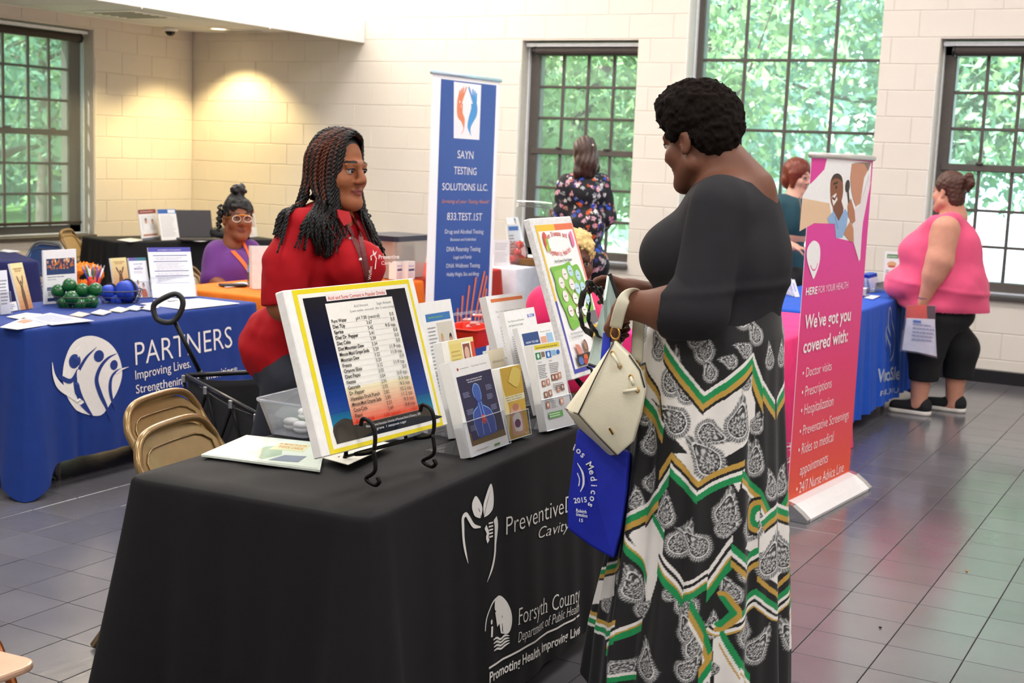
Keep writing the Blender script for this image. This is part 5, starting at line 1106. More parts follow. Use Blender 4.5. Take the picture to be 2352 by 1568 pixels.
for i in range(250):
    side = 1 if RB.random() < .62 else -1; u = RB.random()**.9; ang = side*(.50+2.55*u); lay = RB.uniform(0, 1); sx, cy = math.sin(ang), math.cos(ang); tier = RB.random()
    y0 = .070-.15*u*(.6+.4*lay); part = hr.p(side*RB.uniform(.001, .006), y0, .138-1.6*y0**2-.010*tier)
    ew = .086+.012*tier; q1 = hr.p(sx*.058+side*.008, .45*y0+.55*(cy*.092-.02), .106-.01*tier); q2 = hr.p(sx*ew, cy*.092-.022, .045); q3 = hr.p(sx*(ew+.006), cy*.094-.026, -.045)
    ln = RB.uniform(.15, .235) if u < .5 else RB.uniform(.09, .19); o = .10*RB.random()*(1 if side > 0 else .4)
    q4 = hr.p(sx*(ew+.012+o*.3), cy*.10-.028, -.13); q5 = hr.p(sx*(ew+.025+o*.6)+RB.uniform(-.012, .012), cy*(.115+.06*RB.random())-.022, -.06-ln)
    if cy > -.1: q4 = hr.p(sx*(ew+.012), .02+.045*cy, -.13); q5 = hr.p(sx*(ew+.02)+RB.uniform(-.015, .015), -.01+.07*cy+.075*RB.random(), -.06-ln)
    brown = RB.random() < (.5 if .12 < u < .62 else .22); r = RB.uniform(.0042, .0054)
    path = dense([tuple(part), tuple(q1), tuple(q2), tuple(q3), tuple(q4), tuple(q5)], 4)
    path = [drape(p) for p in path]
    if brown: cut = int(len(path)*RB.uniform(.55, .8)); braid(mbn, path[:cut+1], r*1.08); braid(mk, path[cut:], r)
    else: braid(mk, path, r)
o = mk.build('braids', M_BR[0], rp, smooth=True, world=True); o['kind'] = 'stuff'; o['label'] = 'long black twisted braids'
o = mbn.build('braids', M_BR[1], rp, smooth=True, world=True); o['kind'] = 'stuff'; o['label'] = 'reddish brown twisted braids'
# ------------------------------------------------------------------ woman in the pink sleeveless top
YP = 9.15
def N_(x, y, o=0.0): return np.array(Wy(x, y, YP+o))
pk = person((N_(2160, 900)[0], YP, 0), 'woman in pink sleeveless top and black cropped trousers holding a clear plastic bag')
SKIN3 = '#c98f78'; hp = Head(N_(2178, 440), (-.93, .36, -.05), (0, 0, 1), .98)
S = SDF((-2.35, 8.70, 0), (-1.15, 9.75, 1.66), .0095); H = S.like(); hp.sculpt(H, 1.06, 1.35)
S.chain([N_(2185, 462), N_(2192, 500)], [.068, .085], .04); S.ell(N_(2160, 600), (.24, .24, .26), .05); S.ell(N_(2165, 545), (.15, .22, .14), .05)
S.chain([N_(2172, 528, -.22), N_(2158, 600, -.27), N_(2145, 630, -.28), N_(2122, 690, -.27)], [.092, .082, .066, .037], .04); hand(S, N_(2122, 690, -.27), (-.08, 0, -1), (-.5, .6, 0), .95, .6, True)
S.chain([N_(2190, 528, .22), N_(2180, 620, .28), N_(2150, 660, .2)], [.09, .075, .05], .04)
for o, fx in ((-.12, 2112), (.16, 2192)): S.chain([N_(2150, 720, o*.7), N_(fx+8, 820, o), N_(fx-2, 925, o)], [.15, .085, .05], .04); S.cap(N_(fx, 930, o), N_(fx-45, 942, o), .045, .035, .03)
S.union(H, .014); sdf_obj('body', S, skin_mat('skin_fair', SKIN3), pk, colfn=lambda V: hp.tint(V, SKIN3, '#b06a60', '#5a3a2a'))
S = SDF((-2.45, 8.66, .70), (-1.05, 9.75, 1.48), .0095)
S.ell(N_(2163, 602), (.255, .258, .27), .06); S.ell(N_(2175, 560), (.19, .235, .17), .06); S.ell(N_(2108, 578, -.09), (.125, .12, .115), .05); S.ell(N_(2108, 578, .1), (.125, .12, .115), .05); S.ell(N_(2118, 655), (.255, .27, .15), .06); S.cap(N_(2150, 520, -.15), N_(2150, 520, .15), .06, .06, .06); S.cap(N_(2120, 708), N_(2215, 712), .15, .16, .05); S.ell(N_(2195, 660), (.21, .27, .19), .06); S.cap(N_(2185, 508, -.13), N_(2192, 508, .13), .06, .06, .05); S.ell(N_(2160, 700), (.27, .28, .12), .05)
S.ell(N_(2188, 478), (.10, .11, .075), .01, 'cut'); S.cap(N_(2166, 530, -.32), N_(2152, 580, -.33), .085, .075, .012, 'cut'); S.plane(N_(2120, 716), (.02, 0, -1), .006) if 0 else S.plane(N_(2160, 726), (-.22, .0, -1), .008)
S.warp(lambda x, y, z: .012*vnoise(x, y, z*.6, .16)+.006*vnoise(x, y, z, .07, 1)); S.warp(lambda x, y, z: -.008*np.exp(-((z-.86+.12*(x+1.7))/.016)**2))
sdf_obj('sleeveless_top', S, mat('pink_knit', '#dd4f78', .8, var=.05, vscale=12, sheen=.1, bump=.2, bscale=500), pk)
S = SDF((-2.3, 8.75, .2), (-1.2, 9.7, .98), .0095); S.ell(N_(2160, 720), (.22, .235, .14), .05)
for o, fx in ((-.12, 2114), (.16, 2192)): S.chain([N_(2152, 730, o*.75), N_(fx+14, 800, o), N_(fx+6, 885, o)], [.15, .118, .092], .04)
S.plane(N_(2112, 872, -.12), (0, 0, -1)); sdf_obj('trousers', S, mat('black_jersey', '#141416', .8, var=.08, vscale=20), pk)
for o, fx, y in ((-.12, 2112, 950), (.16, 2192, 943)):
    S = SDF(N_(fx-70, y, o)-.13, N_(fx+30, y-30, o)+.13, .006); p0 = N_(fx+8, y, o); p1 = N_(fx-58, y, o); p0[2] = p1[2] = .045; S.cap(p0, p1, .05, .038, .03); S.cap(p0+V3(0, 0, .03), p0*.75+p1*.25+V3(0, 0, .04), .045, .04, .03); S.plane((0, 0, .03), (0, 0, -1)); sdf_obj('shoe', S, mat('black_mesh', '#17171a', .8, bump=.4, bscale=300), pk)
    S = SDF(N_(fx-70, y, o)-.16, N_(fx+30, y-30, o)+.16, .006); q0, q1 = p0.copy(), p1.copy(); q0[2] = q1[2] = .02; S.cap(q0, q1, .054, .042, .02); S.plane((0, 0, .03), (0, 0, 1)); S.plane((0, 0, .002), (0, 0, -1)); sdf_obj('sole', S, mat('white_rubber', '#e2dcd4', .6), pk)
S = SDF(hp.C-.16, hp.C+.22, .006); S.ell(hp.p(0, -.02, .045), np.array((.085, .102, .095)), .02, R=hp.R); S.ell(hp.p(0, -.065, -.04), np.array((.07, .05, .075)), .03, R=hp.R); S.ell(hp.p(0, .11, -.035), np.array((.07, .095, .09)), .01, 'cut', R=hp.R); S.cap(hp.p(-.12, .02, -.05), hp.p(.12, .02, -.05), .04, .04, .01, 'cut'); S.chain([hp.p(0, -.10, .07), hp.p(0, -.15, .095), hp.p(0, -.165, .05), hp.p(0, -.145, .005)], [.022, .028, .026, .012], .01); S.warp(curls(160, .0025, .9))
sdf_obj('hair', S, mat('hair_brown', '#4a2a1e', .5, var=.3, vscale=60, bump=.6, bscale=150), pk)
MB().tube([hp.p(.022*math.cos(a), -.108+.012*math.sin(a), .074+.018*math.sin(a)) for a in [k*PI/6 for k in range(12)]], .006, 6, closed=True).build('hair_tie', mat('blond_tie', '#d9c48a', .6), pk, world=True)
hp.eyes(pk, '#3a2a20')
MB().tube([N_(2124, 683, -.27)+V3(.04*math.cos(a), .04*math.sin(a), .004*math.sin(a)) for a in [k*PI/8 for k in range(16)]], .004, 5, closed=True).build('bracelet', mat('violet_band', '#6a4a80', .5), pk, world=True)

# ------------------------------------------------------------------ woman in the floral tunic, seen from behind
cF = np.array(Wd(1340, 430, 10.0)); cf = V3(-.46, .88, 0); cf /= np.linalg.norm(cf); cr = V3(cf[1], -cf[0], 0)
def Fp(x, y, o=0.0): return np.array(Wd(x, y, 10.0+o))
fl = person((cF[0], cF[1], 0), 'woman in dark floral tunic with long brown hair seen from behind at the window')
SKIN4 = '#c99a86'; hf = Head(Fp(1342, 355), tuple(cf*.96-cr*.25+V3(0, 0, -.15)), (0, 0, 1), .98)
S = SDF(cF-V3(.45, .45, cF[2]-.0), cF+V3(.45, .45, .55), .011); hf.sculpt(S, 1, 1, False)
S.chain([Fp(1342, 375), Fp(1342, 405)], [.052, .065], .03); S.ell(Fp(1342, 450), (.13, .10, .15), .04); S.ell(Fp(1340, 540), (.12, .10, .17), .04)
for sx in (-1, 1): S.chain([Fp(1342, 600)+cr*.08*sx, V3(cF[0], cF[1], .45)+cr*.09*sx, V3(cF[0], cF[1], .06)+cr*.09*sx], [.10, .062, .042], .03); S.cap(V3(cF[0], cF[1], .04)+cr*.09*sx, V3(cF[0], cF[1], .03)+cr*.09*sx+cf*.14, .04, .03, .02)
S.chain([Fp(1292, 430), Fp(1286, 490), Fp(1275, 495, .22)], [.05, .042, .03], .03); hand(S, Fp(1272, 494, .22), cf, (0, 0, 1), .9, .4, True)
S.chain([Fp(1388, 430), Fp(1398, 500), Fp(1385, 520, .2)], [.05, .042, .03], .03)
sdf_obj('body', S, skin_mat('skin_fair2', SKIN4), fl, colfn=lambda V: np.tile(np.array(lin(SKIN4)), (len(V), 1)))
S = SDF(cF-V3(.45, .45, .62), cF+V3(.45, .45, .16), .009); S.ell(Fp(1342, 445), (.165, .135, .15), .05); S.ell(Fp(1340, 520), (.165, .14, .18), .05); S.ell(Fp(1338, 600), (.19, .16, .17), .05); S.cap(Fp(1302, 415), Fp(1380, 415), .055, .055, .04)
S.chain([Fp(1296, 425), Fp(1288, 490), Fp(1277, 496, .15)], [.062, .056, .045], .03); S.chain([Fp(1384, 425), Fp(1397, 498), Fp(1388, 518, .15)], [.062, .056, .045], .03); S.ell(Fp(1342, 385, -.02), (.075, .075, .075), .01, 'cut'); S.plane(Fp(1340, 641), (0, 0, -1), .006); S.warp(wr(.004, 26, .5))
def floral(V):
    rs = np.random.RandomState(3); c = np.tile(np.array(lin('#14151c')), (len(V), 1)); pal = [lin(x) for x in ('#f0e8e6', '#d98ba0', '#2f55c8', '#e8672c', '#8f9494', '#2c3f9a', '#e7b3bf', '#b9bfc0', '#5d6664')]
    lo, hi = V.min(0), V.max(0)
    for k in range(620):
        p = lo+(hi-lo)*rs.rand(3); p = V[rs.randint(len(V))]; r = rs.uniform(.008, .02); a = rs.uniform(0, 6); d = V-p; q = np.linalg.norm(d, axis=1); th = np.arctan2(d[:, 2], d[:, 0]*.88+d[:, 1]*.47); m = q < r*(.75+.3*np.cos(5*th+a)); c[m] = pal[rs.randint(len(pal))]; m = q < r*.25; c[m] = lin('#2a2420')
    return c
sdf_obj('tunic', S, mat('floral_print', '#ffffff', .75, attr='Col', var=.04, vscale=40), fl, colfn=floral)
S = SDF(V3(cF[0]-.3, cF[1]-.3, .1), V3(cF[0]+.3, cF[1]+.3, 1.0), .011)
for sx in (-1, 1): S.chain([Fp(1342, 610)+cr*.08*sx, V3(cF[0], cF[1], .45)+cr*.09*sx, V3(cF[0], cF[1], .12)+cr*.09*sx], [.11, .07, .052], .03)
sdf_obj('leggings', S, mat('black_jersey'), fl)
S = SDF(hf.C-.30, hf.C+.2, .006); S.ell(hf.p(0, -.02, .04), np.array((.088, .105, .10)), .02, R=hf.R); S.chain([hf.p(0, -.05, 0), hf.p(.01, -.085, -.09), hf.p(-.005, -.09, -.15)], [.085, .075, .05], .03); S.chain([hf.p(-.055, -.06, -.06), hf.p(-.075, -.075, -.15), hf.p(-.085, -.06, -.2)], [.04, .03, .012], .03); S.chain([hf.p(.055, -.06, -.06), hf.p(.07, -.075, -.13)], [.04, .018], .03); S.ell(hf.p(0, .12, -.03), np.array((.07, .09, .1)), .01, 'cut', R=hf.R)
S.warp(lambda x, y, z: .004*np.sin(170*(x*.88+y*.47)+3*np.sin(18*z))); sdf_obj('hair', S, mat('hair_dark_brown', '#3a2218', .45, var=.4, vscale=50, bump=.6, bscale=120), fl)
MB().ball(hf.p(.03, -.118, .055), .009, 8, 6).build('hair_clip', mat('pearl', '#efe6d0', .3), fl, smooth=True, world=True)

# ------------------------------------------------------------------ woman with the red bob, teal top
cT = np.array(Wd(1812, 520, 9.95))
def Tp(x, y, o=0.0): return np.array(Wd(x, y, 9.95+o))
rh = person((cT[0], cT[1], 0), 'woman with a short auburn bob in a dark teal top behind the pink banner')
SKIN5 = '#d3a08c'; ht = Head(Tp(1832, 405), (.75, -.2, -.1), (0, 0, 1), .98)
S = SDF(cT-V3(.5, .5, cT[2]), cT+V3(.5, .5, .55), .011); H = S.like(); ht.sculpt(H, 1, 1); S.chain([Tp(1830, 425), Tp(1822, 455)], [.05, .07], .03); S.ell(Tp(1812, 520), (.15, .16, .2), .05)
S.chain([Tp(1790, 480, -.1), Tp(1785, 550, -.12), Tp(1822, 567, -.25)], [.05, .045, .03], .03); hand(S, Tp(1820, 567, -.25), (.8, .2, -.1), (0, 0, -1), .9, .4, False)
for sx in (-.09, .09): S.chain([Tp(1812, 640)+V3(sx*.47, -sx*.88, 0), V3(cT[0]+sx*.47, cT[1]-sx*.88, .45), V3(cT[0]+sx*.47, cT[1]-sx*.88, .05)], [.10, .065, .045], .03); S.cap(V3(cT[0]+sx*.47, cT[1]-sx*.88, .035), V3(cT[0]+sx*.47+.12, cT[1]-sx*.88, .03), .038, .03, .02)
S.union(H, .014); sdf_obj('body', S, skin_mat('skin_fair3', SKIN5), rh, colfn=lambda V: ht.tint(V, SKIN5, '#b5685c', '#6b3a26')); ht.eyes(rh, '#3c4a4a')
S = SDF(cT-V3(.5, .5, .58), cT+V3(.5, .5, .3), .010); S.ell(Tp(1812, 510), (.165, .175, .2), .05); S.ell(Tp(1810, 620), (.17, .18, .22), .06); S.cap(Tp(1790, 466, -.05), Tp(1850, 464, .05), .06, .06, .05); S.chain([Tp(1788, 475, -.1), Tp(1783, 550, -.12), Tp(1806, 565, -.2)], [.062, .057, .045], .03); S.ell(Tp(1826, 440), (.09, .09, .075), .01, 'cut'); S.warp(wr(.004, 22, 2)); sdf_obj('teal_top', S, mat('teal_knit', '#123f4a', .8, var=.08, vscale=15, sheen=.1), rh)
S = SDF(V3(cT[0]-.35, cT[1]-.35, .1), V3(cT[0]+.35, cT[1]+.35, 1.02), .012)
for sx in (-.09, .09): S.chain([Tp(1812, 640)+V3(sx*.47, -sx*.88, 0), V3(cT[0]+sx*.47, cT[1]-sx*.88, .45), V3(cT[0]+sx*.47, cT[1]-sx*.88, .1)], [.125, .08, .06], .03)
sdf_obj('trousers', S, mat('black_jersey'), rh)
S = SDF(ht.C-.17, ht.C+.19, .006); S.ell(ht.p(0, -.018, .04), np.array((.093, .108, .102)), .02, R=ht.R); S.ell(ht.p(0, -.05, -.04), np.array((.085, .07, .07)), .03, R=ht.R)
for x in (-1, 1): S.chain([ht.p(x*.075, .01, .02), ht.p(x*.078, .02, -.07)], [.03, .018], .02)
S.ell(ht.p(0, .115, -.04), np.array((.06, .085, .1)), .01, 'cut', R=ht.R); S.warp(lambda x, y, z: .002*np.sin(240*(x+y)+2*np.sin(20*z))); sdf_obj('hair', S, mat('hair_auburn', '#6e2a17', .4, var=.3, vscale=60, bump=.4, bscale=150), rh)
MB().tube([ht.p(.075, .0, -.075)+V3(.012*math.cos(a)*.5, 0, .012*math.sin(a)) for a in [k*PI/5 for k in range(10)]], .003, 5, closed=True).build('earring', mat('gold', '#c79a4a', .25, metal=.9), rh, world=True)
MB().tube([tuple(Tp(1836, 452, -.16)), tuple(Tp(1840, 480, -.2)), tuple(Tp(1838, 520, -.2))], .004, 5).build('necklace', mat('bead_brown', '#7a5a40', .5), rh, world=True)

# ------------------------------------------------------------------ seated woman in purple
cP = np.array(Wd(540, 600, 8.6))
def Pp(x, y, o=0.0): return np.array(Wd(x, y, 8.6+o))
pu = person((cP[0], cP[1], 0), 'seated woman in purple top with glasses, curly updo and orange lanyard')
SKIN6 = '#7d4a30'; hq = Head(Pp(546, 501), (.80, -.55, .04), (0, 0, 1), 1.08)
S = SDF(cP-V3(.55, .55, cP[2]), cP+V3(.6, .55, .6), .0105); H = S.like(); hq.sculpt(H, 1.06, 1.15); S.chain([Pp(538, 530), Pp(532, 565)], [.055, .066], .03); S.ell(Pp(530, 630), (.15, .16, .14), .03); S.ell(Pp(525, 680), (.18, .18, .17), .05)
S.chain([Pp(494, 590, -.05), Pp(488, 645, -.12), Pp(520, 668, -.28)], [.066, .058, .036], .03); hand(S, Pp(520, 668, -.28), (.5, -.5, 0), (0, 0, -1), .95, .4, False); S.chain([Pp(580, 588, .1), Pp(592, 650, .05), Pp(570, 668, -.2)], [.06, .05, .035], .03)
for sx in (-.1, .1): b0 = Pp(528, 700)+V3(.5*sx, .5*sx, 0); b0[2] = .52; kn = b0+V3(.3, -.3, -.02); S.chain([b0, kn, V3(kn[0]+.04, kn[1]-.04, .07)], [.10, .075, .045], .03); S.cap(V3(kn[0]+.04, kn[1]-.04, .04), V3(kn[0]+.12, kn[1]-.12, .035), .04, .03, .02)
S.union(H, .014); sdf_obj('body', S, skin_mat('skin_warm', SKIN6), pu, colfn=lambda V: hq.tint(V, SKIN6, '#6d352c')); hq.eyes(pu)
S = SDF(cP-V3(.5, .5, .52), cP+V3(.5, .5, .22), .009); S.ell(Pp(530, 628), (.175, .185, .165), .05); S.ell(Pp(526, 690), (.205, .205, .2), .05); S.cap(Pp(500, 572, -.02), Pp(574, 570, .08), .062, .062, .05); S.chain([Pp(497, 582, -.05), Pp(489, 640, -.12)], [.08, .08], .03); S.chain([Pp(578, 582, .1), Pp(590, 635, .06)], [.072, .068], .03)
S.ell(Pp(540, 545, -.05), (.075, .075, .085), .01, 'cut'); S.cap(Pp(552, 555, -.12), Pp(556, 592, -.2), .045, .004, .005, 'cut'); S.warp(wr(.004, 24, 3)); pt = sdf_obj('purple_top', S, mat('purple_knit', '#5b2474', .8, var=.07, vscale=15, sheen=.1), pu)
S = SDF(cP-V3(.5, .7, cP[2]-.03), cP+V3(.75, .5, -.2), .012)
for sx in (-.1, .1): b0 = Pp(528, 700)+V3(.5*sx, .5*sx, 0); b0[2] = .52; kn = b0+V3(.3, -.3, -.02); S.chain([b0, kn, V3(kn[0]+.04, kn[1]-.04, .1)], [.112, .087, .06], .03)
sdf_obj('trousers', S, mat('black_jersey'), pu)
S = SDF(hq.C-.2, hq.C+.27, .006); S.ell(hq.p(0, -.012, .048), np.array((.09, .106, .10)), .02, R=hq.R); S.ell(hq.p(-.01, -.02, .165), (.052, .052, .042), .02); S.ell(hq.p(0, .115, -.035), np.array((.072, .090, .115)), .012, 'cut', R=hq.R); S.ell(hq.p(-.06, -.075, .02), (.05, .05, .06), .03); S.warp(lambda x, y, z: .01*vnoise(x, y, z, .018)); sdf_obj('hair', S, mat('hair_black', '#0e0b0b'), pu)
RC_ = random.Random(9)
for k in range(24):
    b0 = hq.p(-.085+.02*RC_.random() if k < 20 else .085, -.01-.08*RC_.random(), .08-.05*RC_.random()); L = RC_.uniform(.12, .22) if k < 20 else .12; r0 = .010; MB().tube([V3(*b0)+V3(-.01*t/6+.011*math.cos(t*1.5+k), .011*math.sin(t*1.5+k), -L*t/14) for t in range(15)], [r0*(1-.4*t/14) for t in range(15)], 6).build('curl', mat('hair_black'), pu, smooth=True, world=True)
for x in (-1, 1):
    mb = MB(); mb.tube([hq.p(x*.033+.025*math.cos(a), .103-.006*abs(math.cos(a)), -.002+.019*math.sin(a)) for a in [k*PI/8 for k in range(16)]], .0022, 5, closed=True); mb.build('glasses_rim', mat('clear_frame', '#e9e2d6', .2), pu, world=True)
    MB().tube([hq.p(x*.058, .095, .006), hq.p(x*.078, .04, .004), hq.p(x*.082, -.01, -.002)], .003, 5).build('glasses_temple', mat('gold'), pu, world=True)
MB().tube([hq.p(-.03, .106, .018), hq.p(0, .108, .021), hq.p(.03, .106, .018)], .004, 5).build('glasses_bridge', mat('gold'), pu, world=True)
MB().tube([hq.p(-.085, .0, -.05+.0), hq.p(-.087, .003, -.085), hq.p(-.086, .0, -.10)], .0035, 5).build('earring', mat('pearl'), pu, world=True)
bpy.context.view_layer.update()
M_OL = mat('orange_ribbon', '#e8641c', .6)
ribbon('lanyard', smooth_path([(520, 556), (535, 578), (555, 600), (572, 625), (580, 640)], 3), .028, M_OL, pu, pt); ribbon('lanyard', smooth_path([(556, 552), (566, 575), (575, 600), (582, 625)], 3), .022, M_OL, pu, pt)

# ------------------------------------------------------------------ seated woman with bleached hair behind the board
cB = np.array(Wd(1330, 660, 6.0))
def Bp(x, y, o=0.0): return np.array(Wd(x, y, 6.0+o))
bl = person((cB[0], cB[1], 0), 'seated woman with short bleached blond hair and hot pink top behind the gum board')
SKIN7 = '#5a3526'; hb = Head(Bp(1322, 600), (.62, -.78, -.02), (0, 0, 1), 1.0)
S = SDF(cB-V3(.55, .55, cB[2]), cB+V3(.55, .55, .45), .0095); H = S.like(); hb.sculpt(H, .98, 1); S.chain([Bp(1320, 630), Bp(1305, 670)], [.052, .062], .03); S.ell(Bp(1295, 730), (.15, .16, .18), .05); S.ell(Bp(1290, 820), (.18, .18, .18), .05); S.chain([Bp(1245, 700), Bp(1232, 790, -.05), Bp(1270, 820, -.2)], [.06, .05, .035], .03); S.chain([Bp(1345, 700, .05), Bp(1360, 790), Bp(1330, 820, -.2)], [.06, .05, .035], .03)
for sx in (-.1, .1): b0 = Bp(1290, 860)+V3(.5*sx, .5*sx, 0); b0[2] = .5; kn = b0+V3(.2, -.35, 0); S.chain([b0, kn, V3(kn[0], kn[1]-.04, .06)], [.10, .07, .045], .03)
S.union(H, .014); sdf_obj('body', S, skin_mat('skin_deep2', SKIN7), bl, colfn=lambda V: hb.tint(V, SKIN7, '#4c2824')); hb.eyes(bl)
S = SDF(cB-V3(.45, .45, .5), cB+V3(.45, .45, .2), .009); S.ell(Bp(1295, 735), (.165, .175, .18), .05); S.ell(Bp(1290, 830), (.195, .195, .18), .05); S.cap(Bp(1252, 690), Bp(1340, 690, .05), .06, .06, .05); S.chain([Bp(1248, 700), Bp(1235, 775, -.04)], [.072, .07], .03); S.chain([Bp(1343, 700, .05), Bp(1358, 770, .02)], [.07, .066], .03); S.ell(Bp(1312, 655), (.075, .075, .07), .01, 'cut'); S.warp(wr(.004, 24, 1.5)); sdf_obj('pink_top', S, mat('hot_pink_knit', '#e01560', .8, var=.06, sheen=.1), bl)
S = SDF(hb.C-.15, hb.C+.19, .0055); S.ell(hb.p(0, -.015, .055), np.array((.086, .098, .09)), .02, R=hb.R); S.ell(hb.p(0, .11, -.03), np.array((.08, .085, .10)), .01, 'cut', R=hb.R); S.plane(hb.p(0, 0, -.02), -hb.R[:, 2]); S.warp(lambda x, y, z: .011*vnoise(x, y, z, .012)); sdf_obj('hair', S, mat('hair_blond', '#d8b878', .6, var=.2, vscale=90, bump=.6, bscale=300), bl)
# ================================================================== THINGS ON AND AROUND THE TABLES
TZ = .757
def lean_panel(BL, BR, TL, TR, zb=TZ):
    """a sheet standing on a table: lower edge on height zb, its lean read from the upper corners"""
    B1, B2 = Wz(*BL, zb), Wz(*BR, zb); u = (B2-B1).normalized(); w = (B2-B1).length; back = Vector((0, 0, 1)).cross(u); best = None
    for k in range(0, 70):
        a = math.radians(-4+k*.6); P = Plane(B1, u, Vector((0, 0, math.cos(a)))+back*math.sin(a)); p, q = P.uv(*TL), P.uv(*TR); e = abs(p[0])+abs(q[0]-w)
        if best is None or e < best[0]: best = (e, P, (p[1]+q[1])/2)
    return best[1], w, best[2]
class Art:
    """drawing on a sheet in fractions of its width and height"""
    def __init__(s, P, w, h, org, off=.0): s.w = w; s.h = h; s.S = Sheet(w, h, lambda u, v, z: P.at(u, v, z+off)-org)
    def r(s, x0, y0, x1, y1, c): s.S.rect(x0*s.w, y0*s.h, x1*s.w, y1*s.h, c); return s
    def e(s, x, y, rx, ry, c, n=20): s.S.ell(x*s.w, y*s.h, rx*s.w, ry*s.h, c, n); return s
    def p(s, pts, c): s.S.poly([(x*s.w, y*s.h) for x, y in pts], c); return s
    def sp(s, pts, c): s.S.poly([q[:2] for q in smooth_path([(x*s.w, y*s.h) for x, y in pts+[pts[0]]], 4)][:-1], c); return s
    def st(s, pts, wd, c): q = smooth_path([(x*s.w, y*s.h, (wd[min(i, len(wd)-1)] if isinstance(wd, list) else wd)*s.w) for i, (x, y) in enumerate(pts)], 4); s.S.strip([p[:2] for p in q], [p[2] for p in q], c); return s
    def t(s, tx_, x, y, sz, c='#333333', width=None, **k): s.S.text(tx_, x*s.w, y*s.h, sz*s.h, c, width=None if width is None else width*s.w, **k); return s
    def l(s, x0, y0, x1, y1, n, c='#77777a', **k): s.S.lines(x0*s.w, x1*s.w, y0*s.h, y1*s.h, n, c, **k); return s
    def figure(s, x, y, k, skin, shirt, hair):
        """small printed person: head and shoulders"""
        s.sp([(x-.9*k, y-1.2*k), (x-.7*k, y-.1*k), (x, y+.1*k), (x+.7*k, y-.1*k), (x+.9*k, y-1.2*k)], shirt); s.e(x, y+.45*k, .38*k, .5*k*s.w/s.h, skin, 12); s.sp([(x-.4*k, y+.5*k), (x-.2*k, y+.95*k), (x+.25*k, y+.95*k), (x+.4*k, y+.5*k), (x, y+.75*k)], hair); return s
    def done(s, parent, rough=.45, nm='print'): s.S.build(nm, parent, rough)
M_CLR = clear_mat('acrylic', '#fbfcff', .03, .02, .0)
M_PAPER = mat('paper_white', '#eeece8', .6, var=.015)
def slab(name, P, w, h, th, m, parent, org, ch=.0006, x0=0, y0=0):
    mb = MB(); T = frame(P.at(0, 0)-org, P.u, P.v); mb.box((x0+w/2, y0+h/2, -th/2), (w, h, th), T, ch=ch); return mb.build(name, m, parent)
def holder(P, w, h, depth, label, pock=.42, hh=None):
    """clear acrylic rack: leaning back sheet, front pocket, foot"""
    o = P.at(w/2, 0); o = Vector((o.x, o.y, TZ)); r = empty('brochure_holder', o, label, 'holder'); hh = hh or h*.96; T = frame(P.at(0, 0)-o, P.u, P.v); g = .006
    def pane(nm, q): MB().add([P.at(*p)-o for p in q], [(0, 1, 2, 3)]).build(nm, M_CLR, r)
    x0, x1, hp_, z1 = -g, w+g, h*pock, -depth-.003
    for nm, q in (('back_panel', [(x0, 0, z1), (x1, 0, z1), (x1, hh, z1), (x0, hh, z1)]), ('pocket', [(x0, 0, .004), (x1, 0, .004), (x1, hp_, .004), (x0, hp_, .004)]), ('side_wall', [(x0, 0, .004), (x0, hp_, .004), (x0, hp_, z1), (x0, 0, z1)]), ('side_wall', [(x1, 0, .004), (x1, hp_, .004), (x1, hp_, z1), (x1, 0, z1)]), ('shelf', [(x0, 0, .004), (x1, 0, .004), (x1, 0, z1), (x0, 0, z1)])): pane(nm, q)
    for q in ([(x0, hp_, .004), (x1, hp_, .004)], [(x0, 0, .004), (x1, 0, .004)], [(x0, 0, .004), (x0, hp_, .004)], [(x1, 0, .004), (x1, hp_, .004)]): MB().tube([P.at(*p)-o for p in q], .0014, 4).build('edge', mat('acrylic_edge', '#dfe4ee', .1, trans=.5, var=0), r)
    b = -P.n; b = Vector((b.x, b.y, 0)).normalized(); f0 = P.at(0, 0)-o; MB().add([f0+P.u*0+Vector((0, 0, -.001)), f0+P.u*w+Vector((0, 0, -.001)), f0+P.u*w+b*(depth+h*.42)+Vector((0, 0, .0)), f0+b*(depth+h*.42)], [(0, 1, 2, 3)]).build('foot', M_CLR, r)
    return r
def stack(name, P, w, h, th, label, cat='brochure', m=None, group=None, off=0.0):
    o = P.at(w/2, 0); r = empty(name, o, label, cat, group); slab('sheets', P, w, h, th, m or M_PAPER, r, o); return r, Art(P, w, h, o, off)

# ---------------- the big chart board on its iron easel
P, w, h = lean_panel((741, 1051), (1030, 975), (636, 669), (951, 637), .85); bo = P.at(w/2, 0)
bd = empty('chart_board', bo, 'large white-edged board with yellow border and a drink acid chart on the iron easel', 'board'); slab('panel', P, w, h, .03, mat('foam_white', '#f2f0ec', .55), bd, bo, .003)
a = Art(P, w, h, bo); yl, wt = '#ecd92e', '#f3f1ea'
a.r(.055, .005, .955, .995, yl).r(.085, .03, .935, .965, wt)
nb = 26; x0, x1, y0, y1 = .115, .905, .055, .94
def sky(t): return lerp(lin('#0b5c8c'), lin('#123a8e'), t/.25) if t < .25 else (lerp(lin('#123a8e'), lin('#141a3c'), (t-.25)/.3) if t < .55 else lerp(lin('#141a3c'), lin('#17181c'), (t-.55)/.45))
for k in range(nb): a.r(x0, y0+(y1-y0)*k/nb, x1, y0+(y1-y0)*(k+1)/nb, sky(k/nb)); a.S.k -= 1
a.S.k += 1
for k in range(10): a.r(x0, y0+.16-.016*k, x1, y0+.176-.016*k, lerp(lin('#0b5c8c'), lin('#1f9bb4'), k/10)); a.S.k -= 1
a.S.k += 1
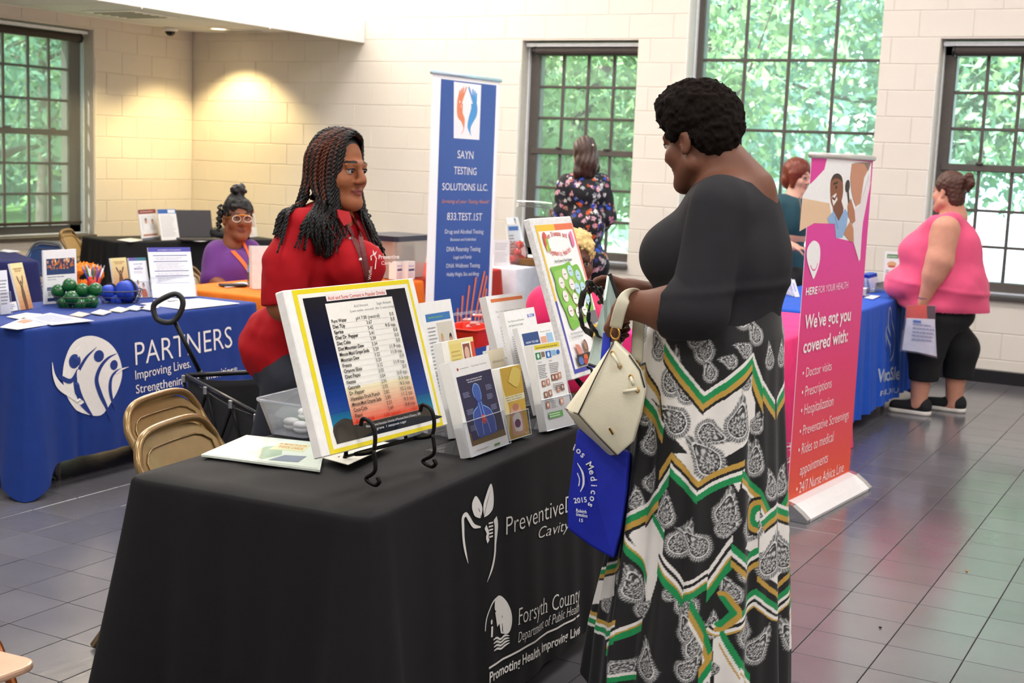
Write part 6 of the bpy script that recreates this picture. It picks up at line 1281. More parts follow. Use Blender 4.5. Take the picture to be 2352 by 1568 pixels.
a.sp([(x0, y0), (x0, y0+.10), (.2, y0+.14), (.27, y0+.12), (.36, y0+.13), (.46, y0+.09), (.6, y0+.11), (.72, y0+.10), (.8, y0+.12), (.86, y0+.07), (x1, y0+.03), (x1, y0)], '#3c3832').sp([(.3, y0), (.5, y0+.05), (.75, y0+.045), (x1, y0+.02), (x1, y0)], '#17202c')
U = P.U; cx = U([(743.5, 698), (899, 681), (961, 941), (813, 976)]); X0 = (cx[0][0]+cx[3][0])/2; X1 = (cx[1][0]+cx[2][0])/2; Y1 = (cx[0][1]+cx[1][1])/2; Y0 = (cx[2][1]+cx[3][1])/2; S = a.S
S.rect(X0+.01, Y1+.006, X1-.02, Y1+.024, '#f2e6e2'); S.text('Acid and Sugar Content in Popular Drinks', (X0+X1)/2-.005, Y1+.009, .013, '#c8544a', 'c', w=1, width=(X1-X0)*.85)
for k in range(12): t = k/11; S.rect(X0, Y0+(Y1-Y0)*.30*(1-(k+1)/12), X1, Y0+(Y1-Y0)*.30*(1-k/12), lerp(lin('#f3e7c2'), lin('#e5583f'), t)); S.k -= 1
S.k += 1; S.rect(X0, Y0+(Y1-Y0)*.30, X1, Y1, '#f3f0e8')
rows = [('Pure Water', 'pH 7.00 (neutral)', '0.0'), ('Diet 7Up', '3.67', '0.0'), ('Sprite', '3.42', '9.0 tsp.'), ('Diet Dr. Pepper', '3.41', '0.0'), ('Diet Coke', '3.39', '0.0'), ('Diet Mountain Dew', '3.34', '0.0'), ('Minute Maid Grape Soda', '3.29', '11.9 tsp.'), ('Mountain Dew', '3.22', '11.0 tsp.'), ('Fresca', '3.20', '0.0'), ('Orange Slice', '3.12', '11.9 tsp.'), ('Diet Pepsi', '3.05', '0.0'), ('Nestea', '3.04', '5.0 tsp.'), ('Gatorade', '2.95', '3.3 tsp.'), ('Dr. Pepper', '2.92', '9.5 tsp.'), ('Hawaiian Fruit Punch', '2.82', '10.2 tsp.'), ('Minute Maid Orange Soda', '2.80', '11.2 tsp.'), ('Coca-Cola', '2.53', '9.3 tsp.'), ('Pepsi', '2.49', '9.8 tsp.'), ('Battery Acid', '1.00 (glass)', '0.0')]
rh_ = (Y1-Y0-.04)/len(rows); sz = rh_*.92
S.text('Acid Amount', X0+(X1-X0)*.5, Y1-.018, .011, '#6b6a6a', 'c'); S.text('Sugar Amount', X0+(X1-X0)*.85, Y1-.018, .011, '#6b6a6a', 'c'); S.text('(Lower number = more acid)', X0+(X1-X0)*.5, Y1-.03, .009, '#8a8888', 'c'); S.text('(Per 12 ounce serving)', X0+(X1-X0)*.85, Y1-.03, .009, '#8a8888', 'c')
for i, (n, ac, su) in enumerate(rows):
    y = Y1-.04-rh_*(i+.8); c = '#c22a22' if i == 18 else '#35312e'; S.text(n, X0+.008, y, sz, c, w=1, width=min((X1-X0)*.43, len(n)*sz*.46)); S.text(ac, X0+(X1-X0)*.56, y, sz, c, 'c', width=len(ac)*sz*.45); S.text(su, X1-.012, y, sz, c, 'r', width=len(su)*sz*.45)
    S.rect(X0+.006, y-.0035, X1-.006, y-.003, '#b9b2a8'); S.k -= 2
S.k += 2
S.text('Minnesota Dental Association. University of Minnesota School of Dentistry, 2000.', X0+.04, Y0-.014, .0095, '#d9dce4', width=.24); S.text('4.2 grams = 1 teaspoon sugar', X0+.06, Y0-.025, .0095, '#d9dce4', width=.15)
a.done(bd, .16, 'printed_chart')
# wrought iron easel
M_IRON = mat('black_iron', '#171615', .42, metal=.6, var=.1, bump=.3, bscale=120)
e0 = Wz(880, 1090, TZ); es = empty('table_easel', e0, 'black wrought iron easel with curled feet holding the acid chart', 'easel')
def tubew(nm, pts, r, m, root, n=8, smooth=True): return MB().tube([Vector(p)-root.location for p in pts], r, n).build(nm, m, root, smooth=smooth)
fwd = Vector(P.n.xy.to_3d()).normalized(); dn = Vector((0, 0, -1))
for fx, fy, side in ((845, 1112, -1), (975, 1070, 1)):
    f = Wz(fx, fy, TZ+.006); u0 = (f-P.o).dot(P.u); base = P.at(u0, 0)
    hook = [base+P.n*.012+P.v*.055+P.n*.016, base+P.n*.04+P.v*.07, base+P.n*.062+P.v*.055, base+P.n*.066+P.v*.025, base+P.n*.05-P.v*.012, base+P.n*.02-P.v*.016, base-P.n*.012-P.v*.012]
    leg = [base+P.n*.05-P.v*.012, Vector((base.x, base.y, (base.z+TZ)/2))+fwd*.058, Vector((f.x, f.y, TZ+.02))-fwd*.006, f+fwd*.022+Vector((0, 0, .002)), f+fwd*.036+Vector((0, 0, .012)), f+fwd*.030+Vector((0, 0, .024))]
    tubew('hook_arm', smooth_path([tuple(p) for p in hook], 5), .0055, M_IRON, es); tubew('leg', smooth_path([tuple(p) for p in leg], 5), .0055, M_IRON, es)
    tubew('upright', smooth_path([tuple(base-P.n*.04-P.v*.012), tuple(base-P.n*.042+P.v*.15), tuple(base-P.n*.042+P.v*.32)], 4), .005, M_IRON, es)
u1 = (Wz(845, 1112, TZ)-P.o).dot(P.u); u2 = (Wz(975, 1070, TZ)-P.o).dot(P.u)
tubew('cross_bar', [P.at(u1, -.012, -.02), P.at(u2, -.012, -.02)], .0055, M_IRON, es); tubew('cross_bar', [P.at(u1, .2, -.045), P.at(u2, .2, -.045)], .005, M_IRON, es)
bk = P.at((u1+u2)/2, .2, -.05)-fwd*.05; bk.z = TZ+.005; tubew('rear_leg', smooth_path([tuple(P.at((u1+u2)/2, .22, -.05)), tuple((P.at((u1+u2)/2, .2, -.05)+bk)/2), tuple(bk), tuple(bk-fwd*.02+Vector((0, 0, .012)))], 4), .0055, M_IRON, es)
tubew('spreader', [P.at((u1+u2)/2, -.012, -.02), bk+Vector((0, 0, .015))], .004, M_IRON, es)

# ---------------- the gum disease board
P, w, h = lean_panel((1316, 872), (1404, 843), (1205, 503), (1312, 495), .82); bo = P.at(w/2, 0)
gb = empty('poster_board', bo, 'white foam board with a green tree diagram about gum disease', 'board'); slab('panel', P, w, h, .028, mat('foam_speckled', '#e4e2e0', .7, var=.12, vscale=120), gb, bo, .003)
a = Art(P, w, h, bo); a.r(.07, .03, .99, .955, '#f4f3f2'); a.r(.07, .915, .52, .955, '#edc23c').r(.52, .915, .99, .955, '#e5734c').r(.07, .48, .11, .955, '#edc23c').r(.07, .03, .11, .48, '#4a4cb0').r(.95, .5, .99, .955, '#e88a78').r(.07, .03, .99, .055, '#4a4cb0')
S = a.S
for t, yy, sg in (('Gum Disease and', .858, 1), ('Systemic Health', .775, -1)):
    V_, F_, W_ = text2d(t, 1); L_ = .50
    for i, ch in enumerate(t):
        f = (i+.5)/len(t); ang = -(f-.5)*.7*sg; a.t(ch, .25+L_*f, yy+sg*.022*(1-(2*f-1)**2), .046, '#cf4f49', .033 if ch not in 'il' else .014, align='c', w=1, ang=ang*.5)
a.t('Root Causes of Gum Disease', .50, .715, .022, '#2c2c2c', .42, align='c', w=1)
a.sp([(.16, .88), (.2, .91), (.24, .89), (.23, .83), (.19, .81), (.16, .83)], '#dc5048').sp([(.2, .86), (.25, .87), (.25, .80), (.22, .78)], '#8fbf3f').sp([(.17, .81), (.21, .83), (.20, .78)], '#e6c23c').sp([(.80, .88), (.87, .9), (.88, .82), (.82, .80)], '#e678a8')
a.sp([(.14, .69), (.45, .695), (.62, .71), (.66, .68), (.80, .685), (.86, .62), (.88, .55), (.93, .50), (.93, .43), (.90, .37), (.80, .33), (.50, .31), (.30, .29), (.24, .32), (.22, .40), (.17, .47), (.15, .55), (.17, .60)], '#7cbb48').sp([(.2, .66), (.5, .67), (.7, .62), (.85, .5), (.6, .36), (.3, .36), (.24, .5)], '#93c95c')
for pts in ([(.56, .28), (.55, .36), (.53, .44), (.56, .52), (.58, .60)], [(.55, .36), (.44, .40), (.33, .44)], [(.55, .38), (.66, .46), (.76, .52)], [(.54, .42), (.44, .50), (.36, .56)], [(.55, .34), (.68, .37), (.76, .38)]): a.st(pts, [.045, .03, .02][:len(pts)] if len(pts) == 3 else [.055, .045, .035, .028, .02], '#8a7a3c')
for x, y, c in ((.30, .585, 'p'), (.43, .635, 'p'), (.58, .65, 'b'), (.74, .615, 'b'), (.53, .565, 'p'), (.64, .535, 'b'), (.78, .535, 'b'), (.30, .50, 'p'), (.52, .475, 'w'), (.70, .455, 'w'), (.33, .405, 'p'), (.50, .385, 'w'), (.66, .395, 'w'), (.82, .45, 'b')): a.e(x, y, .062, .036, {'p': '#f3e6e4', 'b': '#bcdcee', 'w': '#f4f2ee'}[c]); a.r(x-.03, y-.003, x+.03, y+.003, '#8d8a8a')
a.t('Gum disease opens up the body', .17, .262, .02, '#2c2c2c', .40).t('to a host of infections', .17, .238, .02, '#2c2c2c', .28).e(.45, .175, .05, .042, '#7a5040').e(.44, .18, .035, .028, '#a98068').sp([(.2, .2), (.3, .19), (.34, .13), (.25, .12)], '#d88c7c').r(.17, .065, .50, .135, '#26242a').e(.25, .095, .06, .025, '#4a6bb0').e(.38, .11, .05, .02, '#d0622c').e(.36, .085, .06, .018, '#b3352c').r(.51, .065, .75, .135, '#3a3a3e').e(.62, .10, .06, .026, '#c9c9cc').r(.7, .2, .93, .29, '#e8bd38').r(.72, .30, .92, .38, '#6d6d70').l(.72, .21, .91, .28, 4, '#7a5a20').r(.78, .15, .93, .19, '#e8a48c')
a.done(gb, .35, 'printed_poster')
ge = empty('table_easel', Vector((*P.at(w/2, 0).xy, TZ)), 'small black easel behind the gum disease board', 'easel'); f2 = Vector(P.n.xy.to_3d()).normalized()
for uu in (.28*w, .78*w):
    b_ = P.at(uu, 0); tubew('leg', smooth_path([tuple(b_+P.n*.02+P.v*.03), tuple(b_+P.n*.035+P.v*.015), tuple(b_+P.n*.02-P.v*.01), tuple(b_-P.n*.034-P.v*.01), tuple(b_-P.n*.036+P.v*.3)], 4), .005, M_IRON, ge); q = Vector((b_.x, b_.y, TZ+.005))+f2*.03; tubew('foot', [tuple(b_-P.n*.03), tuple(q)], .005, M_IRON, ge)
q = P.at(w/2, .3, -.034); r_ = Vector((q.x, q.y, TZ+.005))-f2*.12; tubew('rear_leg', [tuple(q), tuple(r_)], .005, M_IRON, ge)

# ---------------- brochure racks on the black table
def art_heart(a):
    a.r(0, 0, 1, 1, '#f1efec').t('Tooth-Heart Connection', .5, .90, .022, '#555555', .4, align='l').e(.16, .905, .022, .016, '#b23a34').l(.22, .895, .45, .915, 1, '#a8a4a2').r(.08, .10, .97, .83, '#232147').p([(.08, .10), (.97, .10), (.97, .16), (.08, .24)], '#6a5426').p([(.12, .15), (.93, .17), (.93, .22), (.12, .30)], '#2a2550')
    a.t('How to prevent your mouth', .5, .77, .021, '#e8e6ee', .4, align='c', w=1).t('through your bloodstream', .5, .745, .021, '#e8e6ee', .36, align='c', w=1); bl_ = '#4f7cc8'
    a.sp([(.40, .60), (.40, .68), (.47, .72), (.55, .69), (.57, .62), (.55, .56), (.49, .52), (.43, .55)], '#3a5aa8').st([(.40, .58), (.39, .66), (.47, .72), (.56, .69), (.575, .6), (.55, .54)], .012, '#7fb0ea').sp([(.30, .16), (.26, .30), (.28, .42), (.40, .48), (.46, .54), (.54, .54), (.58, .47), (.72, .41), (.76, .28), (.74, .17)], '#2f4a9c').st([(.28, .18), (.25, .32), (.29, .43), (.42, .48)], .012, '#7fb0ea').st([(.56, .48), (.72, .41), (.77, .28), (.74, .18)], .012, '#7fb0ea').st([(.46, .52), (.47, .40), (.44, .30), (.42, .18)], .012, '#86b6ee').st([(.53, .52), (.54, .40), (.58, .28), (.60, .18)], .012, '#86b6ee')
    a.e(.50, .335, .06, .05, '#c23a3c').e(.51, .35, .03, .025, '#e2674c')
    for x, y in ((.13, .6), (.13, .42), (.7, .52), (.74, .40), (.72, .62), (.12, .25)): a.l(x, y, x+.17, y+.06, 4, '#9fa6cc')
    a.l(.15, .035, .5, .06, 1, '#c9c4bc').r(.6, .03, .75, .05, '#5f9a52')
def art_oral(a):
    a.r(0, 0, 1, 1, '#f2f1ef').r(.06, .93, .96, .985, '#ead53c').t('Good Oral Health Prevents Heart Health', .5, .945, .022, '#2a2a2a', .75, align='c', w=1).r(.06, .82, .24, .90, '#2f8a54').e(.15, .86, .04, .028, '#e8f4ec').r(.26, .84, .38, .90, '#8a7468').r(.42, .82, .60, .90, '#2a6fc4').e(.51, .86, .04, .03, '#e8f0fa').r(.62, .84, .78, .90, '#8fc0e0').e(.86, .87, .06, .028, '#2a6fc4').t('Brushing', .1, .78, .02, '#777777').t('Flossing', .48, .78, .02, '#777777')
    a.l(.06, .60, .36, .76, 8, '#8a8a8c').l(.46, .64, .82, .76, 6, '#8a8a8c')
    for i, (x, y) in enumerate(((.10, .50), (.26, .51), (.46, .55), (.58, .55), (.70, .56), (.10, .37), (.26, .38), (.56, .41), (.72, .42), (.10, .25), (.60, .26))): a.r(x, y, x+.12, y+.075, ['#a8705c', '#c9907a', '#8a5a48'][i % 3]); a.e(x+.06, y+.04, .03, .022, '#e6d6cc')
    a.l(.45, .44, .85, .52, 4).l(.1, .32, .4, .36, 2).l(.28, .24, .46, .33, 5).r(.12, .13, .62, .20, '#5f9a52').l(.14, .14, .6, .19, 2, '#dcecd6')
def art_feet(a): a.r(0, 0, 1, 1, '#f3f2f0').r(.08, .2, .55, .92, '#2a4a84').t('HOW TO USE', .32, .80, .032, '#e8eef6', .36, align='c', w=1).e(.2, .62, .04, .07, '#e0a080').e(.32, .62, .04, .07, '#e0a080').l(.4, .55, .53, .7, 4, '#c8d4e8').r(.58, .52, .75, .85, '#e4a88c').e(.66, .68, .06, .08, '#c8785a').r(.77, .6, .94, .88, '#9cc4e4').e(.85, .7, .05, .06, '#d86a50').t('Power of oral', .75, .90, .02, '#666666', .3, align='c').l(.58, .3, .94, .48, 6)
def art_bloom(a): a.r(0, 0, 1, 1, '#f2f1f0').t('Key Vitamins and Nutrients', .08, .88, .032, '#3f6a4a', .52).t('for Optimal Oral Health', .08, .835, .032, '#3f6a4a', .46).t('BLOOM', .72, .90, .05, '#3c5cc4', .24, w=1).l(.1, .45, .38, .74, 12, '#b0a8a6').l(.42, .45, .68, .74, 12, '#b0a8a6').l(.72, .45, .95, .74, 12, '#b0a8a6').l(.1, .05, .9, .4, 16, '#a9a6a6')
def art_orange(a): a.r(0, 0, 1, 1, '#f0efee').r(.1, .93, .96, .965, '#dd7a44').t('Are you asking dental changes', .16, .82, .034, '#8a8886', .72, w=2).t('to your routine that won\'t?', .18, .77, .034, '#8a8886', .62, w=2).l(.2, .3, .9, .68, 12)
def art_couple(a): a.r(0, 0, 1, 1, '#f3f2f0').r(.12, .82, .90, .89, '#3a78b8').l(.2, .84, .7, .87, 1, '#6fae6c').r(.42, .48, .92, .80, '#d8d2c4').figure(.53, .60, .10, '#d9a98c', '#e8ece8', '#c8a45c').figure(.80, .58, .11, '#d49a80', '#e6e0dc', '#2a211c').r(.42, .46, .92, .48, '#3a78b8').l(.12, .12, .38, .78, 20, '#a9a8a8').l(.42, .12, .92, .42, 10, '#a9a8a8')
def art_yellow(a): a.r(0, 0, 1, 1, '#e8d790').r(0, 0, .2, 1, '#f2efe6').r(.24, .2, .6, .96, '#e4cf7c').r(.60, .70, .88, .96, '#f4efe4').r(.63, .72, .85, .94, '#8a4a3c').e(.74, .84, .08, .07, '#d8b09c').l(.26, .3, .56, .9, 14, '#c8b060').r(.9, .78, 1, .95, '#d8452f').r(.3, .05, .5, .7, '#d8b42c')
def art_gold(a): a.r(0, 0, 1, 1, '#c8a23c').sp([(0, 0), (.2, .4), (.05, .7), (0, 1)], '#e8d89c').r(0, .52, 1, .6, '#e6dcb8').t('HEALTHY MOUTH', .5, .57, .024, '#5a6a3a', .8, align='c', w=1).t('HEALTHY BODY', .5, .535, .024, '#5a6a3a', .76, align='c', w=1).sp([(.2, .05), (.25, .4), (.55, .48), (.75, .36), (.8, .05)], '#d8a88c').e(.5, .43, .16, .05, '#b87a5c').sp([(.35, .1), (.3, .3), (.65, .34), (.7, .1)], '#f0e6e0').e(.5, .2, .14, .06, '#7a3a6a').t('ADA', .78, .03, .03, '#f0e8d8', .2, w=1).sp([(.3, .8), (.6, .98), (.95, .9), (.7, .7)], '#d8c060')
def art_remin(a): a.r(0, 0, 1, 1, '#e0d4b8').t('REMINERALIZE', .5, .78, .05, '#8a7c58', .7, align='c').l(.15, .4, .85, .7, 5, '#a89c7c')
RACK = [('brochure_stack', (1082, 1050), (1169, 1018), (1039, 831), (1120, 810), .035, art_heart, 'stack of brochures showing a glowing blue body with a red heart', 'clear acrylic rack holding the blue body brochures', True),
        ('brochure_stack', (1256, 990), (1319, 974), (1213, 796), (1286, 778), .030, art_oral, 'stack of white sheets with a yellow bar and tooth brushing pictures', 'clear acrylic rack holding the tooth brushing sheets', True),
        ('pamphlet_stack', (1169, 1012), (1216, 997), (1146, 846), (1195, 837), .03, art_gold, 'gold folded pamphlets of a smiling woman, upright in a clear rack', 'narrow clear rack holding the gold folded pamphlets', True),
        ('brochure_stack', (1049, 1006), (1120, 984), (1006, 790), (1086, 770), .03, art_yellow, 'stack of pale yellow booklets just behind the blue body brochures', 'clear acrylic rack holding the pale yellow booklets', True),
        ('brochure_stack', (1005, 950), (1075, 930), (964, 697), (1033, 685), .012, art_couple, 'white flyers with a photo of two people facing each other', 'clear acrylic rack holding the flyers of two people', True),
        ('brochure_stack', (1236, 952), (1312, 930), (1190, 754), (1264, 737), .02, art_feet, 'brochures with a dark blue panel and small foot pictures', 'clear acrylic rack holding the dark blue panel brochures', True),
        ('brochure_stack', (1200, 935), (1268, 915), (1157, 718), (1224, 703), .02, art_bloom, 'white nutrient leaflets with a blue five letter logo', 'clear acrylic rack holding the nutrient leaflets', True),
        ('brochure_stack', (1165, 905), (1248, 885), (1116, 681), (1200, 670), .03, art_orange, 'tall stack of white sheets with an orange bar on top', 'clear acrylic rack holding the orange bar sheets', True),
        ('pamphlet_stack', (1150, 945), (1185, 935), (1121, 806), (1154, 796), .02, art_remin, 'narrow tan pamphlets between the racks', None, False)]
for nm, BL, BR, TL, TR, th, fn, lab, lab2, hold in RACK:
    P, w, h = lean_panel(BL, BR, TL, TR, TZ+.006); r, a = stack(nm, P, w, h, th, lab); fn(a); a.done(r, .35, 'cover')
    if lab2: holder(P, w, h, th, lab2, pock=.36)
# a stray acrylic foot tray and small card tray by the easel
# ---------------- clear storage bin with model teeth, flyers, red basket
def open_bin(name, c, rz, L, W, H, label, cat, m, wall=.003, flare=.03, rim=True):
    r = empty(name, c, label, cat, rz=rz)
    def fr(u, v): return None
    mb = MB(); bot = rrect(L-2*flare, W-2*flare, .02, 4); top = rrect(L, W, .025, 4); n = len(bot)
    vs = [(x, y, .002) for x, y in bot]+[(x, y, H) for x, y in top]; mb.add(vs, [(i, (i+1) % n, n+(i+1) % n, n+i) for i in range(n)]+[tuple(range(n-1, -1, -1))]); o = mb.build('body', m, r); sm = o.modifiers.new('thick', 'SOLIDIFY'); sm.thickness = wall
    if rim: MB().tube([(x*1.01, y*1.01, H) for x, y in top], .005, 6, closed=True).build('rim', m, r, smooth=True)
    return r
M_BIN = clear_mat('clear_bin', '#eef0f4', .10, .05, .14)
c = (Wz(617, 1000, TZ)+Vector((.045, .14, 0))); c.z = TZ; open_bin('storage_bin', c, math.radians(93), .30, .19, .105, 'clear plastic bin of tooth models behind the chart board', 'bin', M_BIN)
for k, (dx, dy, dz, R3, col) in enumerate(((-.03, -.05, .02, .028, '#d8d2cc'), (.02, -.07, .02, .026, '#e8e2de'), (-.04, .03, .02, .028, '#57a86a'), (.03, .02, .02, .027, '#d9cfd0'), (0, -.02, .05, .027, '#ece6e2'), (-.02, .08, .02, .027, '#e3c8c8'), (.035, -.02, .047, .024, '#9a9a9c'))):
    o = empty('tooth_model', c+Vector((dx, dy, dz+.004)), ['grey case in the clear bin', 'white rounded tooth model in the clear bin', 'green case in the clear bin', 'pinkish tooth model in the clear bin', 'topmost white tooth model in the clear bin', 'rose tooth model at the far end of the clear bin', 'upper grey case in the clear bin'][k], 'model'); m_ = mat('tooth_'+col, col, .35); MB().ball((0, 0, .006), (R3, R3*.85, R3*.42), 14, 8).build('upper_half', m_, o, smooth=True); MB().ball((0, 0, -.008), (R3*.95, R3*.8, R3*.4), 14, 8).build('lower_half', m_, o, smooth=True)
q = [Wz(*p, TZ+.001) for p in ((460, 1046), (566, 1003), (742, 1020), (745, 1080))]; pc = sum(q, Vector())/4
def flat_sheet(name, q, th, label, cat, m, group=None):
    o = sum(q, Vector())/4; o.z = min(p.z for p in q); r = empty(name, o, label, cat, group); mb = MB(); z = Vector((0, 0, th)); mb.add([p-o for p in q]+[p-o+z for p in q], [(3, 2, 1, 0), (4, 5, 6, 7)]+[(i, (i+1) % 4, 4+(i+1) % 4, 4+i) for i in range(4)]); mb.build('sheet', m, r)
    u, v = q[1]-q[0], q[3]-q[0]; S = Sheet(1, 1, lambda x, y, zz: (q[0]*(1-x)*(1-y)+q[1]*x*(1-y)+q[2]*x*y+q[3]*(1-x)*y)-o+z+Vector((0, 0, zz))); return r, S
qq = [Wz(*p, TZ+.001) for p in ((462, 1048), (735, 1084), (748, 1022), (566, 1003))]
r, S = flat_sheet('gift_bag', qq, .006, 'glossy pale green printed bag lying flat on the black table', 'bag', mat('pale_green_gloss', '#dfe8dc', .15)); S.poly([(.02, .03), (.98, .03), (.98, .97), (.02, .97)], '#dce8da').poly([(.3, .2), (.5, .1), (.62, .35), (.55, .7), (.4, .6)], '#a9c0a4').poly([(.45, .5), (.8, .55), (.84, .85), (.5, .8)], '#d8dcae').text('INSIDE CARDS', .52, .62, .12, '#d88a3c', w=1, width=.26).text('IN MORE PLACES', .50, .74, .10, '#d88a3c', w=1, width=.3).poly([(.55, .1), (.8, .15), (.85, .4), (.65, .35)], '#8b97a6').build('print', r, .15)
qq = [Wz(*p, TZ+.016) for p in ((735, 1050), (800, 1068), (905, 1020), (820, 1005))]; flat_sheet('flyer', qq, .002, 'white and yellow leaflet under the easel', 'paper', mat('leaflet', '#e6e3d4', .4))
c = Wz(930, 1000, TZ); tr = open_bin('card_tray', c, math.radians(95), .16, .08, .025, 'shallow clear card tray behind the iron easel', 'tray', M_BIN, flare=.01)
c = Wz(1095, 800, TZ)+Vector((-.07, .05, 0)); c.z = TZ
open_bin('red_basket', c, math.radians(95), .24, .18, .085, 'bright red plastic basket behind the brochure racks', 'basket', mat('red_plastic', '#d8331f', .35), .004, .02)
for k in range(5):
    MB().box((0, 0, 0), (.05, .03, .012), ch=.005).build('floss_pack', mat('clear_red_wrap', '#e8a8a0', .15, trans=.3), props(empty('wrapped_sample', c+Vector((random.uniform(-.05, .05), random.uniform(-.05, .05), .086+.012*k)), ['pink wrapped sample at the bottom of the heap in the red basket', 'second pink wrapped sample in the red basket', 'third pink wrapped sample in the red basket', 'fourth pink wrapped sample in the red basket', 'topmost pink wrapped sample in the red basket'][k], 'sample', rz=random.uniform(0, 3))))

# ---------------- bags and papers the woman in the skirt carries
M_CREAM = mat('cream_leather', '#ddd6bd', .45, var=.04, vscale=20, bump=.15, bscale=180); M_PIPE = mat('dark_piping', '#2c2522', .5); M_GOLD = mat('gold', '#c79a4a', .25, metal=.9)
near = [(1411, 782), (1445, 815), (1470, 850), (1481, 890), (1470, 950), (1452, 1015), (1418, 1047), (1372, 1000), (1328, 951)]; far = [(1417, 790), (1450, 820), (1474, 855), (1483, 892), (1474, 950), (1458, 1000), (1388, 1036), (1330, 985), (1297, 938)]
hb_o = Vector(K(1400, 900, -.27)); hbg = empty('handbag', hb_o, 'cream leather bucket handbag hanging from the forearm of the woman in the skirt', 'handbag'); n = len(near)
NP = [Vector(K(x, y, -.345)) for x, y in near]; FPp = [Vector(K(x, y, -.20)) for x, y in far]; cN = sum(NP, Vector())/n+Vector((0, -.012, 0)); cF_ = sum(FPp, Vector())/n
mb = MB(); mid = [(a_+b_)/2+((a_+b_)/2-(cN+cF_)/2)*.05 for a_, b_ in zip(NP, FPp)]
vs = NP+mid+FPp+[cN, cF_]; vs = [v-hb_o for v in vs]; fs = []
for i in range(n): j = (i+1) % n; fs += [(i, j, n+j, n+i)[::-1], (n+i, n+j, 2*n+j, 2*n+i)[::-1], (i, j, 3*n), (2*n+j, 2*n+i, 3*n+1)]
mb.add(vs, fs); o = mb.build('body', M_CREAM, hbg, smooth=True); bm = bmesh.new(); bm.from_mesh(o.data); bmesh.ops.recalc_face_normals(bm, faces=bm.faces[:]); bm.to_mesh(o.data); bm.free(); bevel_mod(o, .006, 2, 35)
def seam(pts, nm='piping', r=.0018): MB().tube([Vector(p)-hb_o for p in pts], r, 5).build(nm, M_PIPE, hbg, smooth=True)
seam([NP[0], (NP[0]+NP[8])/2+Vector((0, -.004, 0)), NP[8]]); seam([FPp[8]*.98+NP[8]*.02, NP[8], NP[7], NP[6]]); seam([NP[6], FPp[6]])
seam([NP[1], NP[2], NP[3]])
def ring(nm, c, R, r, n_, m, par, org): u, v, _ = basis(n_); MB().tube([Vector(c)-org+(u*math.cos(k*PI/8)+v*math.sin(k*PI/8))*R for k in range(16)], r, 6, closed=True).build(nm, m, par, smooth=True)
ring('ring', K(1413, 765, -.29), .0155, .0028, (-.3, -.9, 0), M_GOLD, hbg, hb_o); ring('ring', K(1462, 838, -.22), .011, .0025, (-.6, -.7, 0), M_GOLD, hbg, hb_o)
for x, y in ((1407, 812), (1423, 840), (1449, 866), (1464, 896)): ring('eyelet', K(x, y, -.352), .006, .0017, (-.3, -.95, 0), M_GOLD, hbg, hb_o)
for a_, b_ in (((1407, 812), (1423, 840)), ((1449, 866), (1455, 885)), ((1432, 900), (1464, 893))): MB().tube([Vector(K(*a_, -.356))-hb_o, Vector(K((a_[0]+b_[0])/2, (a_[1]+b_[1])/2, -.362))-hb_o, Vector(K(*b_, -.356))-hb_o], .0042, 7).build('cord', M_CREAM, hbg, smooth=True)
MB().box((0, 0, 0), (.018, .003, .006), frame(Vector(K(1404, 990, -.353))-hb_o, Vector(K(1410, 1000, -.353))-Vector(K(1398, 981, -.353)), (.3, 1, .2))).build('name_plate', M_GOLD, hbg)
sp_ = smooth_path([tuple(K(1414, 752, -.295)), tuple(K(1424, 712, -.312)), tuple(K(1437, 682, -.305)), tuple(K(1456, 670, -.25)), tuple(K(1468, 690, -.19)), tuple(K(1466, 760, -.19)), tuple(K(1462, 832, -.215))], 6)
MB().tube([Vector(p)-hb_o for p in sp_], .016, 10, flat=.16, up=(-.2, .6, .2)).build('strap', M_CREAM, hbg, smooth=True)
# blue tote
M_TOTE = mat('blue_nonwoven', '#1426a8', .7, var=.06, vscale=30, bump=.3, bscale=600)
tn = [(1326, 985), (1385, 1012), (1442, 1042), (1437, 1130), (1424, 1220), (1408, 1283), (1360, 1256), (1304, 1215), (1303, 1160)]; to = Vector(K(1380, 1150, -.20)); tt = empty('tote_bag', to, 'royal blue non-woven tote bag with white round print below the cream handbag', 'bag')
mb = MB(); A_ = [Vector(K(x, y, -.245))-to for x, y in tn]; B_ = [Vector(K(x+(10 if x > 1400 else 3), y-4, -.17))-to for x, y in tn]; n = len(tn); cA = sum(A_, Vector())/n+Vector((0, -.012, 0)); mb.add(A_+B_+[cA, sum(B_, Vector())/n], [(i, n+i, n+(i+1) % n, (i+1) % n) for i in range(n)]+[((i+1) % n, 2*n, i) for i in range(n)]+[(n+i, 2*n+1, n+(i+1) % n) for i in range(n)]); o = mb.build('body', M_TOTE, tt); bm = bmesh.new(); bm.from_mesh(o.data); bmesh.ops.recalc_face_normals(bm, faces=bm.faces[:]); bm.to_mesh(o.data); bm.free(); bevel_mod(o, .006, 2, 35)
for pts in ([(1395, 765), (1386, 850), (1375, 960), (1372, 1012)], [(1418, 760), (1412, 850), (1405, 950), (1400, 1018)]): MB().tube([Vector(K(x, y, -.235))-to for x, y in pts], .012, 8, flat=.12, up=(0, 1, 0)).build('handle', M_TOTE, tt, smooth=True)
P = Plane(Vector(K(1320, 1150, -.262)), (-1, 0, 0), (0, 0, 1)) if 0 else Plane(Vector(K(1320, 1150, -.258)), (1, 0, 0), (0, 0, 1)); S = Sheet(1, 1, lambda u, v, z: P.at(u, v, z+.003)-to); WP = '#e9ebf2'
txt = 'Voluntarios Medicos'; cc_ = P.uv(1296, 1112); c1 = P.uv(1360, 1112); Rr = c1[0]-cc_[0]
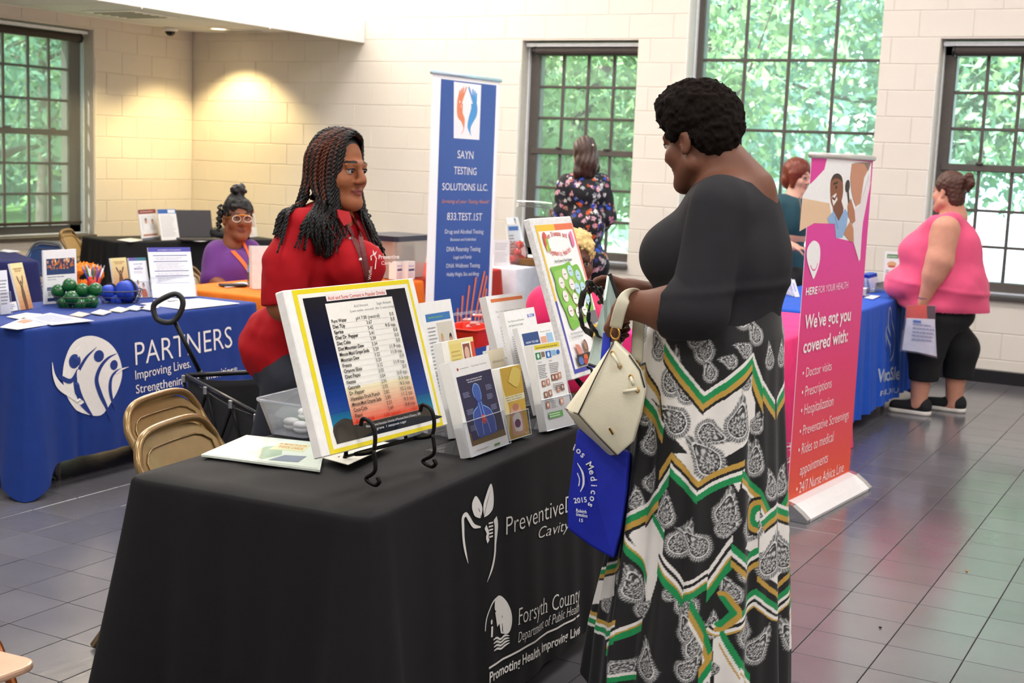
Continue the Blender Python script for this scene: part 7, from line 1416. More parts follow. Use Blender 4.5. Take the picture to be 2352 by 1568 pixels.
for i, ch in enumerate(txt):
    an = math.radians(150-i*9.6)
    if i >= 8: S.text(ch, cc_[0]+Rr*math.cos(an), cc_[1]+Rr*math.sin(an)*1.25, .026, WP, 'c', w=1, ang=an-PI/2)
S.strip([q_[:2] for q_ in smooth_path(P.U([(1328, 1062), (1340, 1085), (1342, 1110), (1335, 1128)]), 4)], [.002, .006, .006, .002], WP); S.strip([q_[:2] for q_ in smooth_path(P.U([(1328, 1085), (1333, 1100), (1331, 1115)]), 4)], .003, WP)
for t, x, y, w_, an in (('2015', 1336, 1153, .04, .25), ('Raleigh', 1337, 1176, .032, 0), ('Greensboro', 1338, 1185, .034, 0), ('15', 1336, 1197, .014, 0)): u = P.uv(x, y); S.text(t, u[0], u[1], .02 if t == '2015' else .013, WP, 'c', w=1, width=w_, ang=an)
S.build('print', tt, .6)
# mint folder and lanyard she holds
fo = Vector(K(1400, 740, -.02)); fd = empty('folder', fo, 'pale mint folder with a black edge held in front of the woman in the skirt', 'folder')
q = [K(1388, 690, -.10), K(1397, 632, -.02), K(1440, 760, -.02), K(1400, 852, -.12), K(1352, 836, -.12)]; q = [Vector(p)-fo for p in q]; nn = (q[1]-q[0]).cross(q[2]-q[0]).normalized()*.004
MB().add([p-nn for p in q]+[p+nn for p in q], [(0, 1, 2, 3, 4), (9, 8, 7, 6, 5)]+[(i, 5+i, 5+(i+1) % 5, (i+1) % 5) for i in range(5)]).build('cover', mat('mint_vinyl', '#c3d6cc', .4), fd); MB().tube([q[1]+Vector((.004, 0, .004)), q[2]+Vector((.004, 0, .004))], .006, 6).build('spine', mat('black_plastic'), fd); MB().tube([q[3], q[4]], .004, 6).build('trim', mat('black_plastic'), fd)
ln_o = Vector(K(1360, 710, -.1)); lr = empty('lanyard', ln_o, 'black ribbon lanyard with a clip dangling beside the mint folder', 'lanyard')
for pts, wd_ in (([(1384, 668), (1365, 655), (1350, 652), (1338, 680), (1333, 720), (1340, 752), (1362, 768)], .011), ([(1352, 660), (1356, 690), (1352, 715)], .004), ([(1384, 690), (1375, 676), (1362, 660), (1350, 650)], .012), ([(1352, 735), (1362, 755), (1378, 775)], .012)): MB().tube([Vector(K(*p[:2], -.13+.02*math.sin(i_)))-ln_o for i_, p in enumerate(smooth_path(pts, 4))], wd_, 8, flat=.14, up=(.3, 1, .2)).build('ribbon', mat('black_ribbon', '#131214', .6), lr, smooth=True)
MB().box(Vector(K(1352, 726, -.13))-ln_o, (.012, .007, .026), ch=.003).build('clip', mat('black_plastic'), lr)
# clear shopping bag of the woman in pink
po = np.array(N_(2115, 760, -.33)); cb = empty('plastic_bag', Vector(po), 'clear plastic bag of white papers carried by the woman in pink', 'bag')
mb = MB(); q = [(2082, 700), (2150, 700), (2148, 760), (2153, 823), (2110, 812), (2066, 806), (2075, 750)]; mb.add([Vector(N_(x, y, -.40))-Vector(po) for x, y in q]+[Vector(N_(x, y, -.30))-Vector(po) for x, y in q], [tuple(range(6, -1, -1))]+[tuple(range(7, 14))]+[(i, (i+1) % 7, 7+(i+1) % 7, 7+i) for i in range(1, 7)]); mb.build('film', clear_mat('bag_film', '#fafaff', .10, .1, .06), cb)
def bagcard(nm, pts, off, col, art=None):
    P_ = [Vector(N_(x, y, off))-Vector(po) for x, y in pts]; mb = MB(); d = Vector((0, .006, 0)); n_ = len(P_); mb.add(P_+[p+d for p in P_], [tuple(range(n_)), tuple(range(2*n_-1, n_-1, -1))]+[(i, n_+i, n_+(i+1) % n_, (i+1) % n_) for i in range(n_)]); mb.build(nm, mat('card_'+col, col, .5), cb)
bagcard('leaflet', [(2082, 730), (2147, 733), (2151, 818), (2108, 808), (2072, 803)], -.37, '#e9e9ee'); bagcard('red_card', [(2082, 702), (2128, 700), (2130, 736), (2080, 735)], -.35, '#d8452c'); bagcard('dark_card', [(2128, 702), (2148, 703), (2148, 745), (2126, 742)], -.345, '#3a2a30'); bagcard('grey_card', [(2073, 760), (2085, 745), (2088, 800), (2070, 800)], -.36, '#7c7484')
P = Plane(Vector(N_(2085, 760, -.375)), (1, 0, 0), (0, 0, 1)); S = Sheet(1, 1, lambda u, v, z: P.at(u, v, z+.006)-Vector(po)); S.lines(.03, .18, -.06, .06, 5, '#8a98b8'); S.rect(.03, .06, .08, .075, '#3a78c8'); S.build('print', cb, .5)
# ================================================================== THE BLUE TABLE
def wz(x, y, z=TZ): return Wz(x, y, z)
P, w, h = lean_panel((103, 699), (178, 692), (98, 578), (175, 569)); r, a = stack('sign_stand', P, w, h, .012, 'white upright sign with a crowd picture on the blue table', 'sign')
a.r(0, 0, 1, 1, '#f0efee').r(.08, .56, .94, .88, '#2c3a5c'); R_ = random.Random(2)
for k in range(60): a.e(.1+.82*R_.random(), .62+.22*R_.random(), .028, .03, R_.choice(['#d8a080', '#a86a48', '#e8803c', '#704030', '#e8a050', '#c8705a', '#f0d0a8']), 8); a.S.k -= 1
a.S.k += 1; a.r(.08, .84, .94, .89, '#f0efee').r(.08, .54, .94, .64, '#24406e').t('People All over these Days', .1, .49, .032, '#24406e', .5, w=1).t('we are one', .1, .445, .032, '#24406e', .25).r(.08, .25, .6, .31, '#24406e').t('Our Places', .1, .265, .035, '#e8ecf4', .3).l(.1, .15, .6, .23, 3).r(.08, .05, .62, .11, '#24406e').done(r, .4, 'cover')
P, w, h = lean_panel((352, 684), (450, 681), (347, 570), (436, 566)); r, a = stack('info_sheet', P, w, h, .008, 'white information sheet with a violet heading in a clear rack on the blue table', 'sheet')
a.r(0, 0, 1, 1, '#efeff2').r(0, .91, 1, 1, '#4a48a4').t('OUR BENEFITS MANAGEMENT', .5, .935, .032, '#dcdcf0', .55, align='c').r(.1, .83, .9, .845, '#3a3c80').r(.1, .71, .9, .725, '#3a3c80').r(.1, .52, .9, .535, '#3a3c80').r(.1, .42, .9, .435, '#3a3c80').r(.1, .28, .9, .29, '#3a3c80').l(.15, .74, .85, .81, 3, '#a8a8c0').l(.15, .55, .85, .69, 5, '#b4b4c4').l(.15, .44, .85, .50, 2, '#b4b4c4').l(.15, .30, .85, .40, 3, '#b4b4c4').done(r, .4, 'cover'); holder(P, w, h, .01, 'clear acrylic rack holding the violet headed sheet', .40)
def trif(a, sky=True):
    for k in range(10): t = k/9; a.r(0, k/10, 1, (k+1)/10, lerp(lin('#c98a5c'), lin('#ecdca0'), t)); a.S.k -= 1
    a.S.k += 1; a.sp([(.4, 0), (.36, .3), (.42, .48), (.30, .62), (.26, .72), (.34, .70), (.46, .54), (.56, .54), (.68, .70), (.76, .72), (.70, .6), (.6, .48), (.64, .3), (.62, 0)], '#6a4a3a').e(.51, .58, .06, .045, '#5c4034').t('UNDERSTANDING', .5, .86, .05, '#b07a3c', .7, align='c', w=1).t('RECOVERY', .5, .81, .05, '#b07a3c', .5, align='c', w=1)
for BL, BR, TL, TR, lab in (((264, 668), (300, 665), (250, 594), (289, 590), 'gold folded pamphlet with a cheering figure right of the wire baskets'), ((48, 712), (66, 709), (3, 608), (41, 603), 'gold folded pamphlet with a cheering figure at the left end of the blue table')):
    P, w, h = lean_panel(BL, BR, TL, TR); w = max(w, .1); r, a = stack('pamphlet_stack', P, w, h, .012, lab); trif(a); a.done(r, .4, 'cover')
P, w, h = lean_panel((307, 684), (347, 682), (295, 592), (334, 591)); r, a = stack('pamphlet_stack', P, w, h, .014, 'white pamphlet with a teal band beside the violet headed sheet'); a.r(0, 0, 1, 1, '#eeeef2').r(0, .92, 1, 1, '#3f7a8c').r(0, .93, .4, 1, '#6a5aa8').t('ROAD MAP', .5, .82, .06, '#5a5aa0', .5, align='c').t('to the', .5, .76, .045, '#5a5aa0', .25, align='c').t('MINISTRY', .5, .70, .06, '#5a5aa0', .5, align='c', w=1).l(.2, .6, .8, .67, 2, '#a8a8c0').figure(.35, .28, .16, '#c89078', '#d8c0b0', '#5a3a2a').figure(.65, .2, .17, '#d8a88c', '#c8705a', '#8a6a4a').done(r, .4, 'cover'); holder(P, w, h, .016, 'narrow clear rack holding the teal banded pamphlet', .4)
P, w, h = lean_panel((3, 722), (20, 720), (-8, 622), (10, 620)); r, a = stack('pamphlet_stack', P, max(w, .06), h, .012, 'white pamphlet cut by the left edge of the picture'); a.r(0, 0, 1, 1, '#e4e6ee').l(.1, .2, .9, .8, 8).done(r, .4, 'cover'); holder(P, max(w, .06), h, .014, 'clear rack at the left edge of the picture', .5)
P, w, h = lean_panel((10, 718), (42, 712), (5, 697), (36, 692)); r, a = stack('card_stack', P, w, h, .01, 'small stack of white business cards in a tray on the blue table', 'cards'); a.l(.1, .2, .9, .8, 3, '#6a7ab0').done(r, .4, 'cover')
# wire baskets, green balls and blue packs
M_WIRE = mat('dark_wire', '#26262a', .4, metal=.6)
def wire_basket(c, rx, ry, hgt, label):
    r = empty('wire_basket', c, label, 'basket')
    for f, z in ((.78, .003), (.9, hgt*.5), (1, hgt)): MB().tube([(rx*f*math.cos(k*PI/12), ry*f*math.sin(k*PI/12), z) for k in range(24)], .0022 if z < hgt else .003, 5, closed=True).build('hoop', M_WIRE, r)
    for k in range(14): t = k*PI/7; MB().tube([(rx*.78*math.cos(t), ry*.78*math.sin(t), .003), (rx*.9*math.cos(t), ry*.9*math.sin(t), hgt*.5), (rx*math.cos(t), ry*math.sin(t), hgt)], .0015, 4).build('wire', M_WIRE, r)
    return r
gc = wz(176, 704); wire_basket(gc, .105, .115, .055, 'dark wire basket heaped with green balls on the blue table')
gm = MB().ball((0, 0, 0), .036, 20, 14).mesh('green_ball'); gm.materials.append(mat('green_vinyl', '#17592c', .22, var=.04)); gm.polygons.foreach_set('use_smooth', np.ones(len(gm.polygons), bool)); GD = gc-Vector(CO); gd = GD.length
where = ['top green ball of the heap', 'left green ball of the upper row', 'middle green ball of the upper row', 'right green ball of the upper row', 'front green ball in the centre of the heap', 'lower left green ball in the basket', 'lower middle green ball in the basket', 'lower right green ball with a white logo']
for i, ((x, y), dd) in enumerate(zip(((160, 655), (134, 669), (189, 666), (219, 665), (164, 684), (149, 697), (183, 698), (210, 693)), (.03, .03, .04, .05, -.045, -.03, -.02, .01))):
    d0 = CM[2] @ (np.array(gc)-CO); p = Wd(x, y, d0+dd); o = empty('green_ball', p, where[i], 'ball', 'green balls in the wire basket'); link('ball', gm, None, o); n_ = (Vector(CO)-p).normalized(); u_, v_, _ = basis(n_)
    MB().tube([n_*.0362+u_*(.012+.004*math.cos(t))+v_*(.014+.004*math.sin(t)) for t in [k*PI/4 for k in range(8)]], .0012, 4, closed=True).build('logo', mat('white_ink', '#dfe8df', .4), o)
bcn = wz(276, 694); wire_basket(bcn, .10, .13, .065, 'dark wire basket of blue folded packs on the blue table')
for i, (x, y, rr, lab) in enumerate(((252, 672, .045, 'blue rolled pack with a black band, left in the wire basket'), (291, 668, .058, 'large blue rolled pack in the wire basket'), (270, 690, .036, 'small blue rolled pack low in the wire basket'))):
    d0 = CM[2] @ (np.array(bcn)-CO); p = Wd(x, y, d0); o = empty('blue_pack', p, lab, 'pack', 'blue packs in the wire basket'); S = SDF((-.09,)*3, (.09,)*3, .005); S.ell((0, 0, 0), (rr*.9, rr*1.1, rr), .01); S.warp(lambda x_, y_, z_: .003*np.sin(90*y_+40*z_)); V_, Q_ = S.mesh('pack'); link('roll', mesh_np('pack', V_, Q_), mat('cobalt_nylon', '#1c3fae', .5), o, True); MB().tube([((rr*.96)*math.cos(k*PI/8), .012, (rr*1.03)*math.sin(k*PI/8)) for k in range(16)], .006, 5, closed=True).build('band', mat('black_ribbon'), o)
# cup of pens and orange lei
pc_ = wz(215, 668); cu = empty('pen_cup', pc_, 'cup bristling with blue, green and violet pens on the blue table', 'cup'); MB().lathe([(.0, 0), (.032, 0), (.036, .08), (.033, .08), (.03, .004), (0, .004)], 20, cap=False).build('cup', mat('red_plastic'), cu, smooth=True)
for k in range(12):
    a_, t_ = k*PI*2/12+.3, .25+.1*(k % 3); d_ = Vector((math.cos(a_)*t_, math.sin(a_)*t_, 1)).normalized(); b_ = pc_+Vector((math.cos(a_)*.012, math.sin(a_)*.012, .012)); col = ['#2a3f9a', '#e6e8ee', '#2e7d4a', '#5a3a8a'][k % 4]
    o = empty('pen', b_, '%s pen in the cup, %s' % (['dark blue', 'white', 'green', 'violet'][k % 4], ['left side', 'front', 'right side', 'back'][int(k/3) % 4]), 'pen', 'pens in the cup'); o['label'] = ['dark blue ballpoint pen standing in the red cup', 'white ballpoint pen standing in the red cup', 'green ballpoint pen standing in the red cup', 'violet ballpoint pen standing in the red cup'][k % 4]
    MB().tube([(0, 0, 0), d_*.12], .0045, 6).build('barrel', mat('pen_'+col, col, .3), o, smooth=True); MB().tube([d_*.12, d_*.14], [.0042, .002], 6).build('clicker', mat('pen_grip', '#c8ccd4', .3, metal=.5), o)
lc = wz(212, 660)+Vector((-.10, .04, 0)); le = empty('flower_lei', lc, 'fluffy orange lei behind the pen cup', 'lei'); S = SDF((-.14, -.14, -.03), (.14, .14, .16), .006); pts = [(.0+.02*math.sin(k), .095*math.cos(k*PI/10), .055+.05*math.sin(k*PI/10)) for k in range(21)]; S.chain(pts, [.024]*21, .01); S.warp(curls(230, .007, .8)); V_, Q_ = S.mesh('lei'); link('blooms', mesh_np('lei', V_, Q_), mat('orange_plush', '#ea7a14', .85, var=.12, vscale=60), le, True)
# papers and cards lying about
def sheet_px(pts, lab, col='#ebebee', th=.0025, z=TZ, lines=True, nm='paper_sheet', cat='paper', img=None):
    r, S = flat_sheet(nm, [Wz(*p, z) for p in pts], th, lab, cat, mat('sheet_'+col, col, .5))
    if lines: S.lines(.1, .9, .12, .85, 9, '#9a9cae')
    if img: S.poly([(.1, .55), (.45, .55), (.45, .9), (.1, .9)], img)
    if lines or img: S.build('print', r, .5)
sheet_px([(0, 752), (40, 757), (118, 745), (55, 730)], 'white printed sheet at the front left of the blue table', img='#a8806a')
sheet_px([(58, 731), (118, 747), (216, 737), (115, 719)], 'bluish newsletter sheet beside the front left sheet', '#b9bfd2', z=TZ+.003)
sheet_px([(15, 728), (50, 734), (96, 722), (60, 719)], 'white leaflet with a yellow stripe behind the newsletter', '#e6e4de')
sheet_px([(322, 698), (420, 711), (550, 697), (455, 686)], 'wide white form at the right end of the blue table'); sheet_px([(352, 690), (390, 694), (430, 688), (385, 684)], 'white leaflet under the violet sheet rack')
for i, (x, y, lab, c) in enumerate(((183, 723, 'dark photo card on the front edge of the blue table', '#b8b0a8'), (232, 718, 'pale business card left of three on the blue table', '#dcd8cc'), (274, 712, 'pale business card in the middle of the blue table', '#e4dcc4'), (310, 708, 'grey business card at the right of the card row', '#aeb4c4'), (342, 707, 'white business card nearest the wagon handle', '#e2e2e6'))): sheet_px([(x-24, y+2), (x+4, y+6), (x+24, y-1), (x-2, y-6)], lab, c, .004, lines=False, nm='business_card', cat='card')

# ================================================================== ORANGE TABLE
b = wz(580, 655); wb = empty('water_bottle', b, 'clear water bottle with a green cap on the orange table', 'bottle')
MB().lathe([(0, .002), (.031, .002), (.033, .012), (.031, .03), (.033, .045), (.031, .06), (.033, .075), (.033, .125), (.031, .14), (.024, .165), (.0125, .185), (.0125, .20)], 24, cap=False).build('bottle', clear_mat('pet_clear', '#e8f2f8', .2, .02, .06), wb, smooth=True); MB().lathe([(.034, .08), (.034, .122)], 24, cap=False).build('label_wrap', mat('blue_label', '#6fa8d8', .4, var=.3, vscale=60), wb, smooth=True); MB().lathe([(0, .198), (.0155, .198), (.0155, .217), (0, .217)], 16, cap=False).build('cap', mat('green_cap', '#2c8a4c', .4), wb); MB().lathe([(0, .004), (.029, .004), (.029, .11), (0, .11)], 20, cap=False).build('water', clear_mat('water', '#dcecf4', .1, .0, .0), wb, smooth=True)
p = wz(600, 662); pb = empty('paper_bag', p, 'white paper gift bag on the orange table half behind the woman in red', 'bag'); mb = MB(); mb.add([(-.06, -.04, 0), (.06, -.04, 0), (.06, .04, 0), (-.06, .04, 0), (-.07, -.035, .25), (.07, -.035, .25), (.07, .035, .25), (-.07, .035, .25)], [(0, 1, 5, 4), (1, 2, 6, 5), (2, 3, 7, 6), (3, 0, 4, 7), (3, 2, 1, 0)]); mb.build('body', mat('white_kraft', '#e6e2de', .6), pb); pb.rotation_euler = (0, 0, .9)
MB().box((0, 0, .008), (.16, .08, .012), ch=.005, rz=1.0).build('shell', mat('black_plastic'), empty('phone', wz(535, 657), 'black phone lying on the orange table', 'phone')); sheet_px([(500, 655), (520, 660), (580, 655), (560, 648)], 'white paper beside the phone on the orange table', lines=False)
bc_ = wz(940, 638); tb = empty('storage_tub', bc_+Vector((-.12, 0, 0)), 'clear storage tub of folders with a navy lid on the orange table', 'tub', rz=math.radians(90)); m_ = clear_mat('tub_clear', '#e4e4e6', .12, .1, .35)
mb = MB(); T1, T0 = rrect(.42, .30, .03, 3), rrect(.36, .25, .03, 3); n = len(T0); mb.add([(x, y, .003) for x, y in T0]+[(x, y, .25) for x, y in T1], [(i, (i+1) % n, n+(i+1) % n, n+i) for i in range(n)]+[tuple(range(n-1, -1, -1))]); mb.build('body', m_, tb); MB().prism(rrect(.45, .33, .03, 3), .035, z0=.25).build('lid', mat('navy_lid', '#23263a', .45), tb)
for k in range(5): MB().box((-.12+.055*k, 0, .11), (.008, .2, .18), Matrix.Rotation(.25-.08*k, 4, 'Y')).build('folder', mat(['manila', 'kraft_fold', 'grey_fold'][k % 3], ['#c8a468', '#a87c48', '#8a8680'][k % 3], .6), tb)
for k in range(2):
    p = wz(899+26*k, 641)+Vector((.05, -.02+.0*k, 0)); P = Plane(p, (.0, 1, 0), (0, 0, 1)); r = empty('sample_box', p, ['white and violet sample box, left of a pair by the tub', 'white and violet sample box, right of a pair by the tub'][k], 'box'); MB().box((-.03, .045, .06), (.06, .086, .12), ch=.001).build('carton', M_PAPER, r); a = Art(P, .086, .12, p, .001); a.r(.05, .05, .98, .98, '#e6dfe8').t('Naloxone', .1, .72, .13, '#6a4a9c', .75, w=1).r(.1, .48, .9, .6, '#3a2f6a').l(.1, .1, .9, .42, 5, '#a89cb8').done(r, .4)

# ================================================================== BLACK TABLE BY THE CORNER
for BL, BR, TL, TR, lab, fn in (((327, 553), (367, 549), (313, 482), (357, 480), 'sign with a maroon heading and a seated pair on the corner table', 'a'), ((372, 552), (413, 550), (361, 481), (402, 480), 'white text sign with a blue heading on the corner table', 'b')):
    P, w, h = lean_panel(BL, BR, TL, TR); r, a = stack('sign_stand', P, w, h, .008, lab, 'sign'); a.r(0, 0, 1, 1, '#f0eeec')
    if fn == 'a': a.r(0, .86, 1, 1, '#8a3a34').l(.1, .9, .9, .96, 1, '#e0c0b8').r(.08, .34, .92, .80, '#e4e4e4').figure(.35, .55, .17, '#c89078', '#f0f0f0', '#2a2a2e').figure(.72, .52, .16, '#d8a890', '#d8d4d4', '#8a5a3c').r(.1, .14, .9, .20, '#b87a68').r(0, 0, 1, .08, '#6a6c78')
    else: a.r(0, .86, 1, 1, '#3a68b0').r(.55, .88, .95, .98, '#e8ecf2').l(.08, .1, .9, .82, 20, '#b4b4b8')
    a.done(r, .4, 'cover')
lp_ = wz(445, 549); lt = empty('laptop', lp_, 'open dark laptop seen from behind on the corner table', 'laptop', rz=math.radians(62)); MB().box((0, -.12, .01), (.36, .25, .018), ch=.005).build('keyboard_base', mat('dark_shell', '#2e2b2e', .4), lt); T = Matrix.Translation((0, .01, .018)) @ Matrix.Rotation(math.radians(-15), 4, 'X'); MB().box((0, 0, .12), (.36, .010, .24), T, ch=.004).build('screen_lid', mat('dark_shell'), lt); MB().tube([(-.15, .008, .018), (.15, .008, .018)], .007, 8).build('hinge', mat('black_plastic'), lt)
sheet_px([(268, 551), (300, 556), (335, 551), (300, 547)], 'white flyers at the left end of the corner table', lines=False); sheet_px([(420, 552), (460, 555), (510, 551), (470, 549)], 'white flyers in front of the laptop', lines=False)
P, w, h = lean_panel((575, 545), (592, 543), (568, 482), (582, 480)); r, a = stack('sign_stand', P, max(w, .14), h, .008, 'small sign half hidden behind the glasses of the seated woman', 'sign'); a.r(0, 0, 1, 1, '#eceae6').r(0, .85, 1, 1, '#8a3a34').r(.1, .35, .9, .8, '#c8b8a8').done(r, .4, 'cover')
o_ = wz(500, 548); sb = empty('shoulder_bag', o_, 'black soft bag slumped beside the laptop', 'bag'); S = SDF((-.2, -.15, -.02), (.2, .15, .2), .01); S.ell((0, 0, .04), (.14, .09, .06), .02); S.chain([(-.1, 0, .06), (0, .02, .12), (.1, 0, .06)], [.012]*3, .01); S.plane((0, 0, 0), (0, 0, -1)); S.warp(wr(.006, 40)); V_, Q_ = S.mesh('b'); link('body', mesh_np('b', V_, Q_), mat('black_nylon', '#151517', .6), sb, True)
sheet_px([(0, 577), (20, 580), (48, 577), (10, 573)], 'white sheet on the navy table at the left edge', lines=False)

# ================================================================== WHITE AND RED TABLES
P, w, h = lean_panel((1133, 611), (1170, 612), (1132, 552), (1171, 549)); r, a = stack('sign_stand', P, w, h, .006, 'clear framed text sign on the white table beside the testing banner', 'sign'); a.r(0, 0, 1, 1, '#dfe1e4').l(.1, .6, .9, .9, 5, '#9a9ca4').l(.1, .15, .9, .55, 7, '#b4b6bc').done(r, .3, 'cover')
for BL, BR, TL, TR, lab, c in (((1172, 606), (1200, 604), (1156, 516), (1192, 514), 'magazine with a blue stripe leaning on the white table', 'b'), ((1190, 600), (1215, 598), (1152, 500), (1190, 498), 'tall brochure with a face photo at the back of the white table', 'f'), ((1175, 590), (1186, 590), (1168, 548), (1186, 548), 'small pink framed card on the white table', 'p')):
    P, w, h = lean_panel(BL, BR, TL, TR); r, a = stack('brochure_stack', P, max(w, .09), h, .01, lab); a.r(0, 0, 1, 1, '#e9ebee')
    if c == 'b': a.r(.1, .84, .9, .95, '#3a6ab4').l(.1, .15, .6, .75, 8).r(.7, .1, .9, .5, '#3a5a94')
    elif c == 'f': a.figure(.65, .78, .2, '#d8a48c', '#e8e8ec', '#4a3a30').r(0, 0, .2, .6, '#8ab0d8')
    else: a.r(.08, .08, .92, .92, '#b05a9a')
    a.done(r, .4, 'cover')
tc_ = wz(1187, 606); nb_ = empty('net_bag', tc_, 'clear bag of red rubber balls on the white table', 'bag'); MB().lathe([(.0, .0), (.06, .005), (.085, .06), (.08, .12), (.045, .16), (.05, .175)], 18, cap=False).build('film', clear_mat('pink_film', '#fadcd8', .1, .05, .08), nb_, smooth=True)
for i, (x, y, z, lab) in enumerate(((-.02, -.03, .04, 'red rubber ball low in the clear bag'), (.02, .03, .04, 'second red rubber ball low in the clear bag'), (0, 0, .095, 'red rubber ball in the middle of the clear bag'), (.01, .02, .15, 'bright red tomato shaped ball on top of the clear bag'))): o = empty('rubber_ball', tc_+Vector((x, y, z)), lab, 'ball'); MB().ball((0, 0, 0), (.034, .034, .03), 14, 10).build('ball', mat('tomato_red', '#cf2f22', .3), o, smooth=True); MB().lathe([(.0, .028), (.01, .031), (.003, .034)], 8).build('stem', mat('stem_green', '#4a7a3a', .6), o)
kb_ = wz(1215, 608); kr = empty('wicker_tray', kb_, 'low brown wicker tray on the white table', 'tray')
for k in range(4): MB().tube([(.09*math.cos(t)*(1+.04*k), .06*math.sin(t)*(1+.04*k), .008+.013*k) for t in [j*PI/10 for j in range(20)]], .007, 6, closed=True).build('wicker_ring', mat('wicker', '#8a6236', .7, var=.2, vscale=90), kr, smooth=True)
MB().box((0, 0, .005), (.16, .1, .006)).build('base', mat('wicker'), kr)
fo_ = Fp(1235, 478, .25); sh = empty('open_magazine', Vector(fo_), 'open white magazine the woman in floral print is reading', 'magazine'); fw = Vector((-.88, -.47, 0))
for t_, tw in ((0, 0), (.012, .08), (.03, .2)): MB().grid(lambda u, v: Vector((cf[0], cf[1], 0))*(v-.5)*.22+fw*(u-.4)*.27+Vector((0, 0, t_+tw*.1*u+.012*math.sin(u*2+t_*40))), 8, 4).build('page', M_PAPER, sh, smooth=True)

# ================================================================== COBALT AND MAGENTA TABLES, RIGHT
def clear_box(c, rz, L, W, H, lab): return open_bin('acrylic_box', c, rz, L, W, H, lab, 'box', M_CLR, .003, .004, False)
c0 = wz(1998, 668); clear_box(c0, 1.5, .26, .15, .07, 'clear box of white tubes with blue caps on the cobalt table')
tm_ = MB(); tm_.tube([(0, 0, 0), (0, 0, .075)], .011, 8); tme = tm_.mesh('tube'); tme.materials.append(mat('white_tube', '#e8ebf2', .35)); cm_ = MB(); cm_.tube([(0, 0, .075), (0, 0, .10)], .0105, 8); cme = cm_.mesh('cap'); cme.materials.append(mat('blue_cap', '#1f3fae', .35))
k = 0
for i in range(3):
    for j in range(7):
        o = empty('sample_tube', c0+Vector((-.045+.04*i, -.10+.033*j, .03)), ['white sample tube with a blue cap in the front row of the clear box', 'white sample tube with a blue cap in the middle row of the clear box', 'white sample tube with a blue cap in the back row of the clear box'][2-i], 'tube', 'blue capped tubes'); o.rotation_euler = (.3, .25*(1-i), 0); link('tube', tme, None, o); link('cap', cme, None, o)
c0 = wz(1981, 680); clear_box(c0, 1.5, .10, .08, .06, 'small clear box of white cards on the cobalt table')
for k in range(6): props(MB().box(c0+Vector((0, 0, .012+.008*k)), (.06, .085, .006), ch=.001).build('white_card', M_PAPER), ['lowest white card in the small clear box', 'second white card in the small clear box', 'third white card in the small clear box', 'fourth white card in the small clear box', 'fifth white card in the small clear box', 'top white card in the small clear box'][k], 'card', 'cards in the small box')
sheet_px([(1985, 684), (2005, 687), (2022, 680), (2000, 678)], 'white leaflets beside the small clear box', lines=False)
P, w, h = lean_panel((2027, 662), (2062, 664), (2025, 577), (2068, 578)); r, a = stack('sign_stand', P, w, h, .006, 'clear framed event sign with a green heading behind the woman in pink', 'sign'); a.r(0, 0, 1, 1, '#e8e6e2').r(.15, .82, .9, .93, '#5a8a5a').t('SAVE THE DATE', .5, .85, .05, '#e8f0e0', .6, align='c', w=1).e(.5, .66, .3, .08, '#d8a878').e(.5, .6, .25, .03, '#c85a4a').t('12', .12, .42, .12, '#333333', .2, w=1).l(.4, .4, .9, .5, 2).e(.15, .28, .03, .03, '#d8453c').l(.25, .22, .9, .32, 2).l(.15, .05, .9, .15, 2).done(r, .35, 'cover')
for k in range(4):
    p = wz(1806+7*k, 676+2*k); P = Plane(p, (.35, .93, 0), (-.45, .12, 1)); r, a = stack('pamphlet_stack', P, .045, .12, .006, ['first fanned white pamphlet by the pink banner', 'second fanned white pamphlet by the pink banner', 'third fanned white pamphlet by the pink banner', 'fourth fanned white pamphlet by the pink banner'][k], group='fanned pamphlets'); a.r(0, 0, 1, 1, '#eceef4').r(.2, .3, .6, .8, '#b8c0dc').done(r, .4, 'cover')
c0 = wz(1803, 772, TZ)+Vector((-.12, .03, 0)); cp_ = empty('wrapped_candy', c0, 'crumpled clear plastic wrap of sweets on the magenta table', 'wrap'); S = SDF((-.1, -.1, -.02), (.1, .1, .12), .007); S.ell((0, 0, .035), (.06, .07, .04), .01); S.warp(curls(120, .008, .5)); V_, Q_ = S.mesh('c'); link('wrap', mesh_np('c', V_, Q_), clear_mat('crinkle', '#f4dce6', .4, .1, .3), cp_, False)
# ================================================================== COLLAPSIBLE WAGON
wg_a, wg_b = Wz(432, 862, .56), Wz(606, 955, .56); ud = (wg_b-wg_a).normalized(); wg_b = wg_a+ud*.98; vd = Vector((0, 0, 1)).cross(ud)*-1
if vd.y < 0: vd = -vd
wo = (wg_a+wg_b)/2+vd*.24; wo.z = 0; wg = empty('wagon', wo, 'black collapsible wagon with a pull handle before the blue table', 'wagon'); M_FAB = mat('black_canvas', '#17171a', .8, var=.08, vscale=30, bump=.3, bscale=300); M_BT = mat('black_tube', '#1a1a1c', .35, metal=.5)
def wp(u, v, z): return wg_a+ud*u+vd*v+Vector((0, 0, z-.56))-wo
L_, W_ = .98, .48
for nm, q in (('side_panel', [(0, 0), (L_, 0)]), ('side_panel', [(0, W_), (L_, W_)]), ('end_panel', [(0, 0), (0, W_)]), ('end_panel', [(L_, 0), (L_, W_)])): (u0, v0), (u1, v1) = q; mb = MB(); mb.grid(lambda s_, t_: wp(u0+(u1-u0)*s_, v0+(v1-v0)*s_, .22+.33*t_-(.025*math.sin(s_*PI) if t_ > .9 else 0)), 10, 6); o = mb.build(nm, M_FAB, wg, smooth=True); sm = o.modifiers.new('t', 'SOLIDIFY'); sm.thickness = .006
mb = MB(); mb.add([wp(0, 0, .22), wp(L_, 0, .22), wp(L_, W_, .22), wp(0, W_, .22)], [(0, 1, 2, 3)]); mb.build('floor_panel', M_FAB, wg)
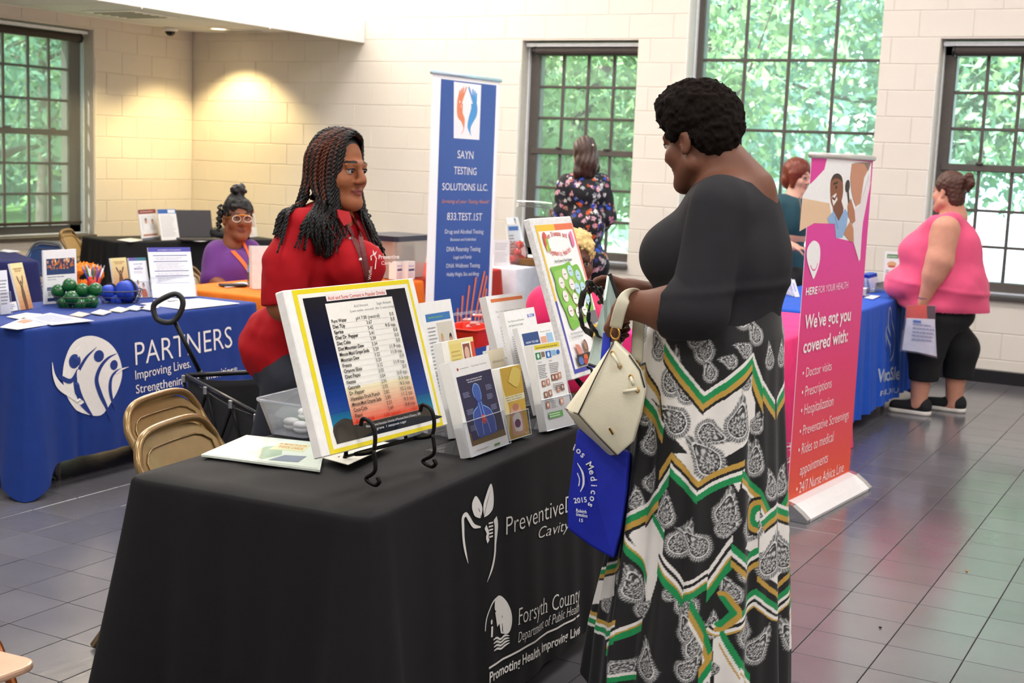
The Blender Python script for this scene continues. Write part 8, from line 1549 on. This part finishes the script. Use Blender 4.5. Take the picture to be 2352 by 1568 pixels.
for v in (0, W_): MB().tube([wp(0, v-.012 if v == 0 else v+.012, .56), wp(L_, v-.012 if v == 0 else v+.012, .56)], .011, 8).build('rail', M_BT, wg, smooth=True)
for u in (0, L_): MB().tube([wp(u, 0, .56), wp(u, W_, .56)], .011, 8).build('rail', M_BT, wg, smooth=True)
for u0, u1 in ((0, .33), (.33, 0), (.33, .66), (.66, .33), (.66, .98), (.98, .66)):
    for v in (-.02, W_+.02): MB().tube([wp(u0, v, .54), wp(u1, v, .16)], .008, 6).build('brace', M_BT, wg)
for u in (.02, .33, .66, .96): MB().tube([wp(u, -.022, .565), wp(u, -.022, .535)], .014, 8).build('joint', mat('steel_joint', '#9a9ca0', .3, metal=.8), wg)
for u in (.12, .86):
    for v in (-.02, W_+.02):
        c = wp(u, v, .085); MB().tube([c-vd*.022, c+vd*.022], .084, 18).build('wheel', mat('black_rubber', '#1b1b1b', .7), wg); MB().tube([c, wp(u, v, .22)], .011, 6).build('fork', M_BT, wg)
hp0 = Vector(Wd(458, 852, project(wo+wp(.05, .2, .5))[2])); dH = project(hp0)[2]; h1 = Vector(Wd(401, 738, dH-.05)); h0 = hp0+(hp0-h1)*.35
MB().tube([h0-wo, hp0-wo], .013, 8).build('handle_tube', M_BT, wg, smooth=True); MB().tube([hp0-wo, h1-wo], .0105, 8).build('handle_tube', M_BT, wg, smooth=True)
gp = smooth_path([(352, 712), (356, 697), (385, 680), (404, 675), (417, 684), (420, 700), (412, 722), (398, 738), (378, 740), (360, 732), (352, 712)], 5)[:-1]; MB().tube([Vector(Wd(x, y, dH-.06))-wo for x, y in gp], .013, 8, closed=True).build('grip', mat('black_plastic'), wg, smooth=True)
# two crumbs on the floor
for x, y, c, lab in ((2221, 1311, '#b07a3c', 'tiny orange crumb on the floor tiles at right'), (2022, 1440, '#2a211c', 'tiny dark crumb on the floor tiles at right')): p = Wz(x, y, .006); o = empty('crumb', p, lab, 'crumb'); MB().ball((0, 0, 0), (.006, .0045, .0035), 8, 6).build('bit', mat('crumb_'+c, c, .8), o)
